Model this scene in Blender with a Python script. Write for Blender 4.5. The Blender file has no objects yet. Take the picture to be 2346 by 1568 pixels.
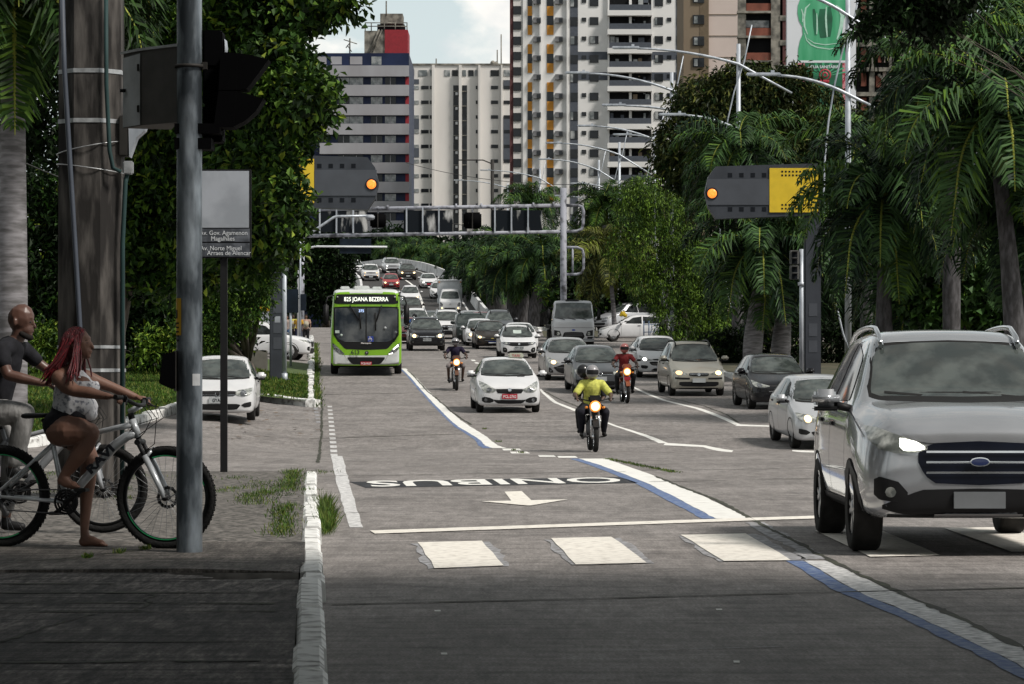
import bpy, bmesh, math, random
import numpy as np
from mathutils import Vector, Matrix
from mathutils.bvhtree import BVHTree
PI = math.pi; R = math.radians
random.seed(7); rng = np.random.default_rng(7)
C = bpy.context.scene.collection
sc = bpy.context.scene

# ---------------------------------------------------------------- camera, sky, sun, exposure
# World: camera at the origin looking along +Y, X to the right, Z up; photo measured at 2346 px wide.
F = 6500.0; CX = 1173.0; YH = 862.0; EYE = 1.4
cam = bpy.data.cameras.new('camera'); camo = bpy.data.objects.new('camera', cam); C.objects.link(camo)
cam.sensor_width = 36; cam.lens = 36 * F / 2346; cam.shift_y = (YH - 784) / 2346
cam.clip_start = 0.1; cam.clip_end = 6000
camo.location = (0, 0, EYE); camo.rotation_euler = (R(90), 0, 0)
sc.camera = camo
SUN_EL, SUN_AZ = 50, 120        # azimuth from +Y clockwise: sun behind the camera to the right
w = bpy.data.worlds.new('World'); sc.world = w; w.use_nodes = True
nt = w.node_tree; N = nt.nodes; L = nt.links; N.clear()
def nd(tree, t, **kw):
    n = tree.nodes.new(t)
    for k, v in kw.items():
        if k.startswith('i_'): n.inputs[int(k[2:])].default_value = v
        else: setattr(n, k, v)
    return n
sky = nd(nt, 'ShaderNodeTexSky', sky_type='NISHITA', sun_disc=False)
sky.sun_elevation = R(SUN_EL); sky.sun_rotation = R(SUN_AZ); sky.dust_density = 2.0; sky.air_density = 1.0
tc = nd(nt, 'ShaderNodeTexCoord')
mp = nd(nt, 'ShaderNodeMapping'); mp.inputs['Scale'].default_value = (15, 15, 21); mp.inputs['Location'].default_value = (1.05, 0.4, 1.9)
L.new(tc.outputs['Generated'], mp.inputs['Vector'])
nz = nd(nt, 'ShaderNodeTexNoise'); nz.inputs['Scale'].default_value = 1.0; nz.inputs['Detail'].default_value = 7; nz.inputs['Roughness'].default_value = 0.52
L.new(mp.outputs[0], nz.inputs['Vector'])
cr = nd(nt, 'ShaderNodeValToRGB'); cr.color_ramp.elements[0].position = 0.45; cr.color_ramp.elements[1].position = 0.54
L.new(nz.outputs['Fac'], cr.inputs[0])
nz2 = nd(nt, 'ShaderNodeTexNoise'); nz2.inputs['Scale'].default_value = 1.7; nz2.inputs['Detail'].default_value = 5
L.new(mp.outputs[0], nz2.inputs['Vector'])
cc = nd(nt, 'ShaderNodeValToRGB'); cc.color_ramp.elements[0].position = 0.35; cc.color_ramp.elements[1].position = 0.66
cc.color_ramp.elements[0].color = (0.55, 0.60, 0.64, 1); cc.color_ramp.elements[1].color = (1.05, 1.0, 0.92, 1)
L.new(nz2.outputs['Fac'], cc.inputs[0])
skm = nd(nt, 'ShaderNodeMix', data_type='RGBA', blend_type='ADD'); skm.inputs[0].default_value = 1
skg = nd(nt, 'ShaderNodeVectorMath', operation='SCALE'); skg.inputs['Scale'].default_value = 0.025
L.new(sky.outputs[0], skg.inputs[0]); L.new(skg.outputs[0], skm.inputs[6]); skm.inputs[7].default_value = (0.50, 0.56, 0.555, 1)
mx = nd(nt, 'ShaderNodeMix', data_type='RGBA')
L.new(cr.outputs[0], mx.inputs[0]); L.new(skm.outputs[2], mx.inputs[6]); L.new(cc.outputs[0], mx.inputs[7])
sep = nd(nt, 'ShaderNodeSeparateXYZ'); L.new(tc.outputs['Generated'], sep.inputs[0])   # sky strength lowered overhead to cut light from above
mr = nd(nt, 'ShaderNodeMapRange'); mr.inputs['From Min'].default_value = 0.12; mr.inputs['From Max'].default_value = 0.7; mr.inputs['To Min'].default_value = 1.05; mr.inputs['To Max'].default_value = 0.48
L.new(sep.outputs['Z'], mr.inputs['Value'])
bg = nd(nt, 'ShaderNodeBackground'); L.new(mx.outputs[2], bg.inputs[0]); L.new(mr.outputs[0], bg.inputs[1])
wo = nd(nt, 'ShaderNodeOutputWorld'); L.new(bg.outputs[0], wo.inputs[0])
sl = bpy.data.lights.new('sun', 'SUN'); sl.energy = 3.6; sl.angle = R(11); sl.color = (1, 0.95, 0.88)
so = bpy.data.objects.new('sun', sl); C.objects.link(so)
sd = Vector((math.sin(R(SUN_AZ)) * math.cos(R(SUN_EL)), math.cos(R(SUN_AZ)) * math.cos(R(SUN_EL)), math.sin(R(SUN_EL))))
so.rotation_euler = (-sd).to_track_quat('-Z', 'Y').to_euler()
sc.view_settings.view_transform = 'Standard'; sc.view_settings.look = 'None'
sc.view_settings.exposure = 0.14; sc.view_settings.gamma = 1
sc.cycles.max_bounces = 5; sc.cycles.diffuse_bounces = 2; sc.cycles.glossy_bounces = 3; sc.cycles.transmission_bounces = 3
sc.cycles.transparent_max_bounces = 4; sc.cycles.caustics_reflective = False; sc.cycles.caustics_refractive = False

# ---------------------------------------------------------------- materials
MATS = {}
def M(name, col, rough=0.6, metal=0.0, var=0.12, scale=3.0, bump=0.0, emit=0.0, coat=0.0, stretch=(1, 1, 1), spec=0.5, col2=None, lo=0.35, hi=0.65, detail=6, alpha=None):
    """Principled material whose colour drifts with object-space noise (var) or towards col2."""
    if name in MATS: return MATS[name]
    if spec == 0.5 and max(col) < 0.07 and not col2: spec = 0.2
    m = bpy.data.materials.new(name); m.use_nodes = True; t = m.node_tree
    b = t.nodes['Principled BSDF']; MATS[name] = m
    b.inputs['Roughness'].default_value = rough; b.inputs['Metallic'].default_value = metal
    b.inputs['Specular IOR Level'].default_value = spec
    if coat: b.inputs['Coat Weight'].default_value = coat; b.inputs['Coat Roughness'].default_value = 0.04
    tc = nd(t, 'ShaderNodeTexCoord'); mp = nd(t, 'ShaderNodeMapping'); mp.inputs['Scale'].default_value = [scale * s for s in stretch]
    t.links.new(tc.outputs['Object'], mp.inputs['Vector'])
    nz = nd(t, 'ShaderNodeTexNoise'); nz.inputs['Scale'].default_value = 1; nz.inputs['Detail'].default_value = detail
    t.links.new(mp.outputs[0], nz.inputs['Vector'])
    cr = nd(t, 'ShaderNodeValToRGB'); e = cr.color_ramp.elements
    e[0].position = lo; e[1].position = hi
    c2 = col2 if col2 else [min(1, c * (1 + var)) for c in col]
    c1 = col if col2 else [c * (1 - var) for c in col]
    e[0].color = (*c1, 1); e[1].color = (*c2, 1)
    t.links.new(nz.outputs['Fac'], cr.inputs[0]); t.links.new(cr.outputs[0], b.inputs['Base Color'])
    if bump:
        bp = nd(t, 'ShaderNodeBump'); bp.inputs['Strength'].default_value = bump; bp.inputs['Distance'].default_value = 0.02
        t.links.new(nz.outputs['Fac'], bp.inputs['Height']); t.links.new(bp.outputs[0], b.inputs['Normal'])
    if emit:
        t.links.new(cr.outputs[0], b.inputs['Emission Color']); b.inputs['Emission Strength'].default_value = emit
    return m

# ---------------------------------------------------------------- mesh builder
class MB:
    def __init__(s): s.v = []; s.f = []; s.mi = []; s.sm = []; s.n = 0
    def add(s, vs, fs, mi=0, smooth=False):
        o = s.n; s.v.extend([tuple(v) for v in vs]); s.n += len(vs)
        s.f.extend([tuple(i + o for i in f) for f in fs]); s.mi.extend([mi] * len(fs)); s.sm.extend([smooth] * len(fs)); return s
    def box(s, x0, x1, y0, y1, z0, z1, mi=0):
        return s.add([(x0,y0,z0),(x1,y0,z0),(x1,y1,z0),(x0,y1,z0),(x0,y0,z1),(x1,y0,z1),(x1,y1,z1),(x0,y1,z1)],
              [(0,3,2,1),(4,5,6,7),(0,1,5,4),(1,2,6,5),(2,3,7,6),(3,0,4,7)], mi)
    def bbox(s, x0, x1, y0, y1, z0, z1, b=0.02, mi=0):
        # box with chamfered vertical and horizontal edges
        bm = bmesh.new(); bmesh.ops.create_cube(bm, size=1)
        for v in bm.verts: v.co = Vector(((x0+x1)/2 + v.co.x*(x1-x0), (y0+y1)/2 + v.co.y*(y1-y0), (z0+z1)/2 + v.co.z*(z1-z0)))
        bmesh.ops.bevel(bm, geom=bm.edges[:], offset=b, segments=2, affect='EDGES')
        bm.verts.index_update(); s.add([v.co for v in bm.verts], [[v.index for v in f.verts] for f in bm.faces], mi, b >= .04); bm.free(); return s
    def tube(s, pts, r, n=8, mi=0, caps=True, smooth=True):
        pts = [Vector(p) for p in pts]; k = len(pts); rs = r if hasattr(r, '__len__') else [r] * k
        vs = []; up = None
        for i, p in enumerate(pts):
            d = (pts[min(i+1, k-1)] - pts[max(i-1, 0)]).normalized()
            if up is None: up = Vector((0,0,1)) if abs(d.z) < 0.9 else Vector((1,0,0))
            a = d.cross(up)
            if a.length < 1e-5: a = d.cross(Vector((0,1,0)))
            a.normalize(); b = a.cross(d).normalized(); up = b
            for j in range(n):
                t = 2*PI*j/n; vs.append(p + (a*math.cos(t) + b*math.sin(t)) * rs[i])
        fs = [(i*n+j, i*n+(j+1)%n, (i+1)*n+(j+1)%n, (i+1)*n+j) for i in range(k-1) for j in range(n)]
        s.add(vs, fs, mi, smooth)
        if caps:
            o = s.n - len(vs)
            s.f += [tuple(o+j for j in range(n))[::-1], tuple(o+(k-1)*n+j for j in range(n))]; s.mi += [mi]*2; s.sm += [False]*2
        return s
    def lathe(s, c, axis, prof, n=24, mi=0, smooth=True):
        # prof: (radius, along) closed off by its own end radii
        ax = Vector(axis).normalized(); u = ax.cross(Vector((0,0,1)) if abs(ax.z) < 0.9 else Vector((1,0,0))).normalized(); w_ = ax.cross(u)
        c = Vector(c); vs = []
        for r_, h in prof:
            for j in range(n):
                t = 2*PI*j/n; vs.append(c + ax*h + (u*math.cos(t) + w_*math.sin(t))*max(r_, 1e-4))
        k = len(prof)
        return s.add(vs, [(i*n+j, i*n+(j+1)%n, (i+1)*n+(j+1)%n, (i+1)*n+j) for i in range(k-1) for j in range(n)], mi, smooth)
    def prism(s, poly, y0, y1, mi=0):
        # poly in (x,z), extruded from y0 to y1
        n = len(poly); vs = [(x, y0, z) for x, z in poly] + [(x, y1, z) for x, z in poly]
        return s.add(vs, [tuple(range(n)), tuple(range(2*n-1, n-1, -1))] + [(i, i+n, (i+1)%n+n, (i+1)%n) for i in range(n)], mi)
    def prismx(s, poly, x0, x1, mi=0):
        # poly in (y,z), extruded along x
        n = len(poly); vs = [(x0, y, z) for y, z in poly] + [(x1, y, z) for y, z in poly]
        return s.add(vs, [tuple(range(n)), tuple(range(2*n-1, n-1, -1))] + [(i, i+n, (i+1)%n+n, (i+1)%n) for i in range(n)], mi)
    def ell(s, c, rx, ry, rz, n=12, mi=0):
        vs = []; fs = []; m = n//2
        for i in range(m+1):
            a = PI*i/m
            for j in range(n):
                b = 2*PI*j/n; vs.append((c[0]+rx*math.sin(a)*math.cos(b), c[1]+ry*math.sin(a)*math.sin(b), c[2]+rz*math.cos(a)))
        fs = [(i*n+j, (i+1)*n+j, (i+1)*n+(j+1)%n, i*n+(j+1)%n) for i in range(m) for j in range(n)]
        return s.add(vs, fs, mi, True)
    def mesh(s, name, mats):
        me = bpy.data.meshes.new(name); me.from_pydata(s.v, [], s.f)
        for m in (mats if isinstance(mats, (list, tuple)) else [mats]): me.materials.append(m)
        me.polygons.foreach_set('material_index', s.mi); me.polygons.foreach_set('use_smooth', s.sm); me.update(); return me
    def build(s, name, mats, parent=None, **kw): return link(name, s.mesh(name, mats), parent, **kw)

def link(name, me, parent=None, loc=None, rz=0, label=None):
    o = bpy.data.objects.new(name, me); C.objects.link(o)
    if parent is not None: o.parent = parent
    if loc is not None: o.location = loc
    if rz: o.rotation_euler = (0, 0, rz)
    if label: o['label'] = label
    return o
def tag(o, label, cat, group=None):
    o['label'] = label; o['category'] = cat
    if group: o['group'] = group
    return o
def thing(name, label, cat, loc=(0,0,0), rz=0, group=None):
    return tag(link(name, None, None, loc, rz), label, cat, group)
def struct(o, kind='structure'): o['kind'] = kind; return o
def mesh_np(name, V, Fa, mats, mi=None, smooth=False):
    """fast mesh from numpy arrays: V (n,3), Fa (m,k)"""
    me = bpy.data.meshes.new(name); V = np.asarray(V, np.float32); Fa = np.asarray(Fa, np.int32); m, k = Fa.shape
    me.vertices.add(len(V)); me.vertices.foreach_set('co', V.ravel())
    me.loops.add(m*k); me.loops.foreach_set('vertex_index', Fa.ravel())
    me.polygons.add(m); me.polygons.foreach_set('loop_start', np.arange(m, dtype=np.int32)*k)
    for x in (mats if isinstance(mats, (list, tuple)) else [mats]): me.materials.append(x)
    if mi is not None: me.polygons.foreach_set('material_index', np.asarray(mi, np.int32))
    me.polygons.foreach_set('use_smooth', np.full(m, smooth)); me.update(calc_edges=True); return me
_tc = {}
def text_mesh(txt, size, depth=0.004, bold=0.0, font=None):
    """text as a mesh: centred, reading along +x, up along +z, facing -y"""
    k = (txt, size, depth, bold)
    if k in _tc: return _tc[k]
    cu = bpy.data.curves.new('lettering', 'FONT'); cu.body = txt; cu.size = size; cu.extrude = depth/2; cu.offset = bold
    cu.align_x = 'CENTER'; cu.align_y = 'CENTER'; cu.resolution_u = 3
    o = bpy.data.objects.new('tmp', cu); C.objects.link(o); bpy.context.view_layer.update()
    me = bpy.data.meshes.new_from_object(o.evaluated_get(bpy.context.evaluated_depsgraph_get()))
    bpy.data.objects.remove(o); me.transform(Matrix.Rotation(R(90), 4, 'X')); _tc[k] = me; return me
def text(name, txt, size, mat, parent, loc, rz=0, depth=0.004, bold=0.0, sx=1.0, mtx=None, **kw):
    me = text_mesh(txt, size, depth, bold).copy(); me.materials.clear(); me.materials.append(mat)
    if sx != 1: me.transform(Matrix.Diagonal((sx, 1, 1, 1)))
    if mtx is not None: me.transform(mtx)
    return link(name, me, parent, loc, rz)

# ---------------------------------------------------------------- terrain
_PY = [-400, 0, 48, 52, 57, 62, 74, 88, 101, 125, 141, 155, 200, 260, 400, 3000]
_PZ = [0, 0, 0, -.03, -.12, .05, .42, .84, 1.38, 2.17, 2.7, 3.2, 4.85, 5.6, 6.2, 6.5]
def _mono(xs, ys):
    n = len(xs); d = [(ys[i+1]-ys[i])/(xs[i+1]-xs[i]) for i in range(n-1)]
    m = [d[0]] + [0 if d[i-1]*d[i] <= 0 else 2*d[i-1]*d[i]/(d[i-1]+d[i]) for i in range(1, n-1)] + [d[-1]]
    def f(x):
        x = min(max(x, xs[0]), xs[-1]); i = 0
        while i < n-2 and x > xs[i+1]: i += 1
        h = xs[i+1]-xs[i]; t = (x-xs[i])/h
        return (2*t**3-3*t*t+1)*ys[i] + (t**3-2*t*t+t)*h*m[i] + (-2*t**3+3*t*t)*ys[i+1] + (t**3-t*t)*h*m[i+1]
    return f
gprof = _mono(_PY, _PZ)
def ss(a, b, x):
    t = min(1, max(0, (x-a)/(b-a))); return t*t*(3-2*t)
def kerbX(Y): return -0.84 - 0.0705*(Y-12.9)          # left edge of the avenue
def gz(X, Y): return gprof(Y) + 0.3*ss(0, 3, kerbX(Y)-X)*ss(46, 58, Y)*(1-ss(110, 150, Y))
_RY = [150, 190, 225, 250, 275, 300, 330, 360, 420, 700]
_RZ = [3.0, 4.6, 6.4, 8.0, 9.95, 11.8, 13.9, 15.4, 16.3, 16.3]
ramp_z = _mono(_RY, _RZ)
_rr = _mono([150, 190, 225, 250, 275, 300, 330, 360, 400, 700], [-1.5, -1.7, -2.7, -3.7, -5.1, -7.4, -11.3, -16.5, -25, -160])
def rampR(Y): return _rr(Y)
def PX(px, Y): return (px-CX)*Y/F
def PZ(py, Y): return EYE - (py-YH)*Y/F
def ground_Y(px, py, lo=10, hi=330):
    """distance at which the ground shows at photo pixel (px,py): nearest hit"""
    Y = lo
    while Y < hi:
        if gz(PX(px, Y), Y) >= PZ(py, Y): return Y
        Y += 0.1
    return hi
def G(px, py, dz=0.0):
    Y = ground_Y(px, py); X = PX(px, Y); return Vector((X, Y, gz(X, Y)+dz))
RD = Vector((-0.0705, 1, 0)).normalized()            # the avenue's direction away from the camera
RA = 0.0705
# ---------------------------------------------------------------- ground, avenue, pavements
def lerp(a, b, t): return a + (b-a)*t
def sheet(name, Ys, xl, xr, mat, dz=0.0, nx=2, zf=None, kind='structure'):
    V = []; n = nx+1
    for Y in Ys:
        a, b = xl(Y), xr(Y)
        for i in range(n):
            X = lerp(a, b, i/nx); V.append((X, Y, (zf(X, Y) if zf else gz(X, Y)) + dz))
    Fa = [(j*n+i, j*n+i+1, (j+1)*n+i+1, (j+1)*n+i) for j in range(len(Ys)-1) for i in range(nx)]
    return struct(link(name, mesh_np(name, V, Fa, mat, smooth=True)), kind)
def frange(a, b, d):
    n = max(1, int(round((b-a)/d))); return [a+(b-a)*i/n for i in range(n+1)]

def concrete(name, base, dark, streak, bump=0.25, sc_=1.0, mott=0.80):
    """weathered concrete: cross streaks, blotches and fine grain in the surface's own colour"""
    m = bpy.data.materials.new(name); m.use_nodes = True; t = m.node_tree; b = t.nodes['Principled BSDF']; MATS[name] = m
    b.inputs['Roughness'].default_value = 0.82; b.inputs['Specular IOR Level'].default_value = 0.3
    tc = nd(t, 'ShaderNodeTexCoord'); last = None
    def noise(scale, vec, detail=5, dist=0.0):
        mp = nd(t, 'ShaderNodeMapping'); mp.inputs['Scale'].default_value = vec; t.links.new(tc.outputs['Object'], mp.inputs[0])
        n = nd(t, 'ShaderNodeTexNoise'); n.inputs['Scale'].default_value = scale; n.inputs['Detail'].default_value = detail; n.inputs['Distortion'].default_value = dist
        t.links.new(mp.outputs[0], n.inputs['Vector']); return n.outputs['Fac']
    def ramp(src, p0, p1, c0, c1):
        r = nd(t, 'ShaderNodeValToRGB'); r.color_ramp.elements[0].position = p0; r.color_ramp.elements[1].position = p1
        r.color_ramp.elements[0].color = (*c0, 1); r.color_ramp.elements[1].color = (*c1, 1); t.links.new(src, r.inputs[0]); return r.outputs[0]
    def mul(a, bb, fac=1.0):
        x = nd(t, 'ShaderNodeMix', data_type='RGBA', blend_type='MULTIPLY'); x.inputs[0].default_value = fac
        t.links.new(a, x.inputs[6]); t.links.new(bb, x.inputs[7]); return x.outputs[2]
    base_c = ramp(noise(0.55, (1, 1, 1), 6), 0.3, 0.7, dark, base)
    st = noise(1.0, (0.5*sc_, 9*sc_, 1), 7, 0.3)
    c = mul(base_c, ramp(st, 0.35, 0.62, (streak,)*3, (1.08,)*3))
    gr = noise(60, (1, 1, 1), 3); c = mul(c, ramp(gr, 0.3, 0.7, (0.55,)*3, (1.35,)*3))
    sp = noise(3.2, (1, 1.6, 1), 8); c = mul(c, ramp(sp, 0.30, 0.5, (0.62,)*3, (1.05,)*3), 0.8)
    s2 = noise(1.0, (9*sc_, 1.6*sc_, 1), 8, 0.6); c = mul(c, ramp(s2, 0.36, 0.66, (mott,)*3, (1.22,)*3))
    s3 = noise(1.0, (38, 5, 1), 4); c = mul(c, ramp(s3, 0.3, 0.7, (mott,)*3, (1.25,)*3))
    s4 = noise(1.0, (0.9, 0.35, 1), 3, 1.2); c = mul(c, ramp(s4, 0.42, 0.52, (0.5+mott*0.45,)*3, (1.06,)*3))
    t.links.new(c, b.inputs['Base Color'])
    bp = nd(t, 'ShaderNodeBump'); bp.inputs['Strength'].default_value = bump; bp.inputs['Distance'].default_value = 0.02
    ad = nd(t, 'ShaderNodeMath', operation='ADD'); t.links.new(st, ad.inputs[0]); t.links.new(gr, ad.inputs[1])
    t.links.new(ad.outputs[0], bp.inputs['Height']); t.links.new(bp.outputs[0], b.inputs['Normal'])
    return m
m_road = concrete('avenue_concrete', (0.228, 0.210, 0.200), (0.165, 0.151, 0.143), 0.80, 0.25, 1.0, 0.90)
m_walk = concrete('pavement_concrete', (0.30, 0.265, 0.245), (0.085, 0.075, 0.07), 0.42, 1.0, 1.3, 0.36)
m_slab = concrete('slab_concrete', (0.20, 0.178, 0.16), (0.09, 0.082, 0.075), 0.6, 0.8, 1.0, 0.6)
m_grav = M('cobble_paving', (0.035, 0.032, 0.028), 0.9, scale=16, col2=(0.17, 0.155, 0.14), lo=0.40, hi=0.60, bump=1.0, stretch=(1, 0.9, 1))
m_asph = M('ramp_asphalt', (0.052, 0.050, 0.049), 0.85, scale=1.5, var=0.3, stretch=(1, 3, 1), bump=0.1)
m_earth = M('verge_earth', (0.035, 0.04, 0.018), 0.95, scale=2, col2=(0.09, 0.075, 0.045), bump=0.5)
m_lawn = M('lawn_soil', (0.035, 0.06, 0.012), 0.95, scale=5, col2=(0.075, 0.11, 0.025), bump=0.6)
m_white = M('road_paint_white', (0.78, 0.77, 0.73), 0.7, scale=5, col2=(0.52, 0.50, 0.47), lo=0.5, hi=0.72, stretch=(1, 2.5, 1), detail=9)
m_worn = M('road_paint_worn', (0.20, 0.20, 0.205), 0.8, scale=14, col2=(0.78, 0.77, 0.76), lo=0.36, hi=0.60, stretch=(1, 2.5, 1), detail=9)
m_cream = M('crossing_paint', (0.80, 0.76, 0.69), 0.75, scale=6, col2=(0.50, 0.46, 0.41), lo=0.46, hi=0.74, stretch=(2, 2, 1), detail=9)
m_halo = M('old_crossing_paint', (0.16, 0.155, 0.155), 0.8, scale=12, col2=(0.36, 0.36, 0.38), lo=0.4, hi=0.6, detail=9)
m_blue = M('road_paint_blue', (0.06, 0.11, 0.26), 0.85, scale=14, col2=(0.20, 0.25, 0.35), lo=0.42, hi=0.64, detail=9)
m_black = M('road_patch_black', (0.035, 0.036, 0.04), 0.8, var=0.4, scale=8)
m_joint = M('joint_seal', (0.022, 0.020, 0.018), 0.95, scale=6, col2=(0.05, 0.055, 0.03))
m_kerb = M('kerb_whitewash', (0.76, 0.76, 0.74), 0.9, scale=7, col2=(0.20, 0.19, 0.18), lo=0.50, hi=0.70, bump=0.7, detail=9)
m_stone = M('kerb_side_stone', (0.14, 0.13, 0.12), 0.9, scale=7, var=0.4, bump=0.6)

Yg = frange(-60, 46, 6) + frange(47, 76, 1)[0:] + frange(80, 260, 4) + [300, 400, 600, 1000, 2500]
V = []; Xg = [-2500, -600, -200, -90, -60, -45, -35, -28, -22, -18, -15, -13, -11, -9, -7.5, -6, -4.5, -3, -1.5, 0, 3, 8, 15, 25, 45, 90, 300, 2500]
for Y in Yg:
    for X in Xg: V.append((X, Y, gz(X, Y) - 0.05))
n = len(Xg)
struct(link('ground', mesh_np('ground', V, [(j*n+i, j*n+i+1, (j+1)*n+i+1, (j+1)*n+i) for j in range(len(Yg)-1) for i in range(n-1)], m_earth, smooth=True)))
YR = frange(-20, 46, 3) + frange(46.5, 64, 0.5) + frange(66, 168, 2)
sheet('avenue_road', YR, lambda Y: kerbX(Y) - 0.02, lambda Y: 45, m_road, 0, 12)
sheet('side_street', frange(36, 170, 1), lambda Y: -70, lambda Y: kerbX(Y) - 0.02, m_road, 0, 60)
sheet('avenue_road', frange(168, 215, 3), lambda Y: -22, lambda Y: 1.9, m_road, 0.004, 8)

def strip(name, pts, mat, dz=0.004, sub=6, jag=0.0):
    """painted band through photo points (xl, xr, y) laid on the ground"""
    V = []; P = [(G(a, y), G(b, y)) for a, b, y in pts]; P.sort(key=lambda q: q[0].y); rows = []
    for i in range(len(P)-1):
        for k in range(sub): t = k/sub; rows.append((P[i][0].lerp(P[i+1][0], t), P[i][1].lerp(P[i+1][1], t)))
    rows.append(P[-1])
    for a, b in rows:
        j1, j2 = (random.uniform(-jag, jag) for _ in range(2))
        for q in (a + Vector((j1, 0, 0)), a.lerp(b, 0.5), b + Vector((j2, 0, 0))): V.append((q.x, q.y, gz(q.x, q.y)+dz))
    Fa = [(3*i+k, 3*i+k+1, 3*i+k+4, 3*i+k+3) for i in range(len(rows)-1) for k in (0, 1)]
    return struct(link(name, mesh_np(name, V, Fa, mat)))
def gquad(name, pts, mat, dz=0.004, nu=6, nv=4, jag=0.0):
    """quad TL,TR,BR,BL in photo points laid on the ground"""
    a, b, c, d = [G(*p) for p in pts]; V = []
    for j in range(nv+1):
        for i in range(nu+1):
            p = a.lerp(b, i/nu).lerp(d.lerp(c, i/nu), j/nv)
            if jag and (i in (0, nu)): p.x += random.uniform(-jag, jag)
            if jag and (j in (0, nv)): p.y += random.uniform(-jag, jag)
            V.append((p.x, p.y, gz(p.x, p.y)+dz))
    Fa = [(j*(nu+1)+i, (j+1)*(nu+1)+i, (j+1)*(nu+1)+i+1, j*(nu+1)+i+1) for j in range(nv) for i in range(nu)]
    return struct(link(name, mesh_np(name, V, Fa, mat)))
def seam(name, p, q, w_=0.025, mat=None, dz=0.006, wig=0.012):
    a, b = G(*p), G(*q); n = max(8, int((b-a).length*4)); d = (b-a).normalized(); s_ = Vector((-d.y, d.x, 0)); V = []; o = 0
    for i in range(n+1):
        c = a.lerp(b, i/n); o += random.uniform(-wig, wig); o *= 0.8; ww = w_*random.uniform(0.7, 2.2)/2
        for k in (-1, 1): e = c + s_*(o + k*ww); V.append((e.x, e.y, gz(e.x, e.y)+dz))
    return struct(link(name, mesh_np(name, V, [(2*i, 2*i+1, 2*i+3, 2*i+2) for i in range(n)], mat or m_joint)))
# separator line of the bus lane: white band with blue edge, broken where the crossing street cuts it
near = [(1843,1902,1288),(1946,2034,1354),(2075,2180,1410),(2166,2290,1449),(2346,2500,1537),(2420,2590,1570)]
strip('separator_line', [(1843,1902,1288),(1950,2030,1352),(2060,2148,1400),(2166,2262,1449),(2270,2370,1498),(2360,2468,1542),(2440,2560,1580)], m_worn, jag=0.012)
strip('separator_line', [(1803,1843,1289),(1906,1950,1352),(2018,2060,1400),(2120,2166,1449),(2222,2270,1498),(2310,2360,1542),(2395,2440,1580)], m_blue, jag=0.012)
strip('separator_line', [(1327,1389,1053),(1375,1430,1068),(1433,1492,1090),(1490,1552,1113),(1543,1612,1140),(1600,1674,1170),(1640,1720,1191)], m_white, jag=0.01)
strip('separator_line', [(1306,1327,1053),(1352,1375,1068),(1408,1433,1090),(1463,1490,1113),(1512,1543,1140),(1570,1600,1170),(1607,1640,1191)], m_blue, jag=0.01)
strip('separator_line', [(1128,1160,1029),(1111,1140,1023),(1100,1124,1010),(1081,1108,998),(1050,1078,980),(1032,1055,965),(1012,1034,945),(992,1011,925),(974,990,905),(946,959,873),(919,930,846)], m_white, jag=0.01)
strip('separator_line', [(1108,1128,1029),(1097,1111,1023),(1088,1100,1010),(1071,1081,998),(1042,1050,980),(1025,1032,965),(1005,1012,945),(986,992,925),(968,974,905),(941,946,873),(914,919,846)], m_blue, jag=0.01)
for k, (a, b, y) in enumerate([(1150, 1190, 1032), (1168, 1208, 1039), (1232, 1268, 1047), (1276, 1318, 1049)]): gquad('separator_line', [(a, y-2), (b, y-2), (b+6, y+2), (a+4, y+2)], m_white)
strip('worn_separator', [(1704,1745,1200),(1760,1806,1230),(1815,1862,1262),(1843,1895,1285)], m_halo, jag=0.03)
# edge line left, squares further up
strip('edge_line', [(759,785,1047),(764,792,1075),(770,799,1103),(784,815,1157),(799,832,1211)], m_worn, jag=0.01)
for i in range(13):
    t = i/12; y = 932 + 110*t**1.05; x = lerp(750, 757, t); gquad('edge_square', [(x, y), (x+lerp(10, 16, t), y), (x+lerp(10, 16, t)+1, y+lerp(3.2, 6, t)), (x+1, y+lerp(3.2, 6, t))], m_worn)
for i in range(5): y = 937 + 7.5*i; gquad('edge_square', [(718+i*1.5, y), (728+i*1.5, y), (729+i*1.5, y+3.4), (719+i*1.5, y+3.4)], m_halo)
strip('lane_line', [(1234,1240,893),(1240,1247,900),(1267,1278,924),(1297,1310,936),(1345,1356,956),(1408,1418,979),(1465,1481,998),(1509,1531,1018)], m_white, jag=0.008)
gquad('lane_line', [(1524,1017), (1618,1023), (1618,1027), (1520,1022)], m_white); gquad('lane_line', [(1616,1023), (1680,1034), (1676,1038), (1612,1027)], m_white)
strip('lane_line', [(1440,1448,885),(1459,1467,895),(1516,1528,919),(1592,1608,938),(1643,1658,957),(1683,1698,975)], m_white, jag=0.008)
gquad('lane_line', [(1690,974), (1762,977), (1762,980), (1684,978)], m_white)
gquad('lane_line', [(1815,1033), (1900,1036), (1900,1040), (1815,1036)], m_white)
for x, y in [(1078,826),(1086,832),(1094,839),(1207,800),(1219,806),(1360,858),(1374,864)]: gquad('lane_dash', [(x, y), (x+9, y), (x+13, y+3), (x+4, y+3)], m_white, nu=1, nv=1)
gquad('stop_line', [(846,1219), (1720,1190), (1732,1196), (858,1226)], m_cream, 0.008, 30, 1, 0.006)
gquad('stop_line', [(1720,1190), (2280,1172), (2292,1179), (1732,1196)], m_cream, 0.008, 20, 1, 0.006)
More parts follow.
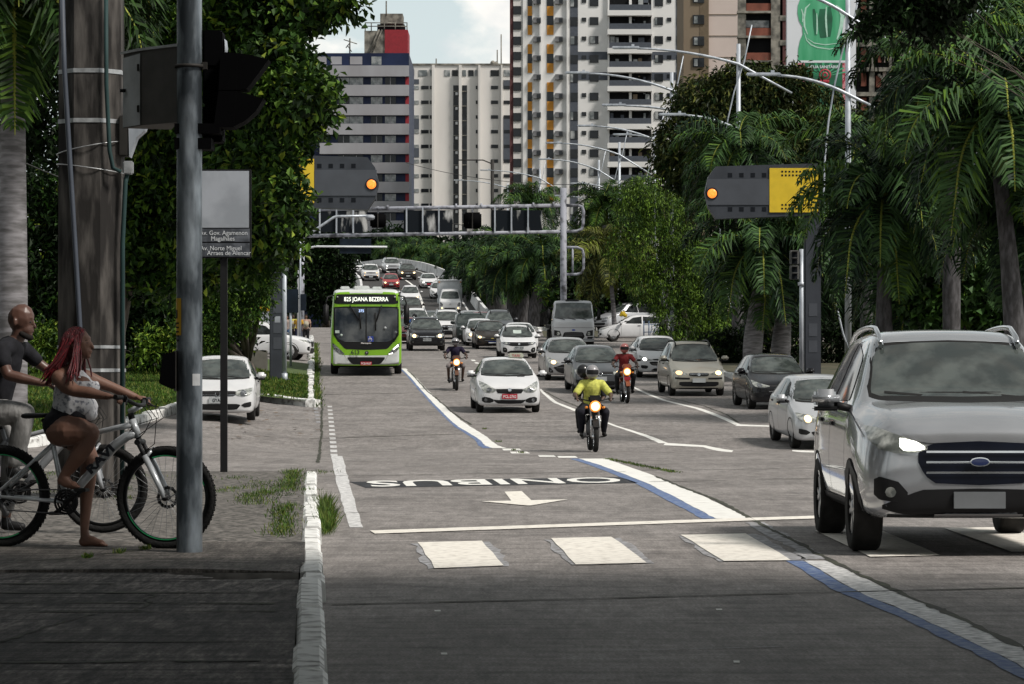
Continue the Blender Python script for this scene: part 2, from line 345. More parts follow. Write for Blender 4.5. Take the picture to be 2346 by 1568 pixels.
for a, b in (([(957,1247),(1104,1244),(1153,1301),(997,1306)], [(946,1249),(1124,1244),(1174,1301),(975,1308)]),
             ([(1263,1237),(1402,1234),(1483,1295),(1320,1298)], [(1248,1240),(1426,1235),(1500,1294),(1308,1297.5)]),
             ([(1561,1229),(1708,1226),(1814,1288),(1660,1291)], [(1556,1231),(1736,1227),(1850,1286),(1640,1290)]),
             ([(1867,1219),(2012,1216),(2155,1276),(1995,1280)], None), ([(2162,1214),(2300,1211),(2475,1266),(2318,1269)], None)):
    if b: gquad('old_crosswalk_stripe', b, m_halo, 0.004, 8, 8, 0.03)
    gquad('crosswalk_stripe', a, m_cream, 0.009, 6, 4, 0.008)
gquad('lane_arrow', [(1156,1129),(1195,1128),(1219,1150),(1173,1152)], m_cream, 0.005)
gquad('lane_arrow', [(1103,1152),(1301,1148),(1216,1162),(1208,1162)], m_cream, 0.009, 2, 2)
gquad('bus_lane_patch', [(800,1106),(1420,1095),(1462,1109),(838,1120)], m_black, 0.004, 20, 2)
def road_text(s, pts, mat, dz, sq=1.0):
    me = text_mesh(s, 1.0, 0.0, 0.02).copy(); a, b, c, d = [G(*p) for p in pts]
    xs = [v.co.x for v in me.vertices]; zs = [v.co.z for v in me.vertices]; x0, x1, z0, z1 = min(xs), max(xs), min(zs), max(zs)
    for v in me.vertices:
        u = 1-(v.co.x-x0)/(x1-x0); t = (v.co.z-z0)/(z1-z0)      # turned towards the oncoming drivers
        p = a.lerp(b, u).lerp(d.lerp(c, u), t); v.co = (p.x, p.y, gz(p.x, p.y)+dz)
    me.materials.clear(); me.materials.append(mat); return struct(link('lane_lettering', me))
road_text('ONIBUS', [(836,1105),(1408,1096),(1434,1108),(848,1119)], m_white, 0.009)
for p, q, w_ in [((760,1389),(1290,1379),0.03), ((1290,1379),(1830,1364),0.03), ((1830,1364),(2400,1349),0.03), ((730,1093),(1433,1083),0.04), ((1470,1080),(2300,1068),0.04), ((1488,1106),(2300,1090),0.04),
                 ((1213,1046),(1760,1041),0.05), ((606,1002),(1060,996),0.05), ((735,906),(960,902),0.06), ((740,950),(1000,946),0.04), ((1120,993),(1420,990),0.03), ((1180,970),(1300,968),0.03),
                 ((1240,886),(1560,886),0.05), ((1440,1012),(1500,1012),0.03), ((1100,1068),(1330,1070),0.03), ((790,880),(930,880),0.05), ((1000,860),(1130,858),0.05), ((745,1178),(850,1176),0.02)]: seam('joint', p, q, w_)
for P in [[(1500,1093),(1543,1110),(1646,1150),(1722,1192),(1800,1232),(1873,1273),(1960,1316),(2063,1362),(2150,1400),(2239,1438),(2346,1487),(2420,1520)],
          [(738,925),(737,965),(735,1010),(728,1062)], [(1246,898),(1290,920),(1330,936)], [(1470,893),(1530,912),(1610,931),(1665,952),(1692,970)], [(934,850),(962,880),(1000,915),(1040,950),(1080,975)]]:
    for p, q in zip(P, P[1:]): seam('joint', p, q, 0.035)
seam('joint', (1400,1494), (1800,1488), 0.012, m_halo)
for x, y in [(995,1402),(1640,1400),(1010,1500),(1680,1520)]:
    gquad('paint_fleck', [(x, y), (x+14, y), (x+15, y+3), (x+1, y+3)], m_white, 0.004, 1, 1)

# pavement on the near corner: gravelly back half, cast slabs in front, sunk broken edge
WZ = 0.15
def walk(name, Ys, xl, xr, mat, dz, nx=30): return sheet(name, Ys, xl, xr, mat, dz, nx)
def hole_l(Y): return -2.02 + 0.16*math.sin(Y*9) - 0.05*math.sin(Y*31)
walk('pavement', frange(5, 17.42, 0.3), lambda Y: -14, lambda Y: kerbX(Y)-0.15, m_walk, WZ-0.003)
walk('pavement', frange(17.42, 18.05, 0.07), lambda Y: -14, hole_l, m_walk, WZ-0.003)
walk('pavement', frange(18.05, 19.0, 0.2), lambda Y: -14, lambda Y: kerbX(Y)-0.15, m_walk, WZ-0.003)
struct(MB().box(-2.3, -1.36, 17.40, 17.42, -0.03, WZ-.006).box(-2.3, -1.36, 18.05, 18.07, -0.03, WZ-.006).build('pavement', m_stone))
walk('pavement', frange(18.93, 21.3, 0.2), lambda Y: -14, lambda Y: kerbX(Y)-0.12, m_slab, WZ+0.004)
struct(MB().prism([(-3.75, 0), (-3.75, WZ+0.010), (-2.1, WZ+0.022), (-1.40, WZ+0.004), (-1.40, 0)], 18.06, 18.93).build('pavement', m_slab))
struct(MB().prism([(-1.86, 0.0), (-1.80, 0.10), (-1.52, 0.12), (-1.48, 0)], 17.6, 17.95).prism([(-2.05, 0.0), (-1.95, 0.07), (-1.88, 0)], 17.5, 17.8).build('pavement_rubble', m_stone))
walk('pavement', frange(21.3, 37.2, 0.5), lambda Y: -30, lambda Y: kerbX(Y)-0.15, m_grav, WZ-0.004)
struct(MB().box(-2.4, -1.36, 17.3, 18.2, -0.03, 0.02).build('pavement_gap', m_joint))
for p, q in [((-4.3, 14.0), (-3.2, 19.0)), ((-3.2, 19), (-2.6, 20.4)), ((-14, 16.2), (-1.3, 16.35)), ((-9, 14.9), (-1.25, 15.05)), ((-14, 18.3), (-4, 18.2)), ((-9, 13.2), (-1.15, 13.35)), ((-6, 15.7), (-1.3, 15.6)), ((-8, 17.1), (-2.4, 17.0)), ((-3.1, 12.3), (-1.1, 12.45)), ((-2.4, 13.3), (-2.2, 14.9)), ((-5, 16.3), (-4.4, 18.3)), ((-2.0, 15.1), (-2.05, 16.3))]:
    a, b = Vector((*p, 0)), Vector((*q, 0)); d = (b-a).normalized(); s_ = Vector((-d.y, d.x, 0)); V = []; n = 40; o = 0
    for i in range(n+1):
        c = a.lerp(b, i/n); o = o*0.8 + random.uniform(-.015, .015); ww = random.uniform(0.003, 0.045 if abs(d.x) > .7 else .018)
        for k in (-1, 1): e = c + s_*(o+k*ww); V.append((e.x, e.y, WZ + (0.0075 if e.y > 19 else 0.0255 if e.y > 18.05 else 0.001)))
    struct(link('crack', mesh_np('crack', V, [(2*i, 2*i+1, 2*i+3, 2*i+2) for i in range(n)], m_joint)))
def kerb_run(pts, h=0.16, w_=0.15, blk=0.9, side=1, mat=m_kerb, jig=0.012, dz=0.0):
    """kerb stones one after another along ground points [(X,Y)]; each stone a little out of line"""
    mb = MB()
    for (x0, y0), (x1, y1) in zip(pts, pts[1:]):
        a, b = Vector((x0, y0, 0)), Vector((x1, y1, 0)); n = max(1, int((b-a).length/blk))
        for i in range(n):
            p, q = a.lerp(b, i/n), a.lerp(b, (i+1)/n-0.012); d = (q-p).normalized(); s_ = Vector((-d.y, d.x, 0))*side*w_
            j = s_*random.uniform(-1, 1)*jig/w_; hh = h + random.uniform(-jig, jig); p = p + j; q = q + j
            zs = [gz(c.x, c.y)+dz for c in (p, q)]; c = 0.02
            sec = []
            for r_, z in ((p, zs[0]), (q, zs[1])):
                sec += [(r_.x, r_.y, z-0.05), (r_.x+s_.x*0.06, r_.y+s_.y*0.06, z+hh-c), (r_.x+s_.x*0.2, r_.y+s_.y*0.2, z+hh), (r_.x+s_.x*0.85, r_.y+s_.y*0.85, z+hh+random.uniform(-.006, .006)), (r_.x+s_.x, r_.y+s_.y, z+hh-c), (r_.x+s_.x, r_.y+s_.y, z-0.05)]
            mb.add(sec, [(k, k+1, k+7, k+6) for k in range(5)] + [(5, 4, 3, 2, 1, 0), (6, 7, 8, 9, 10, 11)])
    return struct(mb.build('kerb', mat))
kerb_run([(kerbX(Y), Y) for Y in [6, 12, 17.5]], blk=1.1, jig=0.008)
kerb_run([(kerbX(Y), Y) for Y in [19, 25, 31, 37.2]], blk=1.5, jig=0.018)
kerb_run([(kerbX(Y)+0.01, Y) for Y in [17.5, 19.0]], h=0.14, blk=0.75, jig=0.02)
kerb_run([(kerbX(37.2), 37.2), (-4.2, 37.3), (-9, 37.6)], h=0.1, side=1, blk=1.4)
# grass corner by the bus lane
corner = [(kerbX(77.5), 77.5)]
for pts in ([(kerbX(Y), Y) for Y in (77.5, 84, 92, 100, 108, 116)],): kerb_run(pts, h=0.18, w_=0.2, blk=1.0, jig=0.05)
fk = G(590, 932); kerb_run([(kerbX(77.5), 77.5), (fk.x, 78.5), (fk.x-3, 79)], h=0.22, w_=0.25, blk=0.8, side=-1, jig=0.01)
sheet('lawn', frange(77.7, 96.6, 0.7), lambda Y: -17, lambda Y: kerbX(Y)-0.19, m_lawn, 0.17, 10)
sheet('lawn', frange(97.4, 110, 0.9), lambda Y: -22, lambda Y: kerbX(Y)-0.19, m_lawn, 0.17, 10)
kerb_run([(kerbX(Y), Y) for Y in (122, 132, 142, 152, 166)], h=0.18, w_=0.2, blk=1.0, jig=0.05)
# lawn on the far side of the side street, its kerb bulging towards us
KL = [(-14, 47.2), (-10.2, 48.0), (-8.6, 51.5), (-8.2, 56.0), (-8.1, 60.0), (-7.9, 66), (-8.0, 74)]
kerb_run(KL[::-1], h=0.2, w_=0.22, blk=0.7, side=-1, jig=0.03)
V = []; kx = _mono([47.2, 48, 51.5, 56, 60, 66, 74, 92], [-14, -10.2, -8.6, -8.2, -8.1, -7.9, -8.0, -12.5])
sheet('lawn', frange(47.3, 92, 0.8), lambda Y: -60, lambda Y: kx(Y)-0.2, m_lawn, 0.17, 24)
# right-hand verge with a gap for the cross street
VR = _mono([93.2, 93.6, 95, 100, 110, 130, 152], [20, 10.0, 8.0, 7.55, 7.4, 7.0, 6.4])
kerb_run([(VR(Y), Y) for Y in (93.3, 93.6, 95, 98, 102, 110, 120, 130, 141, 152)], h=0.18, w_=0.2, blk=0.9, side=-1, jig=0.04)
sheet('verge', frange(93.4, 152.5, 1.2), lambda Y: VR(Y)+0.2, lambda Y: 70, m_earth, 0.15, 16)
kerb_run([(1.7, 184.5), (3.0, 187), (12, 188)], h=0.2, w_=0.25, blk=1.2, side=1, jig=0.03); kerb_run([(1.7, 184.5), (0.6, 192), (-0.6, 205)], h=0.2, w_=0.25, blk=1.2, side=-1, jig=0.03)
sheet('verge', frange(187.5, 260, 4), lambda Y: rampR(Y)+1.2 if Y > 205 else 2.2, lambda Y: 70, m_earth, 0.2, 10)

# ramp up to the flyover
YF = frange(188, 440, 4); W_R = 9.4
sheet('flyover_road', YF, lambda Y: rampR(Y)-W_R, rampR, m_asph, 0.012, 4, lambda X, Y: ramp_z(Y))
m_par = M('parapet_whitewash', (0.66, 0.66, 0.66), 0.85, scale=0.8, col2=(0.30, 0.30, 0.30), lo=0.45, hi=0.75, bump=0.3, detail=9)
def parapet(Ys, off, out, label):
    mb = MB(); sec = []
    for Y in Ys:
        X = rampR(Y)+off; z = ramp_z(Y)
        a, b = (X, X+0.34*out); zb = min(z-0.6, gz(X, Y)-0.2) if Y < 300 else z-1.3
        sec.append([(a, Y, z-0.05), (a+0.10*out, Y, z+0.35), (a+0.12*out, Y, z+0.92), (b, Y, z+0.92), (b, Y, zb)])
    V = [p for s_ in sec for p in s_]; Fa = [(5*i+k, 5*i+k+1, 5*i+k+6, 5*i+k+5) for i in range(len(sec)-1) for k in range(4)]
    return tag(link('parapet', mesh_np('parapet', V, Fa, m_par)), label, 'parapet')
parapet(frange(192, 440, 4), -0.02, 1, 'tall whitewashed concrete parapet curving along the right edge of the ramp')
parapet(frange(200, 440, 4), -W_R+0.02, -1, 'whitewashed concrete parapet along the left edge of the ramp')
def rstrip(x0, x1, Y0, Y1, mat):
    Ys = frange(Y0, Y1, 4); V = []
    for Y in Ys: V += [(rampR(Y)+x0, Y, ramp_z(Y)+0.02), (rampR(Y)+x1, Y, ramp_z(Y)+0.02)]
    struct(link('ramp_line', mesh_np('ramp_line', V, [(2*i, 2*i+1, 2*i+3, 2*i+2) for i in range(len(Ys)-1)], mat)))
rstrip(-4.35, -4.15, 192, 330, m_white); rstrip(-0.75, -0.6, 192, 330, m_worn)
lw = MB()
for x0, x1, Y in ((-30, kerbX(97)-1.6, 97),): lw.bbox(x0, x1, 96.8, 97.2, gz(-10, 97)-0.1, gz(-10, 97)+0.75, 0.03)
tag(lw.build('low_wall', M('grimy_wall', (0.16, 0.15, 0.13), 0.9, scale=2, col2=(0.05, 0.05, 0.045), bump=0.4)), 'low grimy concrete wall crossing the grass behind the grey column', 'wall')
# ---------------------------------------------------------------- vehicles
PAINT = {}
def paint(name, col, metal=0.0, rough=0.35): return M('paint_'+name, col, rough, metal, var=0.05, scale=2, coat=0.5 if max(col) > .1 else 0.25, spec=0.5 if max(col) > .1 else 0.3)
P_WHITE = paint('white', (0.66, 0.66, 0.67)); P_SILVER = paint('silver', (0.36, 0.36, 0.37), 0.45, 0.3); P_BEIGE = paint('champagne', (0.40, 0.38, 0.33), 0.4, 0.32)
P_GREY = paint('grey', (0.105, 0.11, 0.12), 0.5, 0.3); P_BLACK = paint('black', (0.007, 0.007, 0.009), 0.0, 0.2); P_BROWN = paint('dark_brown', (0.035, 0.027, 0.022), 0.3)
P_RED = paint('red', (0.32, 0.02, 0.025)); P_DRED = paint('dark_red', (0.12, 0.012, 0.015)); P_LSIL = paint('pale_silver', (0.50, 0.51, 0.53), 0.3, 0.3); P_GREEN = paint('dark_green', (0.02, 0.03, 0.028))
m_glass = M('tinted_glass', (0.02, 0.023, 0.023), 0.06, var=0.5, scale=2.5, spec=0.5, lo=0.4, hi=0.6)
m_glass2 = M('windscreen_glass', (0.035, 0.042, 0.040), 0.07, scale=3.5, col2=(0.085, 0.098, 0.092), spec=0.8, lo=0.42, hi=0.62)
m_rubber = M('black_rubber', (0.014, 0.014, 0.014), 0.7); m_trim = M('black_plastic', (0.010, 0.010, 0.011), 0.55, var=0.2, spec=0.25)
m_tyre = M('tyre', (0.022, 0.021, 0.020), 0.85, var=0.3, scale=9, bump=0.3); m_rim = M('alloy_rim', (0.45, 0.45, 0.46), 0.3, 0.8); m_steel = M('steel_rim', (0.10, 0.10, 0.105), 0.5, 0.4)
m_chrome = M('chrome', (0.62, 0.63, 0.65), 0.15, 0.95); m_lens = M('lamp_lens', (0.13, 0.14, 0.13), 0.15, scale=11, col2=(0.48, 0.49, 0.46), lo=0.40, hi=0.66, coat=0.5)
m_lensd = M('smoked_lens', (0.07, 0.075, 0.08), 0.12, scale=14, col2=(0.30, 0.31, 0.33), lo=0.46, hi=0.66, coat=0.8)
m_lit = M('lit_headlamp', (1.0, 0.66, 0.30), 0.3, var=0.05, emit=3.0); m_litc = M('lit_cool_lamp', (1.0, 0.97, 0.86), 0.3, var=0.05, emit=5.0)
m_dim = M('lit_side_lamp', (1.0, 0.62, 0.32), 0.3, var=0.1, emit=1.3)
m_amber = M('amber_lens', (0.7, 0.25, 0.03), 0.25); m_redl = M('red_lens', (0.35, 0.01, 0.01), 0.2)
m_plw = M('plate_grey', (0.42, 0.44, 0.45), 0.5); m_plr = M('plate_red', (0.42, 0.012, 0.03), 0.5); m_plb = M('plate_blue', (0.02, 0.05, 0.30), 0.5); m_ink = M('plate_ink', (0.03, 0.03, 0.035), 0.6); m_inkw = M('plate_ink_white', (0.72, 0.68, 0.68), 0.6)
m_under = M('underbody', (0.008, 0.008, 0.008), 0.9); m_paper = M('paper_white', (0.45, 0.52, 0.48), 0.8)

def loft_body(st, name, mats, sub=2, crease_hood=True):
    """closed body from stations (y, z0, wb, wm, wt, z1, wr, zr[, crown])"""
    bm = bmesh.new(); rows = []
    for s in st:
        y, z0, wb, wm, wt, z1, wr, zr = s[:8]; cr = s[8] if len(s) > 8 else 0.03
        half = [(wb, z0), (wm, z0+(z1-z0)*0.30), (wm+0.0, z0+(z1-z0)*0.72), (wt, z1), (wt-(wt-wr)*0.12, z1+(zr-z1)*0.10), (wr+(wt-wr)*0.10, zr-(zr-z1)*0.12), (wr-0.05, zr), (wr*0.45, zr+cr)]
        ring = [(x, z) for x, z in half] + [(-x, z) for x, z in half[::-1]]
        rows.append([bm.verts.new((x, y, z)) for x, z in ring])
    n = len(rows[0])
    for a, b in zip(rows, rows[1:]):
        for i in range(n): bm.faces.new((a[i], a[(i+1) % n], b[(i+1) % n], b[i]))
    bm.faces.new(rows[0][::-1]); bm.faces.new(rows[-1])
    bmesh.ops.recalc_face_normals(bm, faces=bm.faces)
    cl = bm.edges.layers.float.get('crease_edge') or bm.edges.layers.float.new('crease_edge')
    for a, b in zip(rows, rows[1:]):
        for i in (3, 5, n-6, n-4, 6, n-7):
            e = bm.edges.get((a[i], b[i]))
            if e: e[cl] = 0.45 if i in (3, n-4) else 0.3
        for i in (0, n-1):
            e = bm.edges.get((a[i], b[i]))
            if e: e[cl] = 0.5
    me = bpy.data.meshes.new(name); bm.to_mesh(me); bm.free()
    o = bpy.data.objects.new('tmp', me); C.objects.link(o); md = o.modifiers.new('s', 'SUBSURF'); md.levels = sub; md.render_levels = sub
    bpy.context.view_layer.update(); me2 = bpy.data.meshes.new_from_object(o.evaluated_get(bpy.context.evaluated_depsgraph_get()))
    bpy.data.objects.remove(o); me2.name = name; me2.materials.clear()
    for m in mats: me2.materials.append(m)
    me2.polygons.foreach_set('use_smooth', [True]*len(me2.polygons))
    co = np.array([v.co[:] for v in me2.vertices]); lo, hi = co.min(0), co.max(0)      # give back what the smoothing shrank
    tw = max(s[3] for s in st); th = max(s[7] for s in st); tl = st[-1][0]; z0 = min(s[1] for s in st)
    co[:, 0] *= tw/hi[0]; co[:, 1] = (co[:, 1]-lo[1])/(hi[1]-lo[1])*tl; co[:, 2] = z0 + (co[:, 2]-lo[2])/(hi[2]-lo[2])*(th-z0)
    me2.vertices.foreach_set('co', co.ravel().astype(np.float32)); me2.update(); return me2
def interp(cols, n):
    """cols: (u, lo, hi) resampled to n columns"""
    us = [c[0] for c in cols]; out = []
    for i in range(n+1):
        u = us[0] + (us[-1]-us[0])*i/n; k = 0
        while k < len(us)-2 and u > us[k+1]: k += 1
        t = (u-us[k])/(us[k+1]-us[k]) if us[k+1] != us[k] else 0
        out.append((u, lerp(cols[k][1], cols[k+1][1], t), lerp(cols[k][2], cols[k+1][2], t)))
    return out
def patch(bvh, cols, off=0.006, axis='front', n=14, m=6, mirror=False, far=6.0, thick=0.0):
    """conforming panel: columns (x, zlo, zhi) for the front, (y, zlo, zhi) for a side, raycast onto the body"""
    cs = interp(cols, n); V = []; ok = True; last = None
    for u, lo, hi in cs:
        for j in range(m+1):
            z = lo + (hi-lo)*j/m
            if axis == 'front': org, d = Vector((-u if mirror else u, -3, z)), Vector((0, 1, 0))
            elif axis == 'top': org, d = Vector((-u if mirror else u, z, 5)), Vector((0, 0, -1))
            elif axis == 'right': org, d = Vector((far, u, z)), Vector((-1, 0, 0))
            else: org, d = Vector((-far, u, z)), Vector((1, 0, 0))
            h, nn, _, _ = bvh.ray_cast(org, d)
            if h is None: h = last if last is not None else org + d*far; nn = -d
            last = h; q = h - d*off
            V.append(q)
    M1 = m+1; fl = (axis == 'front') != mirror if axis in ('front',) else axis == 'right'
    Fa = []
    for i in range(n):
        for j in range(m):
            f = (i*M1+j, (i+1)*M1+j, (i+1)*M1+j+1, i*M1+j+1); Fa.append(f if fl else f[::-1])
    return V, Fa
def ell_cols(cx, cz, rx, rz, n=12):
    return [(cx+rx*math.cos(PI-PI*i/n), cz-rz*math.sin(PI*i/n), cz+rz*math.sin(PI*i/n)) for i in range(n+1)]
def wheel_meshes(r=0.31, w=0.2, spokes=5, rim=m_rim):
    t = MB(); t.lathe((0,0,0), (1,0,0), [(r*0.64, -w/2+0.01), (r*0.93, -w/2), (r, -w/2+0.03), (r, w/2-0.03), (r*0.93, w/2), (r*0.64, w/2-0.01), (r*0.6, 0), (r*0.64, -w/2+0.01)], 28)
    q = MB(); q.lathe((0,0,0), (1,0,0), [(0.001, -w/2+0.06), (r*0.64, -w/2+0.05), (r*0.65, -w/2+0.012), (r*0.60, -w/2+0.02), (r*0.58, -w/2+0.05), (r*0.58, w/2-0.05), (r*0.60, w/2-0.02), (r*0.65, w/2-0.012), (r*0.64, w/2-0.05), (0.001, w/2-0.06)], 28, 1)
    for sgn in (-1, 1):
        q.lathe((0,0,0), (sgn,0,0), [(0.001, w/2-0.015), (r*0.17, w/2-0.018), (r*0.2, w/2-0.05)], 12)
        for k in range(spokes):
            a = 2*PI*k/spokes; ca, sa = math.cos(a), math.sin(a)
            for off in (-0.12, 0.12):
                c2, s2 = math.cos(a+off*1.6), math.sin(a+off*1.6)
                x = sgn*(w/2-0.022); p0, p1 = Vector((x, r*0.12*ca, r*0.12*sa)), Vector((x, r*0.61*c2, r*0.61*s2)); tt = Vector((0, -sa, ca))*r*0.055
                ee = Vector((-sgn*0.02, 0, 0)); q.add([p0-tt, p0+tt, p1+tt, p1-tt, p0-tt+ee, p0+tt+ee, p1+tt+ee, p1-tt+ee], [(0,1,2,3), (4,7,6,5), (0,4,5,1), (1,5,6,2), (2,6,7,3), (3,7,4,0)])
    return t.mesh('tyre', m_tyre), q.mesh('rim', [rim, m_under])
WM = {}
def wheel(kind):
    if kind not in WM: WM[kind] = wheel_meshes(*{'std': (0.30, 0.19, 5), 'suv': (0.345, 0.23, 5), 'multi': (0.315, 0.2, 8), 'steel': (0.295, 0.18, 9, m_steel), 'truck': (0.45, 0.26, 6, m_steel)}[kind])
    return WM[kind]

class Kind:
    """one body type: every part mesh is built once and shared by the vehicles of that type"""
    def __init__(s, st, wb, wheels='std', scale=1.0):
        s.st = st; s.L = st[-1][0]; s.W = max(q[3] for q in st)*2; s.H = max(q[7] for q in st)
        s.body = loft_body(st, 'body', [P_WHITE]); s.bvh = BVHTree.FromPolygons([v.co.copy() for v in s.body.vertices], [list(p.vertices) for p in s.body.polygons])
        s.parts = []; s.wb = wb; s.wheels = wheels
    def p(s, name, mat, cols, off=0.006, axis='front', n=14, m=6, both=False, sub=None, body=False):
        """add a conforming part; both: a mirrored pair of objects; sub: list of (name, mat, cols, off)"""
        for mir in ((False, True) if both else (False,)):
            ax = axis if not (both and axis == 'right' and mir) else 'left'
            V, Fa = patch(s.bvh, cols, off, ax, n, m, mir and axis in ('front', 'top'))
            kids = []
            for q in (sub or []):
                V2, F2 = patch(s.bvh, q[2], q[3], ax, 8, 6, mir and axis in ('front', 'top')); kids.append((q[0], mesh_np(q[0], V2, F2, q[1], smooth=True), q[1]))
            s.parts.append((name, mesh_np(name, V, Fa, mat, smooth=True), mat, kids, body))
    def solid(s, name, mb, mat, body=False, kids=()):
        s.parts.append((name, mb.mesh(name, mat), mat, list(kids), body))
    def common(s, ws, sides, mirror=(0.0, 1.15, 0.96), rails=False, handles=(), hood=None, wiper=True):
        ws2 = [(c[0]*1.035, c[1]-0.03, c[2]+0.022) for c in ws]
        s.p('windscreen_seal', m_rubber, ws2, 0.003, n=24, m=10); s.p('windscreen', m_glass2, ws, 0.007, n=24, m=10)
        for c in sides:
            s.p('side_window', m_glass, c, 0.006, 'right', 10, 4, both=True)
        zc = ws[len(ws)//2][1]; wv = ws[-1][0]
        if wiper:
            for x0, x1, dz in ((-wv*0.85, -wv*0.05, 0.05), (wv*0.05, wv*0.85, 0.05)):
                s.p('wiper', m_rubber, [(x0, zc+0.045, zc+0.062), ((x0+x1)/2, zc+0.02, zc+0.037), (x1, zc-0.01, zc+0.012)], 0.016, n=8, m=1)
        for yy in (mirror[1]+.05, s.L*.57, s.L*.80):
            s.p('door_seam', m_rubber, [(yy, s.st[4][1]+.12, s.st[4][5]-.02), (yy+.009, s.st[4][1]+.12, s.st[4][5]-.02)], .003, 'right', 1, 8, both=True)
        mx, my, mz = mirror
        for sg in (-1, 1):
            a = MB(); x = sg*(s.W/2+0.10+mx); a.bbox(min(x-0.11, x+0.11), max(x-0.11, x+0.11), my-0.05, my+0.09, mz-0.02, mz+0.13, 0.045)
            b = MB(); b.bbox(x-0.09, x+0.09, my+0.088, my+0.098, mz, mz+0.11, 0.003)
            g = MB(); g.tube([(x-sg*0.08, my+0.02, mz+0.0), (sg*(s.W/2-0.09), my+0.08, mz-0.035)], [0.035, 0.03], 8).bbox(x-0.105, x+0.105, my-0.04, my+0.085, mz-0.045, mz-0.01, 0.015)
            s.parts.append(('wing_mirror', a.mesh('wing_mirror', P_WHITE), P_WHITE, [('mirror_arm', g.mesh('mirror_arm', m_trim), m_trim), ('mirror_glass', b.mesh('mirror_glass', m_chrome), m_chrome)], 'body'))
        for y, z in handles:
            for sg in (-1, 1):
                h, _, _, _ = s.bvh.ray_cast(Vector((sg*6, y, z)), Vector((-sg, 0, 0)))
                if h: s.solid('door_handle', MB().bbox(h.x-0.02, h.x+0.03, y-0.09, y+0.09, z-0.02, z+0.015, 0.008), m_trim)
        if rails:
            for sg in (-1, 1):
                pts = []
                for y in frange(s.L*0.40, s.L*0.88, 0.3):
                    h, _, _, _ = s.bvh.ray_cast(Vector((sg*(s.W/2*0.62), y, 4)), Vector((0, 0, -1)))
                    if h: pts.append((h.x, y, h.z+0.06))
                pts = [(pts[0][0], pts[0][1]-0.1, pts[0][2]-0.08)] + pts + [(pts[-1][0], pts[-1][1]+0.1, pts[-1][2]-0.08)]
                s.solid('roof_rail', MB().tube(pts, 0.022, 8), m_chrome if rails == 'chrome' else m_trim)
        r = {'std': .30, 'suv': .345, 'multi': .315, 'steel': .295, 'truck': .45}[s.wheels]
        for y in s.wb:      # wheel arches as dark patches laid on both flanks
            for ax in ('right', 'left'):
                n = 20; V = []
                for i in range(n+1):
                    for k in (0.0, 1.0):
                        a = PI*i/n; rr = (r+0.045)*k if k else 0; yy = y+rr*math.cos(a); zz = r+rr*math.sin(a)*1.02 - (0 if k else 0.12)
                        h, _, _, _ = s.bvh.ray_cast(Vector(((6 if ax == 'right' else -6), yy, max(zz, s.st[3][1]+0.03))), Vector((-1 if ax == 'right' else 1, 0, 0)))
                        V.append(((h.x if h else (s.W/2-0.02)*(1 if ax == 'right' else -1)) + (0.004 if ax == 'right' else -0.004), yy, zz))
                s.parts.append(('wheel_arch', mesh_np('wheel_arch', V, [(2*i, 2*i+1, 2*i+3, 2*i+2) for i in range(n)], m_under), m_under, [], False))
        s.solid('underbody', MB().box(-s.W/2+0.34, s.W/2-0.34, 0.5, s.L-0.4, s.st[3][1]-0.015, s.st[3][1]+0.1), m_under)
    def plate(s, z, kind=m_plw, txt=None, ink=m_ink, x=0.0):
        h, _, _, _ = s.bvh.ray_cast(Vector((x, -3, z)), Vector((0, 1, 0))); y = (h.y if h else 0)-0.015
        return ('number_plate', x, y, z)
def arrange(K, name, label, loc, rz, col, cat='car', group='cars in the oncoming traffic', lamps=None, plate=None, slope=0.0, detail=True, skip=(), swap=None, extra=None):
    """one vehicle of kind K standing at loc"""
    t = thing(name, label, cat, loc, rz, group); t.rotation_euler = (slope, 0, rz)
    def paintm(o, m):
        o.material_slots[0].link = 'OBJECT'; o.material_slots[0].material = m
    b = link('body', K.body, t); paintm(b, col)
    for nm, me, mat, kids, body in K.parts:
        if nm in skip: continue
        if not detail and nm in ('door_handle', 'door_seam', 'wiper', 'windscreen_seal', 'wheel_arch'): continue
        o = link(nm, me, t)
        if body: paintm(o, col)
        elif nm in (swap or {}): paintm(o, swap[nm])
        for kn, km, kmat in kids:
            q = link(kn, km, o)
            if lamps is not None and kn in ('lamp_reflector', 'headlamp_bulb'):
                side = 1 if sum(v.co.x for v in km.vertices) > 0 else -1; mm = lamps[1] if side > 0 else lamps[0]
                if mm is not None: paintm(q, mm)
    ty, ri = wheel(K.wheels); rad = max(v.co.z for v in ty.vertices)
    for y in K.wb:
        for sg in (-1, 1):
            wv = link('wheel', ty, t, (sg*(K.W/2-0.115), y, rad)); link('rim', ri, wv)
    if plate:
        z, pm, ink, txt = plate; h, _, _, _ = K.bvh.ray_cast(Vector((0, -3, z)), Vector((0, 1, 0))); y = (h.y if h else 0)-0.022
        pl = MB().bbox(-0.2, 0.2, -0.006, 0.006, -0.065, 0.065, 0.003).build('number_plate', pm, t); pl.location = (0, y, z)
        if pm is m_plb: MB().box(-.19, .19, -.009, -.0065, -.06, .028).build('plate_field', m_plw, pl)
        if txt: text('plate_lettering', txt, 0.105, ink, pl, (0, -0.009, -0.006), sx=0.82, bold=0.002)
    if extra: extra(t, K)
    return t

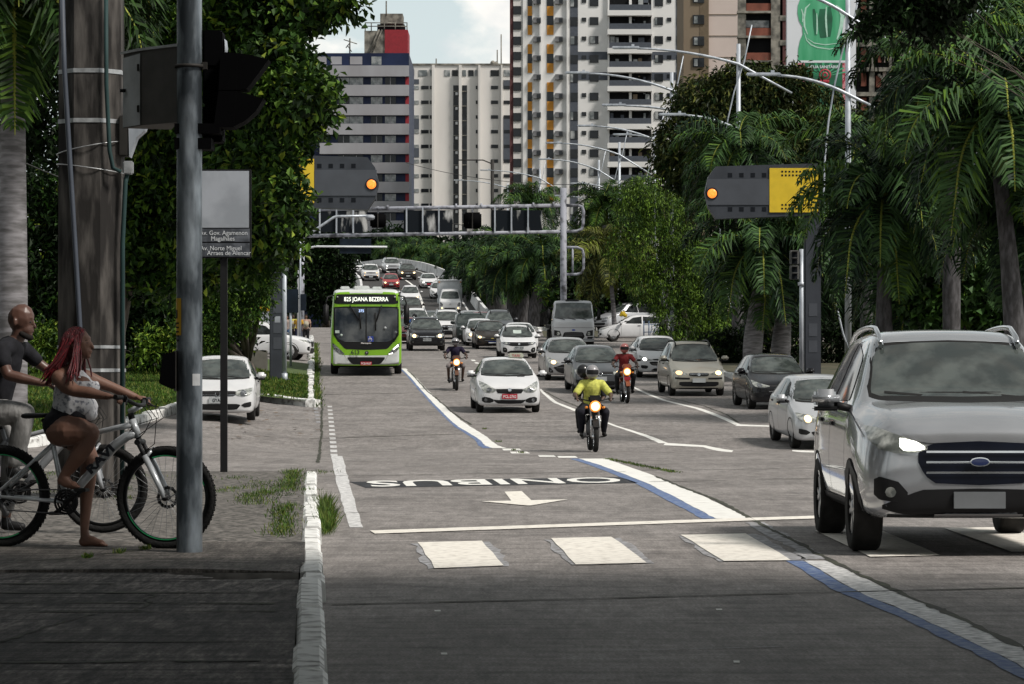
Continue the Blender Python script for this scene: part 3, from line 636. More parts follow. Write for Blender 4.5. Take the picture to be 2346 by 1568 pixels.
# ---- body types (nose at y=0, metres) ----
def hatch(L=3.85, W=1.68, H=1.47, hood=0.72, cowl=0.98, ws=1.78, nosez=0.60, rear=0.25, belt=0.92, low=0.20):
    h = W/2
    return [(0.00, low+.06, h*.62, h*.70, h*.66, nosez, h*.50, nosez+.05, .015), (0.07, low+.01, h*.80, h*.87, h*.83, nosez+.03, h*.66, hood-.01, .02), (0.24, low-.01, h*.91, h*.965, h*.92, nosez+.08, h*.72, hood+.06, .03),
            (0.55, low, h*.93, h*.99, h*.95, belt-.13, h*.75, hood+.14, .035), (0.92, low, h*.93, h, h*.955, belt-.03, h*.80, cowl-.03, .03), (1.06, low, h*.93, h, h*.96, belt, h*.84, cowl+.02, .03),
            (1.22, low, h*.93, h, h*.96, belt+.01, h*.80, cowl+.16, .03), (ws-.08, low, h*.93, h, h*.96, belt+.02, h*.68, H-.07, .035), (ws+.12, low, h*.93, h, h*.96, belt+.03, h*.665, H-.015, .03),
            (2.35, low, h*.93, h, h*.96, belt+.04, h*.67, H, .03), (L-.75, low, h*.93, h, h*.95, belt+.05, h*.665, H-.03, .03), (L-.40, low+.02, h*.92, h*.99, h*.93, belt+.06, h*.64, H-.12, .03),
            (L-.16, low+.06, h*.90, h*.96, h*.89, belt+.04, h*.66, belt+.30, .02), (L-.03, low+.10, h*.86, h*.92, h*.84, belt-.02, h*.68, belt+.06, .01), (L, low+.14, h*.80, h*.86, h*.78, belt-.10, h*.6, belt-.02, .01)]
def sedan(L=4.3, **k):
    s = hatch(L, **k); W = k.get('W', 1.68); h = W/2; b = k.get('belt', 0.92); H = k.get('H', 1.47); lo = k.get('low', .2)
    return s[:10] + [(L-1.35, lo, h*.93, h, h*.95, b+.05, h*.655, H-.05, .03), (L-.85, lo, h*.93, h, h*.94, b+.06, h*.70, b+.20, .03), (L-.40, lo+.02, h*.92, h*.98, h*.92, b+.05, h*.74, b+.13, .02), (L-.06, lo+.08, h*.86, h*.93, h*.86, b, h*.72, b+.08, .01), (L, lo+.14, h*.8, h*.87, h*.8, b-.08, h*.6, b, .01)]
def ws_cols(K, zl, zh, wl, wh):
    """windscreen outline: bottom corners wl at zl, top corners wh at zh (columns across)"""
    return [(-wl, zl+.02, zl+.05), (-wl+.03, zl+.01, zl+.20), (-(wl+wh)/2-.01, zl, (zl+zh)/2+.06), (-wh, zl-.01, zh-.03), (-wh*.5, zl-.02, zh), (0, zl-.025, zh+.01), (wh*.5, zl-.02, zh), (wh, zl-.01, zh-.03), ((wl+wh)/2+.01, zl, (zl+zh)/2+.06), (wl-.03, zl+.01, zl+.20), (wl, zl+.02, zl+.05)]
def lamp_sub(cx, cz, r, rz=None): return [('lamp_reflector', m_lensd, ell_cols(cx, cz, r*1.2, (rz or r)*1.15), 0.014)]

K_TAXI = Kind(sedan(4.15, W=1.70, H=1.42), (0.76, 3.22), 'steel')
k = K_TAXI
k.p('headlight', m_lens, [(.34, .60, .62), (.42, .545, .66), (.52, .53, .72), (.64, .545, .785), (.735, .62, .82), (.77, .72, .835)], both=True, sub=lamp_sub(.53, .615, .062, .05))
k.p('grille', m_trim, [(-.36, .60, .625), (-.32, .525, .635), (0, .505, .64), (.32, .525, .635), (.36, .60, .625)]); k.p('grille_bar', P_WHITE, [(-.36, .635, .65), (-.2, .635, .685), (0, .64, .70), (.2, .635, .685), (.36, .635, .65)], 0.009, body=True)
k.p('badge', m_chrome, ell_cols(0, .61, .048, .048), 0.018, n=10); k.p('lower_intake', m_trim, [(-.42, .34, .36), (-.33, .255, .35), (0, .245, .345), (.33, .255, .35), (.42, .34, .36)])
k.p('fog_lamp_recess', m_trim, [(.42, .30, .36), (.52, .27, .41), (.66, .28, .43), (.72, .32, .40)], both=True, sub=[('fog_lamp', m_lensd, ell_cols(.62, .345, .045, .042), 0.012)])
k.common(ws_cols(k, .99, 1.36, .72, .53), [[(1.5, .98, 1.0), (1.85, .97, 1.28), (2.25, .97, 1.34), (2.3, .97, 1.34)], [(2.36, .97, 1.34), (2.9, .98, 1.31), (3.1, 1.0, 1.22), (3.2, 1.05, 1.10)]], handles=[(2.15, .86), (2.95, .88)])

K_HATCH = Kind(hatch(3.9, W=1.66, H=1.46, hood=.70), (0.74, 3.18), 'steel')
k = K_HATCH
k.p('headlight', m_lens, [(.40, .60, .68), (.46, .575, .71), (.62, .57, .735), (.72, .60, .755), (.765, .66, .755)], both=True, sub=lamp_sub(.57, .645, .062))
k.p('grille', m_trim, [(-.40, .60, .685), (-.38, .575, .69), (0, .57, .695), (.38, .575, .69), (.40, .60, .685)], sub=[('grille_bar', m_chrome, [(-.38, .598, .608), (.38, .598, .608)], 0.012)])
k.p('badge', m_chrome, ell_cols(0, .63, .062, .062), 0.016, n=12, sub=[('badge_ring', m_trim, ell_cols(0, .63, .048, .048), .019)]); k.p('lower_intake', m_trim, [(-.50, .36, .38), (-.42, .27, .40), (0, .255, .40), (.42, .27, .40), (.50, .36, .38)])
k.p('fog_lamp_recess', m_trim, [(.53, .36, .38), (.60, .32, .42), (.72, .33, .445), (.745, .36, .44)], both=True)
k.common(ws_cols(k, .98, 1.38, .70, .53), [[(1.5, .98, 1.0), (1.85, .97, 1.30), (2.3, .97, 1.37), (2.35, .97, 1.37)], [(2.42, .97, 1.37), (3.1, .98, 1.34), (3.4, 1.02, 1.25), (3.5, 1.08, 1.14)]], handles=[(2.2, .86), (3.1, .88)])

K_MINI = Kind(hatch(3.57, W=1.63, H=1.49, hood=.74, cowl=1.00, ws=1.68, nosez=.64, belt=.94, low=.22), (0.66, 2.96), 'std')
k = K_MINI
k.p('grille', m_trim, [(-.74, .66, .75), (-.66, .62, .765), (-.48, .585, .745), (-.36, .55, .72), (0, .53, .715), (.36, .55, .72), (.48, .585, .745), (.66, .62, .765), (.74, .66, .75)], n=24)
k.p('headlight', m_lensd, [(.40, .64, .71), (.50, .60, .735), (.62, .61, .755), (.72, .66, .75)], .010, both=True, sub=[('lamp_reflector', m_lens, ell_cols(.56, .675, .055, .05), 0.015)])
k.p('badge', m_chrome, ell_cols(0, .63, .05, .04), .016, n=10); k.p('lower_intake', m_trim, [(-.52, .24, .27), (-.40, .22, .345), (0, .21, .35), (.40, .22, .345), (.52, .24, .27)])
k.p('fog_lamp_recess', m_trim, [(.52, .30, .40), (.58, .26, .475), (.68, .28, .49), (.715, .32, .47)], both=True, sub=[('fog_lamp', m_lens, ell_cols(.63, .39, .03, .03), .012)])
k.common(ws_cols(k, 1.0, 1.40, .68, .53), [[(1.45, 1.0, 1.02), (1.8, .99, 1.32), (2.2, .99, 1.39), (2.25, .99, 1.39)], [(2.3, .99, 1.39), (2.9, 1.0, 1.36), (3.1, 1.04, 1.27), (3.2, 1.10, 1.16)]], handles=[(2.1, .88)], rails='black')

K_COMPACT = Kind(hatch(3.95, W=1.72, H=1.47, hood=.68, cowl=.97, nosez=.56), (0.78, 3.30), 'multi')
k = K_COMPACT
k.p('headlight', m_lens, [(.42, .60, .64), (.50, .57, .68), (.64, .565, .75), (.74, .60, .80), (.785, .68, .81)], both=True, sub=lamp_sub(.60, .635, .07, .055))
k.p('grille', m_trim, [(-.60, .44, .46), (-.46, .30, .50), (-.30, .25, .56), (0, .24, .58), (.30, .25, .56), (.46, .30, .50), (.60, .44, .46)], n=20, sub=[('grille_bar', m_chrome, [(-.50, .44, .452), (.50, .44, .452)], 0.012)])
k.p('upper_grille', m_trim, [(-.34, .60, .64), (0, .60, .65), (.34, .60, .64)]); k.p('badge', m_chrome, ell_cols(0, .625, .06, .035), .016, n=10)
k.p('fog_lamp_recess', m_trim, [(.62, .28, .34), (.70, .27, .43), (.76, .30, .46)], both=True, sub=[('fog_lamp', m_lensd, ell_cols(.70, .34, .03, .04), .012)])
k.p('bumper_lip', m_chrome, [(-.60, .215, .225), (-.4, .20, .215), (0, .195, .21), (.4, .20, .215), (.60, .215, .225)], .010, n=20, m=1)
k.common(ws_cols(k, .97, 1.38, .73, .55), [[(1.5, .98, 1.0), (1.85, .97, 1.29), (2.3, .97, 1.37), (2.35, .97, 1.37)], [(2.42, .97, 1.37), (3.1, .98, 1.34), (3.4, 1.02, 1.25), (3.5, 1.08, 1.14)]], handles=[(2.2, .86), (3.1, .88)])

K_CHEV = Kind(hatch(3.93, W=1.70, H=1.47, hood=.70, cowl=.98, nosez=.58), (0.78, 3.30), 'multi')
k = K_CHEV
k.p('headlight', m_lens, [(.36, .62, .645), (.48, .60, .67), (.62, .595, .72), (.74, .62, .78), (.785, .69, .79)], both=True, sub=lamp_sub(.62, .655, .06, .045))
k.p('grille', m_trim, [(-.36, .64, .655), (-.30, .615, .665), (0, .61, .67), (.30, .615, .665), (.36, .64, .655)]); k.p('lower_intake', m_trim, [(-.46, .52, .56), (-.38, .44, .575), (0, .42, .575), (.38, .44, .575), (.46, .52, .56)], sub=[('grille_bar', m_chrome, [(-.38, .49, .50), (.38, .49, .50)], .012)])
k.p('badge', M('gold_badge', (.6, .45, .12), .3, .8), [(-.07, .585, .605), (-.03, .58, .61), (0, .577, .613), (.03, .58, .61), (.07, .585, .605)], .016, n=8)
k.p('bumper_grille', m_trim, [(-.40, .26, .28), (-.3, .245, .34), (0, .24, .345), (.3, .245, .34), (.40, .26, .28)])
k.p('fog_lamp_recess', m_trim, [(.52, .36, .42), (.58, .32, .44), (.72, .34, .45), (.755, .37, .44)], both=True)
k.common(ws_cols(k, .98, 1.38, .72, .54), [[(1.45, .98, 1.0), (1.85, .97, 1.30), (2.3, .97, 1.37), (2.35, .97, 1.37)], [(2.42, .97, 1.37), (3.1, .98, 1.34), (3.4, 1.02, 1.25), (3.5, 1.08, 1.14)]], handles=[(2.2, .86), (3.1, .88)])

K_MPV = Kind(hatch(3.95, W=1.70, H=1.66, hood=.80, cowl=1.10, ws=1.70, nosez=.64, belt=1.02, low=.22), (0.72, 3.22), 'steel')
k = K_MPV
k.p('headlight', m_lens, [(.36, .67, .69), (.44, .655, .73), (.60, .655, .785), (.72, .68, .81), (.775, .74, .80)], both=True, sub=lamp_sub(.60, .72, .085, .055))
k.p('grille', m_trim, [(-.30, .645, .70), (-.26, .62, .715), (0, .61, .72), (.26, .62, .715), (.30, .645, .70)], sub=[('grille_bar', m_chrome, [(-.27, .66, .668), (.27, .66, .668)], .012), ('grille_bar', m_chrome, [(-.27, .69, .698), (.27, .69, .698)], .012)])
k.p('badge', m_chrome, ell_cols(0, .67, .05, .04), .016, n=10); k.p('bumper_strip', m_trim, [(.28, .52, .57), (.5, .52, .575), (.72, .53, .585)], both=True)
k.p('lower_intake', m_trim, [(-.60, .36, .44), (-.5, .31, .45), (0, .30, .45), (.5, .31, .45), (.60, .36, .44)]); k.p('bumper_lip', m_trim, [(-.68, .22, .255), (0, .21, .265), (.68, .22, .255)], .008)
k.common(ws_cols(k, 1.08, 1.53, .72, .56), [[(1.35, 1.08, 1.1), (1.7, 1.07, 1.44), (2.2, 1.07, 1.55), (2.25, 1.07, 1.55)], [(2.3, 1.07, 1.55), (3.1, 1.08, 1.53), (3.5, 1.12, 1.42), (3.6, 1.16, 1.26)]], mirror=(0, 1.1, 1.08), handles=[(2.1, .94), (3.0, .96)], rails='black')

K_SUV = Kind(hatch(4.25, W=1.78, H=1.68, hood=.90, cowl=1.12, ws=1.85, nosez=.72, belt=1.04, low=.26), (0.84, 3.42), 'suv')
k = K_SUV
k.p('headlight', m_lens, [(.42, .74, .80), (.50, .70, .84), (.66, .70, .87), (.76, .73, .90), (.81, .79, .90)], both=True, sub=lamp_sub(.62, .785, .075))
k.p('grille', m_trim, [(-.38, .74, .80), (-.33, .60, .82), (-.2, .56, .83), (0, .55, .83), (.2, .56, .83), (.33, .60, .82), (.38, .74, .80)], n=20, sub=[('grille_frame', m_chrome, [(-.36, .735, .76), (.36, .735, .76)], .012)])
k.p('badge', m_chrome, [(-.08, .735, .76), (-.03, .725, .77), (.03, .725, .77), (.08, .735, .76)], .018, n=8)
k.p('lower_intake', m_trim, [(-.55, .32, .38), (-.46, .30, .50), (0, .29, .51), (.46, .30, .50), (.55, .32, .38)]); k.p('skid_plate', m_chrome, [(-.50, .275, .285), (0, .265, .285), (.50, .275, .285)], .012, n=16, m=1)
k.p('fog_lamp_recess', m_trim, [(.60, .40, .50), (.66, .38, .56), (.76, .40, .56), (.79, .44, .52)], both=True, sub=[('fog_lamp', m_lens, ell_cols(.69, .46, .04, .035), .012)])
k.common(ws_cols(k, 1.12, 1.56, .75, .58), [[(1.5, 1.12, 1.14), (1.9, 1.11, 1.48), (2.4, 1.11, 1.57), (2.45, 1.11, 1.57)], [(2.52, 1.11, 1.57), (3.4, 1.12, 1.54), (3.75, 1.17, 1.42), (3.85, 1.22, 1.3)]], mirror=(0.01, 1.2, 1.10), handles=[(2.3, .98), (3.2, 1.0)], rails='chrome')

# boxy jeep-like kind
jeep = [(0.00, .30, .66, .74, .72, .84, .68, .92, .01), (0.10, .27, .80, .86, .84, .90, .76, .98, .02), (0.35, .26, .84, .89, .87, .98, .78, 1.03, .02), (0.95, .26, .85, .89, .875, 1.08, .80, 1.10, .02), (1.12, .26, .85, .89, .875, 1.10, .79, 1.16, .02),
        (1.25, .26, .85, .89, .875, 1.11, .76, 1.30, .02), (1.62, .26, .85, .89, .875, 1.12, .70, 1.66, .02), (1.85, .26, .85, .89, .875, 1.12, .70, 1.70, .02), (3.6, .26, .85, .89, .87, 1.13, .70, 1.69, .02), (4.0, .28, .84, .88, .86, 1.13, .70, 1.55, .02), (4.15, .34, .82, .86, .84, 1.10, .72, 1.2, .01), (4.2, .4, .78, .82, .8, 1.0, .7, 1.05, .01)]
K_JEEP = Kind(jeep, (0.82, 3.38), 'suv'); k = K_JEEP
k.p('headlight', m_lens, ell_cols(.60, .86, .09, .08), both=True, sub=lamp_sub(.60, .86, .05)); k.p('grille', m_trim, [(-.46, .80, .90), (0, .79, .91), (.46, .80, .90)])
k.p('lower_intake', m_trim, [(-.76, .34, .50), (-.6, .31, .56), (0, .30, .58), (.6, .31, .56), (.76, .34, .50)]); k.p('fog_lamp', m_lensd, ell_cols(.66, .58, .05, .05), .010, both=True, sub=[('headlamp_bulb', m_lensd, ell_cols(.66, .58, .045, .045), .016)])
k.common(ws_cols(k, 1.16, 1.58, .76, .64), [[(1.4, 1.17, 1.2), (1.65, 1.17, 1.55), (2.3, 1.17, 1.6)], [(2.38, 1.17, 1.6), (3.5, 1.17, 1.58), (3.7, 1.2, 1.5)]], mirror=(0.02, 1.2, 1.14), rails='black')

def place_road(K, name, label, px, y, rz=RA, ramp=False, dY=0.0, side=None, **kw):
    """put a vehicle where its front tyres touch the road at photo point (px, y)"""
    if ramp:
        Y = 200.0
        while Y < 420 and PZ(y, Y) > ramp_z(Y): Y += 0.2
        X = PX(px, Y); z = ramp_z(Y)+0.015; sl_ = math.atan(ramp_z(Y+3)-ramp_z(Y))/1.0; sl_ = math.atan((ramp_z(Y+3)-ramp_z(Y))/3); rz = math.atan2(-(rampR(Y+3)-rampR(Y)), 3)
    else:
        Y = ground_Y(px, y) + dY; X = PX(px, Y); z = gz(X, Y); sl_ = math.atan((gz(X, Y+3.3)-gz(X, Y+0.7))/2.6)
    yf = K.wb[0] if hasattr(K, 'wb') else 0
    # the origin is the nose: move it towards us by the front overhang
    nose = Vector((X, Y, z)) - Vector((-math.sin(rz), math.cos(rz), 0))*yf; z0 = z - math.tan(sl_)*yf
    return arrange(K, name, label, (nose.x, nose.y, z0), rz, slope=sl_, **kw)
W_, R_, B_, I_ = m_plw, m_plr, m_plb, m_ink
def taxi_extra(t, K):
    h, _, _, _ = K.bvh.ray_cast(Vector((.30, 1.95, 4)), Vector((0, 0, -1)))
    s_ = MB().bbox(.10, .50, 1.87, 2.03, h.z-0.01, h.z+.13, .03).build('taxi_sign', M('taxi_lamp', (.45, .46, .38), .4), t); text('sign_lettering', 'TAXI', .10, m_plr, s_, (.30, 1.865, h.z+.06))
    V, Fa = patch(K.bvh, [(.25, .93, .95), (.45, .93, .95)], .01); link('bonnet_vent', mesh_np('bonnet_vent', V, Fa, m_trim), t)
place_road(K_TAXI, 'parked_car' if False else 'taxi', 'white taxi with red plate and roof sign, nearest car beside the bus lane', 1163, 946, col=P_WHITE, cat='taxi', group=None, plate=(.44, R_, m_inkw, 'PCL-2762'), extra=taxi_extra)
place_road(K_HATCH, 'car', 'silver white hatchback with one lit headlamp, just left of the large near suv', 1900, 1029, col=P_LSIL, lamps=(m_lit, None), plate=(.47, W_, I_, None))
place_road(K_CHEV, 'car', 'black hatchback with large swept headlamps, right lane behind the silver hatchback', 1783, 938, col=P_BLACK, lamps=(None, None), plate=(.42, W_, I_, None))
place_road(K_MPV, 'minivan', 'tall champagne minivan with both headlamps glowing warm', 1594, 908, col=P_BEIGE, cat='minivan', lamps=(m_dim, m_lit), plate=(.49, W_, I_, None))
place_road(K_CHEV, 'car', 'white hatchback half hidden behind the champagne minivan', 1512, 866, col=P_WHITE, lamps=(m_litc, None), plate=(.36, B_, m_inkw, None))
place_road(K_SUV if False else K_HATCH, 'car', 'dark grey car behind the rider in the yellow shirt', 1370, 902, col=P_GREY, lamps=(m_dim, m_lit), plate=(.47, W_, I_, None))
place_road(K_COMPACT, 'car', 'silver beige hatchback with wide dark grille, in front of the grey truck', 1304, 872, col=P_SILVER, lamps=(m_lit, m_dim), plate=(.36, W_, I_, None))
def sunshade(t, K):
    V, Fa = patch(K.bvh, [(-.18, 1.13, 1.27), (0, 1.12, 1.26), (.18, 1.13, 1.27)], .014); link('paper_sheet', mesh_np('paper_sheet', V, Fa, m_paper), t)
place_road(K_MINI, 'car', 'small white car with black grille and a paper sheet behind its windscreen', 1187, 822, col=P_WHITE, plate=(.47, W_, I_, 'PDV-4210'), extra=sunshade)
place_road(K_TAXI, 'car', 'white saloon just behind the small white car with the paper sheet', 1193, 806, col=P_WHITE, plate=(.44, W_, I_, None))
place_road(K_CHEV, 'car', 'black saloon with a single dazzling headlamp, left of the small white car', 1126, 801, col=P_BROWN, lamps=(m_lit, None), plate=(.36, B_, m_inkw, None))
place_road(K_HATCH, 'car', 'white hatchback tucked behind the black saloon with the dazzling lamp', 1102, 794, col=P_WHITE, lamps=(m_lit, None))
place_road(K_JEEP, 'car', 'dark green car partly hidden beside the far motorcyclist', 1080, 789, col=P_GREEN, detail=False)
place_road(K_SUV, 'car', 'black suv with wide chrome grille and lit lamps, right of the bus', 977, 805, col=P_BLACK, lamps=(m_lit, m_lit), plate=(.60, W_, I_, 'PGN-2731'))
place_road(K_SUV, 'pickup_truck', 'white pickup with a lit lamp behind the black suv beside the bus', 1026, 776, col=P_WHITE, cat='pickup', lamps=(None, m_lit), plate=(.62, W_, I_, None))
place_road(K_HATCH, 'car', 'dark red car mostly hidden between the bus and the black suv', 930, 788, col=P_DRED, lamps=(m_dim, None), detail=False)
place_road(K_SUV, 'car', 'white car with roof rails behind the helmeted rider in blue', 953, 770, col=P_WHITE, detail=False)
place_road(K_HATCH, 'car', 'dark car roof between the railed white car and the white pickup', 990, 767, col=P_GREY, detail=False)
place_road(K_HATCH, 'car', 'silver car right of the far motorcyclist at the foot of the ramp', 1080, 766, col=P_SILVER, detail=False)
place_road(K_TAXI, 'car', 'dark saloon between the silver car and the dark railed van near the ramp', 1108, 768, col=P_DRED, detail=False)
place_road(K_MPV, 'minivan', 'dark minivan with roof rails in front of the palm trunks', 1146, 775, col=P_GREY, cat='minivan', detail=False)
# cars on the ramp
place_road(K_COMPACT, 'car', 'white hatchback on the ramp just left of the box truck', 1007, 684, ramp=True, col=P_WHITE, group='cars coming down the ramp')
place_road(K_TAXI, 'taxi', 'white taxi with red plate high on the ramp by the right parapet', 982, 660, ramp=True, col=P_WHITE, cat='taxi', group='cars coming down the ramp', plate=(.44, R_, m_inkw, None), lamps=(m_litc, None))
place_road(K_HATCH, 'car', 'bright red car with lit lamps coming down the ramp', 896, 662, ramp=True, col=P_RED, group='cars coming down the ramp', lamps=(m_lit, m_lit), plate=(.47, W_, I_, None))
place_road(K_MPV, 'car', 'white tall car above the black suv, left lane of the ramp', 940, 699, ramp=True, col=P_WHITE, group='cars coming down the ramp', lamps=(m_litc, m_lit))
place_road(K_SUV, 'car', 'dark suv with bright chrome front beside the bus roof', 940, 733, ramp=True, col=P_BROWN, group='cars coming down the ramp', lamps=(None, m_lit), plate=(.5, W_, I_, None))
place_road(K_JEEP, 'car', 'white boxy jeep with low orange lamps near the top of the ramp', 849, 643, ramp=True, col=P_WHITE, group='cars coming down the ramp', lamps=(m_dim, m_dim), plate=(.45, W_, I_, None))
place_road(K_SUV, 'car', 'dark suv with two warm lamps near the top of the ramp', 934, 641, ramp=True, col=P_BROWN, group='cars coming down the ramp', lamps=(m_lit, m_lit), plate=(.45, W_, I_, None))
place_road(K_JEEP, 'car', 'silver suv with one bright lamp, furthest car on the ramp', 898, 626, ramp=True, col=P_LSIL, group='cars coming down the ramp', lamps=(m_litc, None))
place_road(K_MPV, 'minivan', 'pale van at the very top of the ramp behind the white jeep', 815, 630, ramp=True, col=P_WHITE, cat='minivan', group='cars coming down the ramp', detail=False)
# parked / side street
place_road(K_HATCH, 'car', 'white hatchback waiting in the side street behind the street name sign', 503, 965, rz=0.05, col=P_WHITE, group=None, plate=(.485, W_, I_, 'GYA-0'))
t = arrange(K_CHEV, 'car', 'white hatchback seen side on, crossing behind the grey truck', (PX(1371, 158), 158, gz(5, 158)+0.05), -1.52, P_WHITE, group=None)
def black_cladding(t, K): pass
t = arrange(K_SUV, 'car', 'white suv seen side on behind the grey column on the left', (PX(716, 120), 120, gz(-9, 120)+0.02), 1.50, P_WHITE, group=None, lamps=(None, None))
t = arrange(K_MPV, 'minivan', 'silver minivan behind the white hatchback that is seen side on', (PX(1372, 166), 166, gz(5, 166)+0.45), -1.0, P_LSIL, cat='minivan', group=None, detail=False)
# the big near SUV
m_dbl = M('badge_blue', (.01, .02, .09), .3, coat=.5)
near = hatch(4.1, W=1.82, H=1.80, hood=1.03, cowl=1.22, ws=1.75, nosez=.84, belt=1.12, low=.30)
K_NEAR = Kind(near, (0.80, 3.32), 'suv'); k = K_NEAR
m_ngr = M('grille_plastic', (0.006, 0.008, 0.016), 0.3, var=0.3)
k.p('headlight', m_lens, [(.40, .83, .86), (.50, .80, .90), (.64, .80, .95), (.76, .83, 1.0), (.83, .90, 1.01)], n=18, m=8, both=True, sub=[('lamp_reflector', m_litc, [(.42, .835, .85), (.48, .82, .89), (.58, .82, .915), (.61, .85, .918)], .012)])
k.p('grille', m_ngr, [(-.47, .73, .80), (-.42, .63, .85), (-.34, .57, .88), (0, .555, .895), (.34, .57, .88), (.42, .63, .85), (.47, .73, .80)], n=28, m=10,
    sub=[('grille_bar', m_chrome, [(-.41, z, z+.016), (.41, z, z+.016)], .022) for z in (.645, .725, .805)])
k.p('badge', m_dbl, ell_cols(0, .735, .07, .028), .035, n=12, sub=[('badge_ring', m_chrome, ell_cols(0, .735, .082, .036), .032)])
k.p('lower_intake', m_trim, [(-.74, .37, .40), (-.60, .33, .46), (-.44, .32, .52), (0, .31, .53), (.44, .32, .52), (.60, .33, .46), (.74, .37, .40)], n=24)
k.p('bumper_lip', m_trim, [(-.70, .27, .325), (0, .255, .315), (.70, .27, .325)], .010, n=24); k.p('skid_plate', P_SILVER, [(-.34, .285, .33), (0, .275, .33), (.34, .285, .33)], .02)
k.p('fog_lamp_recess', m_trim, [(.55, .44, .50), (.62, .42, .58), (.76, .44, .62), (.80, .48, .60)], both=True, sub=[('fog_lamp', m_lens, ell_cols(.68, .50, .042, .04), .012)])
k.p('bonnet_line', m_rubber, [(-.58, .90, .906), (-.4, .875, .881), (0, .865, .871), (.4, .875, .881), (.58, .90, .906)], .004, n=24, m=1)
k.p('side_cladding', m_trim, [(.35, .30, .42), (.46, .30, .62), (.80, .69, .74), (1.13, .30, .62), (1.25, .27, .40), (3.0, .27, .40)], .008, 'right', 24, 3, both=True)
k.common(ws_cols(k, 1.24, 1.67, .70, .59), [[(1.45, 1.20, 1.22), (1.75, 1.19, 1.56), (2.3, 1.19, 1.68), (2.35, 1.19, 1.68)], [(2.42, 1.19, 1.68), (3.2, 1.20, 1.66), (3.6, 1.25, 1.53), (3.7, 1.30, 1.40)]], mirror=(0.05, 1.15, 1.16), handles=[(2.2, 1.0), (3.1, 1.02)], rails='chrome')
arrange(K_NEAR, 'large_suv', 'large silver suv with lit lamp, nearest vehicle, cut off by the right edge', (3.60, 21.85, 0), -0.005, M('paint_near_silver', (.40, .41, .43), .2, .55, var=.05, scale=2, coat=1.0), cat='suv', group=None, lamps=(m_litc, m_litc), plate=(.44, M('plate_dim', (.16, .17, .18), .5), I_, None))
# ---------------------------------------------------------------- bus, trucks
P_BUS = M('bus_green', (0.21, 0.45, 0.012), 0.35, var=0.06, scale=1.5, coat=0.6); P_BUSW = M('bus_white', (0.62, 0.64, 0.63), 0.4, var=0.08, coat=0.5)
def box_st(L, W, H, z0, nose=0.10, r=0.16):
    h = W/2; return [(0, z0+.02, h-.14, h-.10, h-.12, H*0.55, h-.22, H-.16, .01), (.05, z0, h-.04, h-.03, h-.04, H*0.55, h-.14, H-.05, .02), (.20, z0, h-.01, h, h, H*0.55, h-.09, H-.01, .03), (.8, z0, h-.01, h, h, H*0.55, h-.08, H, .03),
            (L-.5, z0, h-.01, h, h, H*0.55, h-.08, H, .03), (L-.06, z0, h-.02, h-.01, h-.02, H*0.55, h-.1, H-.03, .02), (L, z0+.05, h-.08, h-.08, h-.1, H*0.55, h-.2, H-.1, .01)]
class Boxy(Kind):
    def __init__(s, st, wb, mats):
        super().__init__(st, wb, 'truck')
K_BUS = Kind(box_st(11.8, 2.54, 3.13, .36), (2.4, 8.6), 'truck'); k = K_BUS
k.body.materials.clear(); k.body.materials.append(P_BUS); k.body.materials.append(P_BUSW)
for p in k.body.polygons: p.material_index = 1 if (p.center.z > 3.0 or (abs(p.normal.x) > .8 and p.center.y > .5)) else 0
m_bglass = M('bus_windscreen', (0.020, 0.028, 0.038), 0.06, scale=1.3, col2=(0.11, 0.12, 0.125), lo=0.42, hi=0.62, spec=0.7); m_led = M('led_text', (0.95, 1.0, 0.86), .4, var=.02, emit=1.1); m_disp = M('led_panel', (0.035, 0.04, 0.045), .3, var=.3, scale=30)
k.p('bumper', P_BUSW, [(-1.25, .36, 1.02), (-1.1, .36, .90), (-.82, .36, .74), (0, .36, .725), (.82, .36, .74), (1.1, .36, .90), (1.25, .36, 1.02)], .006, n=30, m=8,
    sub=[('bumper_crease', m_rubber, [(.66, .52, .535), (.78, .74, .755)], .02), ('bumper_crease', m_rubber, [(-.78, .74, .755), (-.66, .52, .535)], .02)])
k.p('front_panel', m_trim, [(-1.16, 1.50, 2.49), (-.95, 1.18, 2.50), (-.75, .96, 2.51), (0, .93, 2.515), (.75, .96, 2.51), (.95, 1.18, 2.50), (1.16, 1.50, 2.49)], .008, n=30, m=12)
k.p('windscreen', m_bglass, [(-1.11, 1.56, 2.44), (-1.0, 1.36, 2.455), (-.75, 1.25, 2.46), (0, 1.21, 2.46), (.75, 1.25, 2.46), (1.0, 1.36, 2.455), (1.11, 1.56, 2.44)], .014, n=30, m=12)
k.p('windscreen_divider', m_trim, [(-.018, 1.2, 2.47), (.018, 1.2, 2.47)], .022, n=2)
k.p('destination_display', m_trim, [(-1.14, 2.62, 2.86), (-1.08, 2.60, 2.94), (0, 2.60, 2.955), (1.08, 2.60, 2.94), (1.14, 2.62, 2.86)], .012, n=20, m=6, sub=[('display_panel', m_disp, [(-.82, 2.65, 2.88), (.82, 2.65, 2.88)], .018)])
k.p('grille', m_trim, [(-.66, .61, .665), (-.5, .42, .67), (0, .40, .67), (.5, .42, .67), (.66, .61, .665)], .012, n=20)
k.p('headlight', m_lensd, [(.77, .765, .79), (.95, .79, .97), (1.08, .88, 1.10), (1.20, 1.06, 1.19)], .014, both=True, sub=[('headlamp_bulb', m_lens, [(.80, .775, .787), (.95, .80, .83)], .02), ('lamp_reflector', m_lens, [(.96, .93, .97), (1.14, 1.06, 1.13)], .02)])
k.p('emblem', m_ink, ell_cols(.02, .82, .07, .07), .014, n=12, sub=[('emblem_ring', m_chrome, ell_cols(.02, .84, .03, .03), .02)])
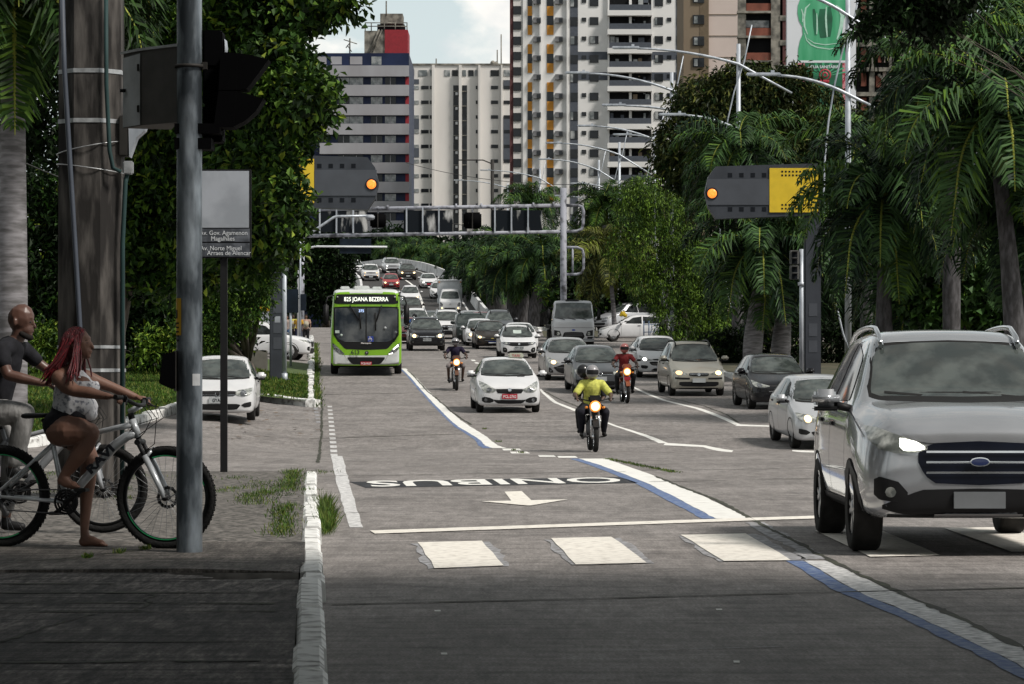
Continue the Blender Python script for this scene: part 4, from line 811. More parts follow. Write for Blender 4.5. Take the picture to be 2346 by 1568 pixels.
for x0, x1 in ((.9, 2.0), (3.2, 4.6), (4.75, 6.1), (6.25, 7.6), (8.8, 10.2)): k.p('side_window', m_glass, [(x0, 1.5, 2.45), (x1, 1.5, 2.45)], .008, 'right', 2, 4, both=True)
for x0, x1, z1, z2 in ((-.92, -.60, 3.10, 3.20), (-.44, .12, 3.10, 3.22), (.22, .56, 3.10, 3.19)): k.solid('roof_unit', MB().bbox(x0, x1, .6, 2.4, z1, z2+.02, .03), P_BUSW)
for a, b in (((-.58, 2.55), (-.24, 2.02)), ((-.22, 2.3), (-.19, 1.72)), ((.55, 2.55), (.36, 1.98)), ((.33, 2.28), (.34, 1.66))): k.solid('wiper', MB().tube([(a[0], -.03, a[1]), (b[0], -.03, b[1])], .024, 6), m_rubber)
for x in (-1.02, 1.02): k.solid('marker_lamp', MB().lathe((x, -.01, 2.85), (0, 1, 0), [(0.001, -.02), (.03, -.02), (.035, .03)], 12), m_lens)
for sg in (-1, 1):
    a = MB().bbox(sg*1.43-.10, sg*1.43+.10, -.32, -.20, 1.85, 2.6, .05); g = MB().tube([(sg*1.15, .1, 2.9), (sg*1.36, -.15, 2.85), (sg*1.43, -.26, 2.6)], .025, 8)
    k.parts.append(('wing_mirror', a.mesh('wing_mirror', m_trim), m_trim, [('mirror_arm', g.mesh('mirror_arm', m_trim), m_trim)], False))
k.solid('underbody', MB().box(-1.1, 1.1, .5, 11.2, .30, .5), m_under)
def bus_extra(t, K):
    d = text('display_lettering', '825 JOANA BEZERRA', .21, m_led, t, (0, -.035, 2.762), sx=.80, bold=.001)
    text('fleet_number', '613', .21, m_ink, t, (-.39, -.04, .835), sx=1.0, bold=.004); text('line_number', '375', .13, M('blue_led', (.45, .6, 1.0), .4, emit=.9), t, (-.17, -.03, 2.35), bold=.003)
    text('maker_lettering', 'Marcopolo', .07, m_inkw, t, (0, -.03, 1.17), sx=1.2, bold=.002)
    a = MB().bbox(.06, .26, -.035, -.030, 1.25, 1.45, .002).build('access_sticker', m_plb, t)
    s_ = MB(); s_.lathe((.14, -.038, 1.33), (0, 1, 0), [(.055, -.002), (.068, -.002), (.068, .002), (.055, .002)], 16).box(.125, .142, -.042, -.038, 1.33, 1.41).box(.14, .20, -.042, -.038, 1.345, 1.36).lathe((.13, -.04, 1.43), (0, 1, 0), [(.001, -.003), (.016, -.003), (.016, .003)], 10)
    s_.build('access_symbol', m_inkw, a)
    MB().bbox(-1.10, -.95, -.035, -.03, 1.56, 1.66, .002).build('windscreen_sticker', m_paper, t)
    for x, z, m_ in ((-.88, 1.49, m_paper), (1.06, 1.60, m_plw), (.68, 1.75, m_plw)): MB().lathe((x, -.034, z), (0, 1, 0), [(.001, -.003), (.045, -.003), (.045, .003)], 14).build('windscreen_sticker', m_, t)
    MB().box(-.40, -.02, -.033, -.028, 1.24, 1.55).box(.45, .92, -.033, -.028, 1.86, 1.90).build('interior_reflection', m_glass2, t) if False else None
place_road(K_BUS, 'bus', 'lime green city bus with lettered destination display in the bus lane', 839, 858, rz=RA-.02, col=P_BUS, cat='bus', group=None, lamps=(None, m_litc), plate=(.445, R_, m_inkw, 'PCB-9637'), extra=bus_extra, swap=None)

cargo = [(0, .50, .86, .90, .90, 1.10, .88, 1.40, .01), (.05, .46, 1.02, 1.05, 1.05, 1.12, 1.02, 1.44, .01), (.12, .45, 1.05, 1.07, 1.07, 1.2, 1.0, 1.9, .01), (.22, .45, 1.05, 1.075, 1.07, 1.3, .96, 2.38, .02), (.34, .45, 1.05, 1.075, 1.07, 1.3, .95, 2.45, .02), (1.6, .45, 1.05, 1.075, 1.07, 1.3, .95, 2.45, .02), (1.7, .5, 1.0, 1.04, 1.04, 1.3, .92, 2.35, .01)]
K_CARGO = Kind(cargo, (1.1, 5.0), 'truck'); k = K_CARGO
k.p('windscreen', m_glass2, ws_cols(k, 1.54, 2.33, .98, .95), .01, n=20, m=8); k.p('bonnet_line', m_rubber, [(-1.0, 1.06, 1.075), (1.0, 1.06, 1.075)], .008, n=14, m=1)
k.p('headlight', m_trim, [(.62, .66, .70), (.70, .64, .90), (.99, .66, .95)], both=True, sub=[('lamp_reflector', m_lens, ell_cols(.78, .77, .09, .09), .014)])
k.p('grille', m_trim, [(-.56, .60, .64), (-.48, .45, .84), (0, .44, .86), (.48, .45, .84), (.56, .60, .64)], n=16, sub=[('grille_bar', P_GREY, [(-.45, z, z+.02), (.45, z, z+.02)], .014) for z in (.66, .73, .79)])
k.p('badge', m_plb, ell_cols(0, .95, .10, .04), .012, n=10); k.p('bumper_lamp', m_trim, [(.70, .50, .61), (1.02, .50, .61)], both=True, n=4, m=2)
k.p('side_window', m_glass, [(.5, 1.5, 1.55), (.62, 1.48, 2.25), (1.4, 1.48, 2.25)], .008, 'right', 8, 4, both=True)
for x in (-.55, 0, .55): k.solid('wiper', MB().tube([(x-.3, .05, 1.57), (x, .03, 1.50), (x+.12, .03, 1.46)], .015, 5), m_rubber)
for sg in (-1, 1):
    a = MB().bbox(sg*1.28-.09, sg*1.28+.09, -.05, .08, 1.50, 2.02, .04); g = MB().tube([(sg*1.02, .3, 2.1), (sg*1.28, .02, 2.06), (sg*1.28, .02, 1.45), (sg*1.04, .2, 1.42)], .018, 6)
    k.parts.append(('wing_mirror', a.mesh('wing_mirror', m_trim), m_trim, [('mirror_arm', g.mesh('mirror_arm', m_trim), m_trim)], False))
k.solid('chassis', MB().box(-.45, .45, 1.6, 6.4, .55, .8).box(-1.1, 1.1, 1.95, 6.4, .95, 1.12), m_under); k.solid('bumper', MB().bbox(-1.07, 1.07, -.04, .25, .30, .48, .04), P_SILVER)
k.solid('roof_strip', MB().bbox(-.4, .3, .3, .6, 2.44, 2.50, .02), m_trim)
place_road(K_CARGO, 'truck', 'silver grey flatbed truck with tall dark windscreen', 1311, 797, rz=RA-0.03, col=P_LSIL, cat='truck', group=None, plate=(.50, R_, m_inkw, None))
hr = [(0, .30, .70, .74, .73, .75, .68, .92, .01), (.06, .28, .82, .86, .85, .82, .80, 1.02, .01), (.3, .28, .85, .87, .86, 1.0, .80, 1.16, .02), (.42, .28, .85, .87, .86, 1.05, .74, 1.3, .02), (.95, .28, .85, .87, .86, 1.1, .66, 1.88, .02), (1.3, .28, .85, .87, .86, 1.1, .66, 1.95, .02), (1.9, .3, .85, .87, .86, 1.1, .66, 1.93, .02), (1.98, .35, .82, .84, .83, 1.1, .62, 1.8, .01)]
K_HR = Kind(hr, (.95, 3.6), 'steel'); k = K_HR
k.p('windscreen', m_glass2, ws_cols(k, 1.20, 1.76, .72, .60), .008, n=16, m=8); k.p('headlight', m_lensd, [(.56, .66, .72), (.66, .60, .88), (.80, .62, .93)], both=True)
k.p('fog_lamp', m_lensd, ell_cols(.64, .46, .07, .07), .010, both=True, sub=[('headlamp_bulb', m_lensd, ell_cols(.64, .46, .065, .065), .016)]); k.p('lower_intake', m_trim, [(-.45, .38, .48), (.45, .38, .48)]); k.p('badge', m_chrome, ell_cols(0, .78, .07, .04), .012, n=8)
for sg in (-1, 1): k.solid('wing_mirror', MB().bbox(sg*1.02-.07, sg*1.02+.07, .35, .45, 1.22, 1.5, .03), m_trim)
bx = MB().bbox(-.98, .98, 2.05, 5.2, .75, 2.58, .02); bx.bbox(-1.0, 1.0, 2.02, 2.12, 2.5, 2.62, .01, 1); k.parts.append(('cargo_box', bx.mesh('cargo_box', [M('box_panel', (.58, .60, .62), .45, var=.08), m_plw]), P_BUSW, [('marker_lamp', MB().box(-.9, -.78, 2.0, 2.02, 2.42, 2.5).mesh('marker_lamp', m_amber), m_amber), ('marker_lamp', MB().box(.78, .9, 2.0, 2.02, 2.42, 2.5).mesh('marker_lamp', m_amber), m_amber)], False))
place_road(K_HR, 'box_truck', 'small white box truck with two lit low lamps at the foot of the ramp', 1031, 718, ramp=True, col=P_WHITE, cat='truck', group=None, lamps=(m_lit, m_lit))

# ---------------------------------------------------------------- figures
def blob(chains, name, mats, vox=0.012, smooth=3, ell=()):
    """one continuous skin grown over tapered limbs: chains of (point, radius); ell: (centre, (rx,ry,rz), rot)"""
    bm = bmesh.new()
    def sph(c, r, sc=(1, 1, 1), rot=None):
        M4 = Matrix.Translation(c) @ (rot.to_4x4() if rot else Matrix.Identity(4)) @ Matrix.Diagonal((r*sc[0], r*sc[1], r*sc[2], 1))
        bmesh.ops.create_icosphere(bm, subdivisions=2, radius=1, matrix=M4)
    for ch in chains:
        for (p, r) in ch: sph(Vector(p), r)
        for (p, r), (q, s_) in zip(ch, ch[1:]):
            p, q = Vector(p), Vector(q); d = q-p
            if d.length < 1e-4: continue
            M4 = Matrix.Translation((p+q)/2) @ d.to_track_quat('Z', 'Y').to_matrix().to_4x4()
            bmesh.ops.create_cone(bm, cap_ends=True, segments=16, radius1=r*.985, radius2=s_*.985, depth=d.length, matrix=M4)
    for c, rr, rot in ell: sph(Vector(c), 1, rr, rot)
    me = bpy.data.meshes.new(name); bm.to_mesh(me); bm.free()
    o = bpy.data.objects.new('tmp', me); C.objects.link(o)
    md = o.modifiers.new('r', 'REMESH'); md.mode = 'VOXEL'; md.voxel_size = vox; md.use_smooth_shade = True
    if smooth: m2 = o.modifiers.new('s', 'SMOOTH'); m2.iterations = smooth; m2.factor = 0.5
    bpy.context.view_layer.update(); me2 = bpy.data.meshes.new_from_object(o.evaluated_get(bpy.context.evaluated_depsgraph_get()))
    bpy.data.objects.remove(o); me2.name = name; me2.materials.clear()
    for m in (mats if isinstance(mats, (list, tuple)) else [mats]): me2.materials.append(m)
    me2.polygons.foreach_set('use_smooth', [True]*len(me2.polygons)); return me2
m_skin = M('skin_brown', (0.13, 0.068, 0.045), 0.5, var=0.12, scale=12); m_skin2 = M('skin_dark', (0.075, 0.042, 0.03), 0.5, var=0.12, scale=12); m_skin3 = M('skin_tan', (0.19, 0.10, 0.065), 0.5, var=0.12, scale=12)
def hand(c, fwd, down, r=0.009, curl=0.9, side=1):
    """palm plus four unequal curled fingers and a thumb; fwd: along the hand, down: palm normal"""
    c, f, d = Vector(c), Vector(fwd).normalized(), Vector(down).normalized(); s_ = f.cross(d).normalized()*side; ch = []
    for i, (o_, l) in enumerate(((-.028, .068), (-.009, .076), (.010, .071), (.028, .056))):
        b0 = c + f*.045 + s_*o_; ch.append([(c + s_*o_*.6, .017), (b0, .0125)])
        a1 = curl*.5; p1 = b0 + (f*math.cos(a1)+d*math.sin(a1))*l*.45; a2 = curl*1.2; p2 = p1 + (f*math.cos(a2)+d*math.sin(a2))*l*.32; a3 = curl*1.9; p3 = p2 + (f*math.cos(a3)+d*math.sin(a3))*l*.24
        ch.append([(b0, r*1.15), (p1, r*1.05), (p2, r), (p3, r*.85)])
    t0 = c + s_*(-.03) + f*.005; ch.append([(c, .016), (t0, .014), (t0 + f*.03 - s_*.012 + d*.02, .011), (t0 + f*.052 + d*.038, .009)])
    return ch
def figure(name, label, J, mats, loc=(0,0,0), rz=0, group=None, vox=.016, helmet=None, shorts=False, sleeves=0.5, hair=None, build=1.0, headr=.105, extra=None, cat='person', shirt_len=0.0):
    """J: joints. mats: skin, shirt, trousers, shoes"""
    sk, sh, tr, so_ = mats; t = thing(name, label, cat, loc, rz, group); V3 = Vector; b = build
    P = {k_: V3(v) for k_, v in J.items()}
    up = (P['neck']-P['pelvis']).normalized(); side = (P['shR']-P['shL']).normalized()
    fwd = P.get('face', side.cross(up)*-1).normalized() if 'face' in P else V3((0, -1, 0))
    head = P['head']; ch = [[(P['neck'], .055), (head-V3((0,0,.06)), .055)], [(P['pelvis'], .13*b), (P['pelvis'].lerp(P['neck'], .4), .12*b), (P['pelvis'].lerp(P['neck'], .75), .135*b)], [(P['shL'], .06*b), (P['neck']-up*.05, .07), (P['shR'], .06*b)]]
    el = [(head, (headr*.78, headr*.92, headr*1.12), None), (head+fwd*headr*.25-V3((0,0,headr*.75)), (headr*.48, headr*.52, headr*.45), None)]
    ch.append([(head+fwd*headr*.88-V3((0,0,headr*.05)), .008), (head+fwd*headr*1.08-V3((0,0,headr*.28)), .014)])
    for s_ in 'LR':
        sd = side if s_ == 'R' else -side
        ch.append([(P['sh'+s_], .052*b), (P['el'+s_], .040*b), (P['ha'+s_], .027)]); d = (P['ha'+s_]-P['el'+s_]).normalized()
        ch += hand(P['ha'+s_]+d*.02, d, V3((0, 0, -1)) if abs(d.z) < .8 else fwd, curl=.9 if J.get('grip') else .35, side=1 if s_ == 'R' else -1)
        ch.append([(P['hip'+s_], .085*b), (P['kn'+s_], .056*b), (P['an'+s_], .038)]); ch.append([(P['an'+s_], .036), (P['an'+s_]-V3((0,0,.05))-fwd*.02, .035), (P['toe'+s_], .026)])
        el.append((head+sd*headr*.78, (.014, .025, .035), None))
    link('body', blob(ch, 'body', sk, vox, 2, el), t)
    g = .014
    sc_ = [[(P['pelvis']+up*.02, .135*b+g), (P['pelvis'].lerp(P['neck'], .4), .125*b+g), (P['pelvis'].lerp(P['neck'], .75), .14*b+g)], [(P['shL'], .062*b+g), (P['neck']-up*.06, .07+g), (P['shR'], .062*b+g)]]
    for s_ in 'LR': sc_.append([(P['sh'+s_], .055*b+g), (P['sh'+s_].lerp(P['el'+s_], sleeves), .050*b+g)])
    link('shirt', blob(sc_, 'shirt', sh, vox, 2), t)
    tc_ = [[(P['hipL'], .09*b+g), (P['pelvis'], .13*b+g), (P['hipR'], .09*b+g)]]
    for s_ in 'LR':
        tc_.append([(P['hip'+s_], .088*b+g), (P['kn'+s_], .060*b+g)] + ([] if shorts else [(P['an'+s_]+V3((0,0,.03)), .044+g)]))
    link('shorts' if shorts else 'trousers', blob(tc_, 'trousers', tr, vox, 2), t)
    if so_:
        for s_ in 'LR': link('shoe', blob([[(P['an'+s_]-V3((0,0,.035)), .042), (P['toe'+s_], .036)], [(P['an'+s_]-V3((0,0,.05))-fwd*.03, .04), (P['an'+s_]-V3((0,0,.02)), .04)]], 'shoe', so_, vox, 1), t)
    if helmet:
        h = MB(); h.ell(head+V3((0, 0, .02)), headr*1.28, headr*1.42, headr*1.36, 24); hp = h.build('helmet', helmet, t)
        v = MB(); n = 12; vs = []
        for i in range(n+1):
            a = -1.05+2.1*i/n
            for zz in (-.045, .0, .045): vs.append(head + V3((headr*1.31*math.sin(a)*math.sqrt(1-(zz/.16)**2), -headr*1.46*math.cos(a)*math.sqrt(1-(zz/.16)**2), .015+zz)))
        v.add(vs, [(3*i+k_, 3*i+k_+1, 3*i+k_+4, 3*i+k_+3) for i in range(n) for k_ in (0, 1)], 0, True); v.build('visor', m_trim, hp)
    if hair: link('hair', blob([], 'hair', hair, vox, 1, [(head+V3((0, .02, .03)), (headr*.95, headr*1.0, headr*1.15), None)]), t)
    if extra: extra(t, P)
    return t

m_glowr = M('lamp_rim_glow', (1.0, .30, .05), .4, var=.1, emit=.6)  # rim made to emit, painting the orange glow around a lit headlamp
def motorcycle(name, label, col, loc, rz, lamp=m_lit, plate=None, group='motorcycles in the traffic', mirrors=True):
    t = thing(name, label, 'motorcycle', loc, rz, group)
    for y, nm in ((0, 'front'), (1.28, 'rear')):
        ww = MB(); ww.lathe((0, 0, 0), (1, 0, 0), [(.235, -.03), (.27, -.05), (.30, -.035), (.31, 0), (.30, .035), (.27, .05), (.235, .03), (.235, -.03)], 26); w_ = ww.build('wheel', m_tyre, t); w_.location = (0, y, .31)
        q = MB(); q.lathe((0,0,0), (1,0,0), [(.215, -.03), (.24, -.032), (.24, .032), (.215, .03), (.215, -.03)], 26).lathe((0,0,0), (1,0,0), [(.001, -.07), (.045, -.07), (.045, .07), (.001, .07)], 12)
        for kk in range(10): a = 2*PI*kk/10; q.tube([(0, .04*math.cos(a), .04*math.sin(a)), (0, .225*math.cos(a), .225*math.sin(a))], .006, 4)
        q.build('rim', m_chrome, w_)
    f = MB()
    for sg in (-1, 1): f.tube([(sg*.075, 0, .31), (sg*.075, .20, .92)], [.026, .021], 8)
    f.box(-.10, .10, .17, .22, .86, .9); f.build('fork', m_chrome, t)
    MB().prismx([(-.30, .50), (-.16, .62), (.02, .66), (.16, .62), (.15, .59), (.0, .635), (-.15, .595), (-.28, .48)], -.06, .06).build('front_mudguard', col, t)
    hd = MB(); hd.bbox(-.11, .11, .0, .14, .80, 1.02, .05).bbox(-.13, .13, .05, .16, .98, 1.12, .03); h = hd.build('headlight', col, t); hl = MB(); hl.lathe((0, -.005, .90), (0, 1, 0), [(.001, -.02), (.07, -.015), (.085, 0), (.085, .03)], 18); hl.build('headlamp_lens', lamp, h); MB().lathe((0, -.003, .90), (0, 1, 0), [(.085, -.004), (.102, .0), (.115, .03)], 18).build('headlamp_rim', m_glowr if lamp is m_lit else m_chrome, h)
    hb = MB().tube([(-.37, .34, 1.05), (-.28, .28, 1.05), (-.08, .20, 1.0), (.08, .20, 1.0), (.28, .28, 1.05), (.37, .34, 1.05)], .013, 8); hbo = hb.build('handlebar', m_trim, t)
    for sg in (-1, 1):
        MB().tube([(sg*.27, .28, 1.05), (sg*.38, .35, 1.05)], .02, 8).build('grip', m_rubber, hbo)
        if mirrors:
            mo = MB().tube([(sg*.25, .27, 1.06), (sg*.30, .24, 1.2)], .007, 5); mo.ell((sg*.36, .24, 1.23), .075, .02, .035, 12); mo.build('wing_mirror', m_trim, t)
        MB().ell((sg*.17, .08, .88), .035, .035, .028, 10).build('indicator', m_amber, t)
        MB().tube([(sg*.24, .60, .30), (sg*.06, .62, .28)], .014, 6).build('footrest', m_rubber, t)
    link('fuel_tank', blob([[((0, .42, .82), .12), ((0, .66, .80), .10)]], 'fuel_tank', col, .02, 2, [((0, .5, .84), (.15, .22, .12), None)]), t)
    MB().bbox(-.12, .12, .70, 1.38, .74, .84, .04).build('seat', m_rubber, t)
    MB().bbox(-.13, .13, .42, .80, .28, .62, .05).tube([(-.17, .45, .35), (-.19, .8, .28), (-.16, 1.5, .40)], .04, 8).build('engine', m_steel, t)
    MB().tube([(0, .20, .88), (0, .42, .35), (0, .85, .33), (0, .9, .75), (0, .25, .85)], .025, 6).tube([(-.09, 1.28, .31), (-.09, .85, .38)], .02, 6).tube([(.09, 1.28, .31), (.09, .85, .38)], .02, 6).build('frame', m_trim, t)
    MB().prismx([(.95, .66), (1.2, .72), (1.45, .70), (1.62, .55), (1.6, .52), (1.4, .64), (1.0, .60)], -.09, .09).build('rear_mudguard', col, t)
    if plate: pl = MB().bbox(-.09, .09, -.02, -.01, .66, .76, .003).build('number_plate', plate, t)
    return t
RJ = dict(pelvis=(0, .92, .92), neck=(0, .78, 1.40), head=(0, .74, 1.56), shL=(-.19, .80, 1.34), shR=(.19, .80, 1.34), elL=(-.36, .62, 1.12), elR=(.36, .62, 1.12), haL=(-.335, .375, 1.07), haR=(.335, .375, 1.07),
          hipL=(-.10, .90, .86), hipR=(.10, .90, .86), knL=(-.24, .48, .78), knR=(.24, .48, .78), anL=(-.22, .66, .39), anR=(.22, .66, .39), toeL=(-.24, .50, .33), toeR=(.24, .50, .33), face=(0, -1, 0), grip=(1, 0, 0))
def cloth(n, c, v=.25): return M('cloth_'+n, c, .85, var=v, scale=14, bump=.2)
m_hel = M('helmet_white', (.26, .25, .26), .3, coat=.6); m_helk = M('helmet_black', (.02, .02, .022), .3, coat=.6); m_helr = M('helmet_pink', (.42, .14, .13), .3, coat=.5)
def rider_at(px, y, dY=0.0):
    Y = ground_Y(px, y)+dY; X = PX(px, Y); return (X, Y, gz(X, Y))
l = rider_at(1364, 1038)
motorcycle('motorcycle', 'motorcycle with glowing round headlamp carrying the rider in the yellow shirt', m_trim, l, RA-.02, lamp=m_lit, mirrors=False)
figure('person', 'motorcycle rider in a yellow shirt and a peaked helmet, dark trousers, holding the handlebar', RJ, (m_skin2, cloth('yellow', (.50, .50, .10)), cloth('navy', (.014, .014, .02)), m_rubber), l, RA-.02, helmet=m_hel, build=1.22, sleeves=.75)
J2 = dict(RJ); 
for k_ in ('pelvis', 'neck', 'head', 'shL', 'shR', 'hipL', 'hipR'): J2[k_] = (RJ[k_][0]-(.10 if k_ == 'head' else .02), RJ[k_][1]+.36, RJ[k_][2]+(.02 if k_ != 'head' else -.01))
J2.update(elL=(-.26, 1.05, 1.08), elR=(.26, 1.05, 1.08), haL=(-.17, .90, .98), haR=(.17, .90, .98), knL=(-.27, .82, .80), knR=(.27, .82, .80), anL=(-.24, 1.02, .45), anR=(.24, 1.02, .45), toeL=(-.26, .88, .39), toeR=(.26, .88, .39))
J2['head'] = (-.16, 1.10, 1.58)
figure('person', 'passenger in a black helmet seated behind the rider in the yellow shirt', J2, (m_skin2, cloth('navy', (.014, .014, .02)), cloth('dark', (.02, .02, .022)), m_rubber), l, RA-.02, helmet=m_helk, sleeves=.9)
l = rider_at(1437, 926)
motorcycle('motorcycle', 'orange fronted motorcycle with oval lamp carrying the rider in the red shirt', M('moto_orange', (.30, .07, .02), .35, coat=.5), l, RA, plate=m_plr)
figure('person', 'motorcycle rider in a red shirt and pink helmet beside the dark grey car', RJ, (m_skin2, cloth('red', (.17, .010, .012)), cloth('dark', (.02, .02, .022)), m_rubber), l, RA, helmet=m_helr)
l = rider_at(1046, 897)
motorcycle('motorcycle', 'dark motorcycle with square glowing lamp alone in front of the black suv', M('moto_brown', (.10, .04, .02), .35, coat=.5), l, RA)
figure('person', 'motorcycle rider in a dark t-shirt and shorts with a white and black helmet', RJ, (m_skin2, cloth('navyp', (.016, .012, .03)), cloth('greyshort', (.16, .14, .14)), m_rubber), l, RA, helmet=m_hel, shorts=True, build=1.05)
l = rider_at(1062, 785)
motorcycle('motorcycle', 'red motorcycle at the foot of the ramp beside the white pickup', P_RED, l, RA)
figure('person', 'distant motorcycle rider in black with a white helmet at the foot of the ramp', RJ, (m_skin2, cloth('dark', (.02, .02, .022)), cloth('dark', (.02, .02, .022)), m_rubber), l, RA, helmet=m_hel, vox=.025)
l = rider_at(951, 790)
motorcycle('motorcycle', 'motorcycle of the rider in blue, hidden behind the black suv', m_trim, l, RA, lamp=m_lens)
figure('person', 'motorcycle rider in a blue shirt and dark helmet behind the black suv', RJ, (m_skin2, cloth('blue', (.03, .11, .35)), cloth('dark', (.02, .02, .022)), m_rubber), l, RA, helmet=m_helk, vox=.025)

# people waiting on the left kerb, seen from behind
SJ = dict(pelvis=(0, 0, .93), neck=(0, 0, 1.40), head=(0, 0, 1.56), shL=(-.18, 0, 1.35), shR=(.18, 0, 1.35), elL=(-.24, .02, 1.10), elR=(.24, .02, 1.10), haL=(-.22, -.12, .92), haR=(.22, -.10, .90),
          hipL=(-.09, 0, .88), hipR=(.09, 0, .88), knL=(-.10, -.01, .50), knR=(.10, .0, .50), anL=(-.11, .02, .09), anR=(.11, .02, .09), toeL=(-.12, .15, .04), toeR=(.12, .15, .04), face=(0, 1, 0))
def bag(t, P): MB().bbox(-.15, .15, -.30, -.14, .98, 1.32, .04).build('backpack', cloth('bagcream', (.35, .32, .25)), t)
m_afro = M('black_hair', (.012, .010, .009), .9)
def afro(t, P): link('hair', blob([], 'hair', m_afro, .02, 1, [(P['head']+Vector((0, -.02, .06)), (.16, .16, .15), None)]), t)
for px, Y, sk, sh_c, tr_c, lab, ex, hr_ in ((657, 146, m_skin3, ('greyt', (.25, .2, .18)), ('jean', (.04, .08, .16)), 'pedestrian in a grey top and blue jeans, leftmost of those waiting by the kerb', None, m_afro),
        (672, 149, m_skin2, ('yellowg', (.45, .42, .08)), ('dark', (.02, .02, .022)), 'pedestrian in a pale yellow top carrying a cream bag, between two others', bag, m_afro),
        (684, 147, m_skin2, ('mustard', (.50, .27, .02)), ('navyj', (.012, .016, .05)), 'pedestrian with a round afro and a mustard yellow shirt seen from behind', afro, None),
        (701, 148, m_skin, ('blush', (.34, .22, .17)), ('dark', (.02, .02, .022)), 'pedestrian in a blush top with a small cream backpack, rightmost by the kerb', bag, m_afro)):
    X = PX(px, Y); figure('person', lab, SJ, (sk, cloth(*sh_c), cloth(*tr_c), m_rubber), (X, Y, gz(X, Y)+.02), 0, vox=.03, hair=hr_, sleeves=.5, extra=ex, group='people waiting by the kerb')
# ---------------------------------------------------------------- street furniture
m_galv = M('galvanised_steel', (0.05, 0.06, 0.07), 0.42, 0.6, scale=5, col2=(0.34, 0.38, 0.42), lo=0.42, hi=0.72, stretch=(1.6, 1.6, .45), detail=9, bump=.1)
m_galvl = M('galvanised_pale', (0.30, 0.33, 0.37), 0.45, 0.3, scale=4, col2=(0.52, 0.55, 0.60), lo=.35, hi=.65, stretch=(1, 1, .4))
m_case = M('cabinet_case', (.075, .068, .062), .6, var=.2, scale=6); m_blackm = M('signal_black', (0.0015, 0.0015, 0.002), 0.8, spec=0.05); m_cab = M('cabinet_brown_grey', (0.028, 0.026, 0.024), 0.6, var=.2); m_cabd = M('cabinet_door', (0.46, 0.47, 0.48), 0.5, var=.15, scale=6)
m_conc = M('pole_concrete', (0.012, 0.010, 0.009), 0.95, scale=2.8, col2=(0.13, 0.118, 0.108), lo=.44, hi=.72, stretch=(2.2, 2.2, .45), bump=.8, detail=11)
m_band = M('steel_band', (.42, .43, .44), .4, .5, var=.3, scale=9); m_condu = M('conduit_grey', (.05, .06, .08), .6); m_condg = M('conduit_green', (.02, .045, .045), .6)
m_yel = M('sticker_yellow', (.60, .34, .01), .5, var=.1); m_signg = M('sign_panel_faded', (.27, .29, .32), .75, scale=2.2, col2=(.36, .38, .42), lo=.4, hi=.6); m_signd = M('sign_strip_dark', (.045, .05, .06), .5, scale=6, col2=(.13, .14, .16), lo=.5, hi=.7)
m_signt = M('sign_text_white', (.62, .64, .66), .6)
# steel pole with signals, in front of the bicycle wheel
PX0 = PX(434, 20.05); p = thing('signal_pole', 'thick galvanised steel pole in front of the bicycle wheel', 'pole', (PX0, 20.05, WZ))
MB().lathe((0, 0, 0), (0, 0, 1), [(.092, 0), (.092, .5), (.089, 3), (.083, 7.5)], 32).build('shaft', m_galv, p)
def arc(mb, r, a0, a1, z0, z1, n=10, mi=0):
    vs = []
    for i in range(n+1):
        a = R(a0+(a1-a0)*i/n)
        for z in (z0, z1): vs.append((r*math.sin(a), -r*math.cos(a), z))
    mb.add(vs, [(2*i, 2*i+2, 2*i+3, 2*i+1) for i in range(n)], mi, True)
st_ = MB(); arc(st_, .0935, -95, -32, 1.4+(862-768)*20.05/F-WZ, 1.4+(862-683)*20.05/F-WZ); st_o = st_.build('yellow_sticker', m_yel, p)
q = MB(); arc(q, .0942, -88, -55, 1.66, 1.72)
for zz in (1.50, 1.53, 1.56, 1.59, 1.62): arc(q, .0942, -80, -45, zz, zz+.012)
q.build('sticker_print', m_cab, st_o)
q = MB(); arc(q, .0935, 20, 60, 1.4+(862-885)*20.05/F-WZ, 1.4+(862-858)*20.05/F-WZ); q.build('round_sticker', m_cabd, p)
MB().lathe((0, 0, 3.44), (0, 0, 1), [(.10, -.012), (.105, -.012), (.105, .012), (.10, .012)], 28).box(.09, .125, -.03, .03, 3.42, 3.47).build('clamp', m_cab, p)
def z_at(py, Y): return PZ(py, Y)-WZ
t = thing('traffic_signal', 'black three section traffic signal hanging behind the steel pole', 'traffic signal', (PX0+.02, 20.12, WZ))
a = MB()
for i, (y0, y1) in enumerate(((65, 150), (152, 236), (238, 322))): a.bbox(.06, .20, .05, .26, z_at(y1, 20.1), z_at(y0, 20.1), .012)
a.build('housing', m_blackm, t); MB().lathe((.20, .16, z_at(105, 20.1)), (1, .2, 0), [(.075, 0), (.06, .02), (.001, .03)], 16).build('lens', m_galvl, t)
MB().box(-.12, .20, -.13, .14, z_at(308, 20.1), z_at(285, 20.1)).box(-.12, .14, -.13, .1, z_at(343, 20.1), z_at(318, 20.1)).build('bracket', m_blackm, t)
t = thing('traffic_signal', 'black two section pedestrian signal with long visors pointing right', 'traffic signal', (PX0, 20.1, WZ))
def PP(pts, Y=20.1): return [(PX(x, Y)-PX0, z_at(y, Y)) for x, y in pts]
MB().prism(PP([(509, 122), (548, 125), (545, 209), (504, 209)]), -.11, .13).prism(PP([(504, 211), (545, 211), (539, 294), (493, 294)]), -.11, .13).build('housing', m_blackm, t)
for a_ in ([(540, 124), (575, 128), (618, 139), (596, 170), (567, 207), (540, 209)], [(538, 213), (570, 217), (607, 228), (588, 258), (563, 280), (536, 293)]): MB().prism(PP(a_), -.10, .12).build('visor', m_blackm, t)
MB().tube([(PX(480, 20)-PX0, .05, z_at(300, 20)), (PX(505, 20)-PX0, .02, z_at(290, 20))], .02, 6).build('arm', m_blackm, t)
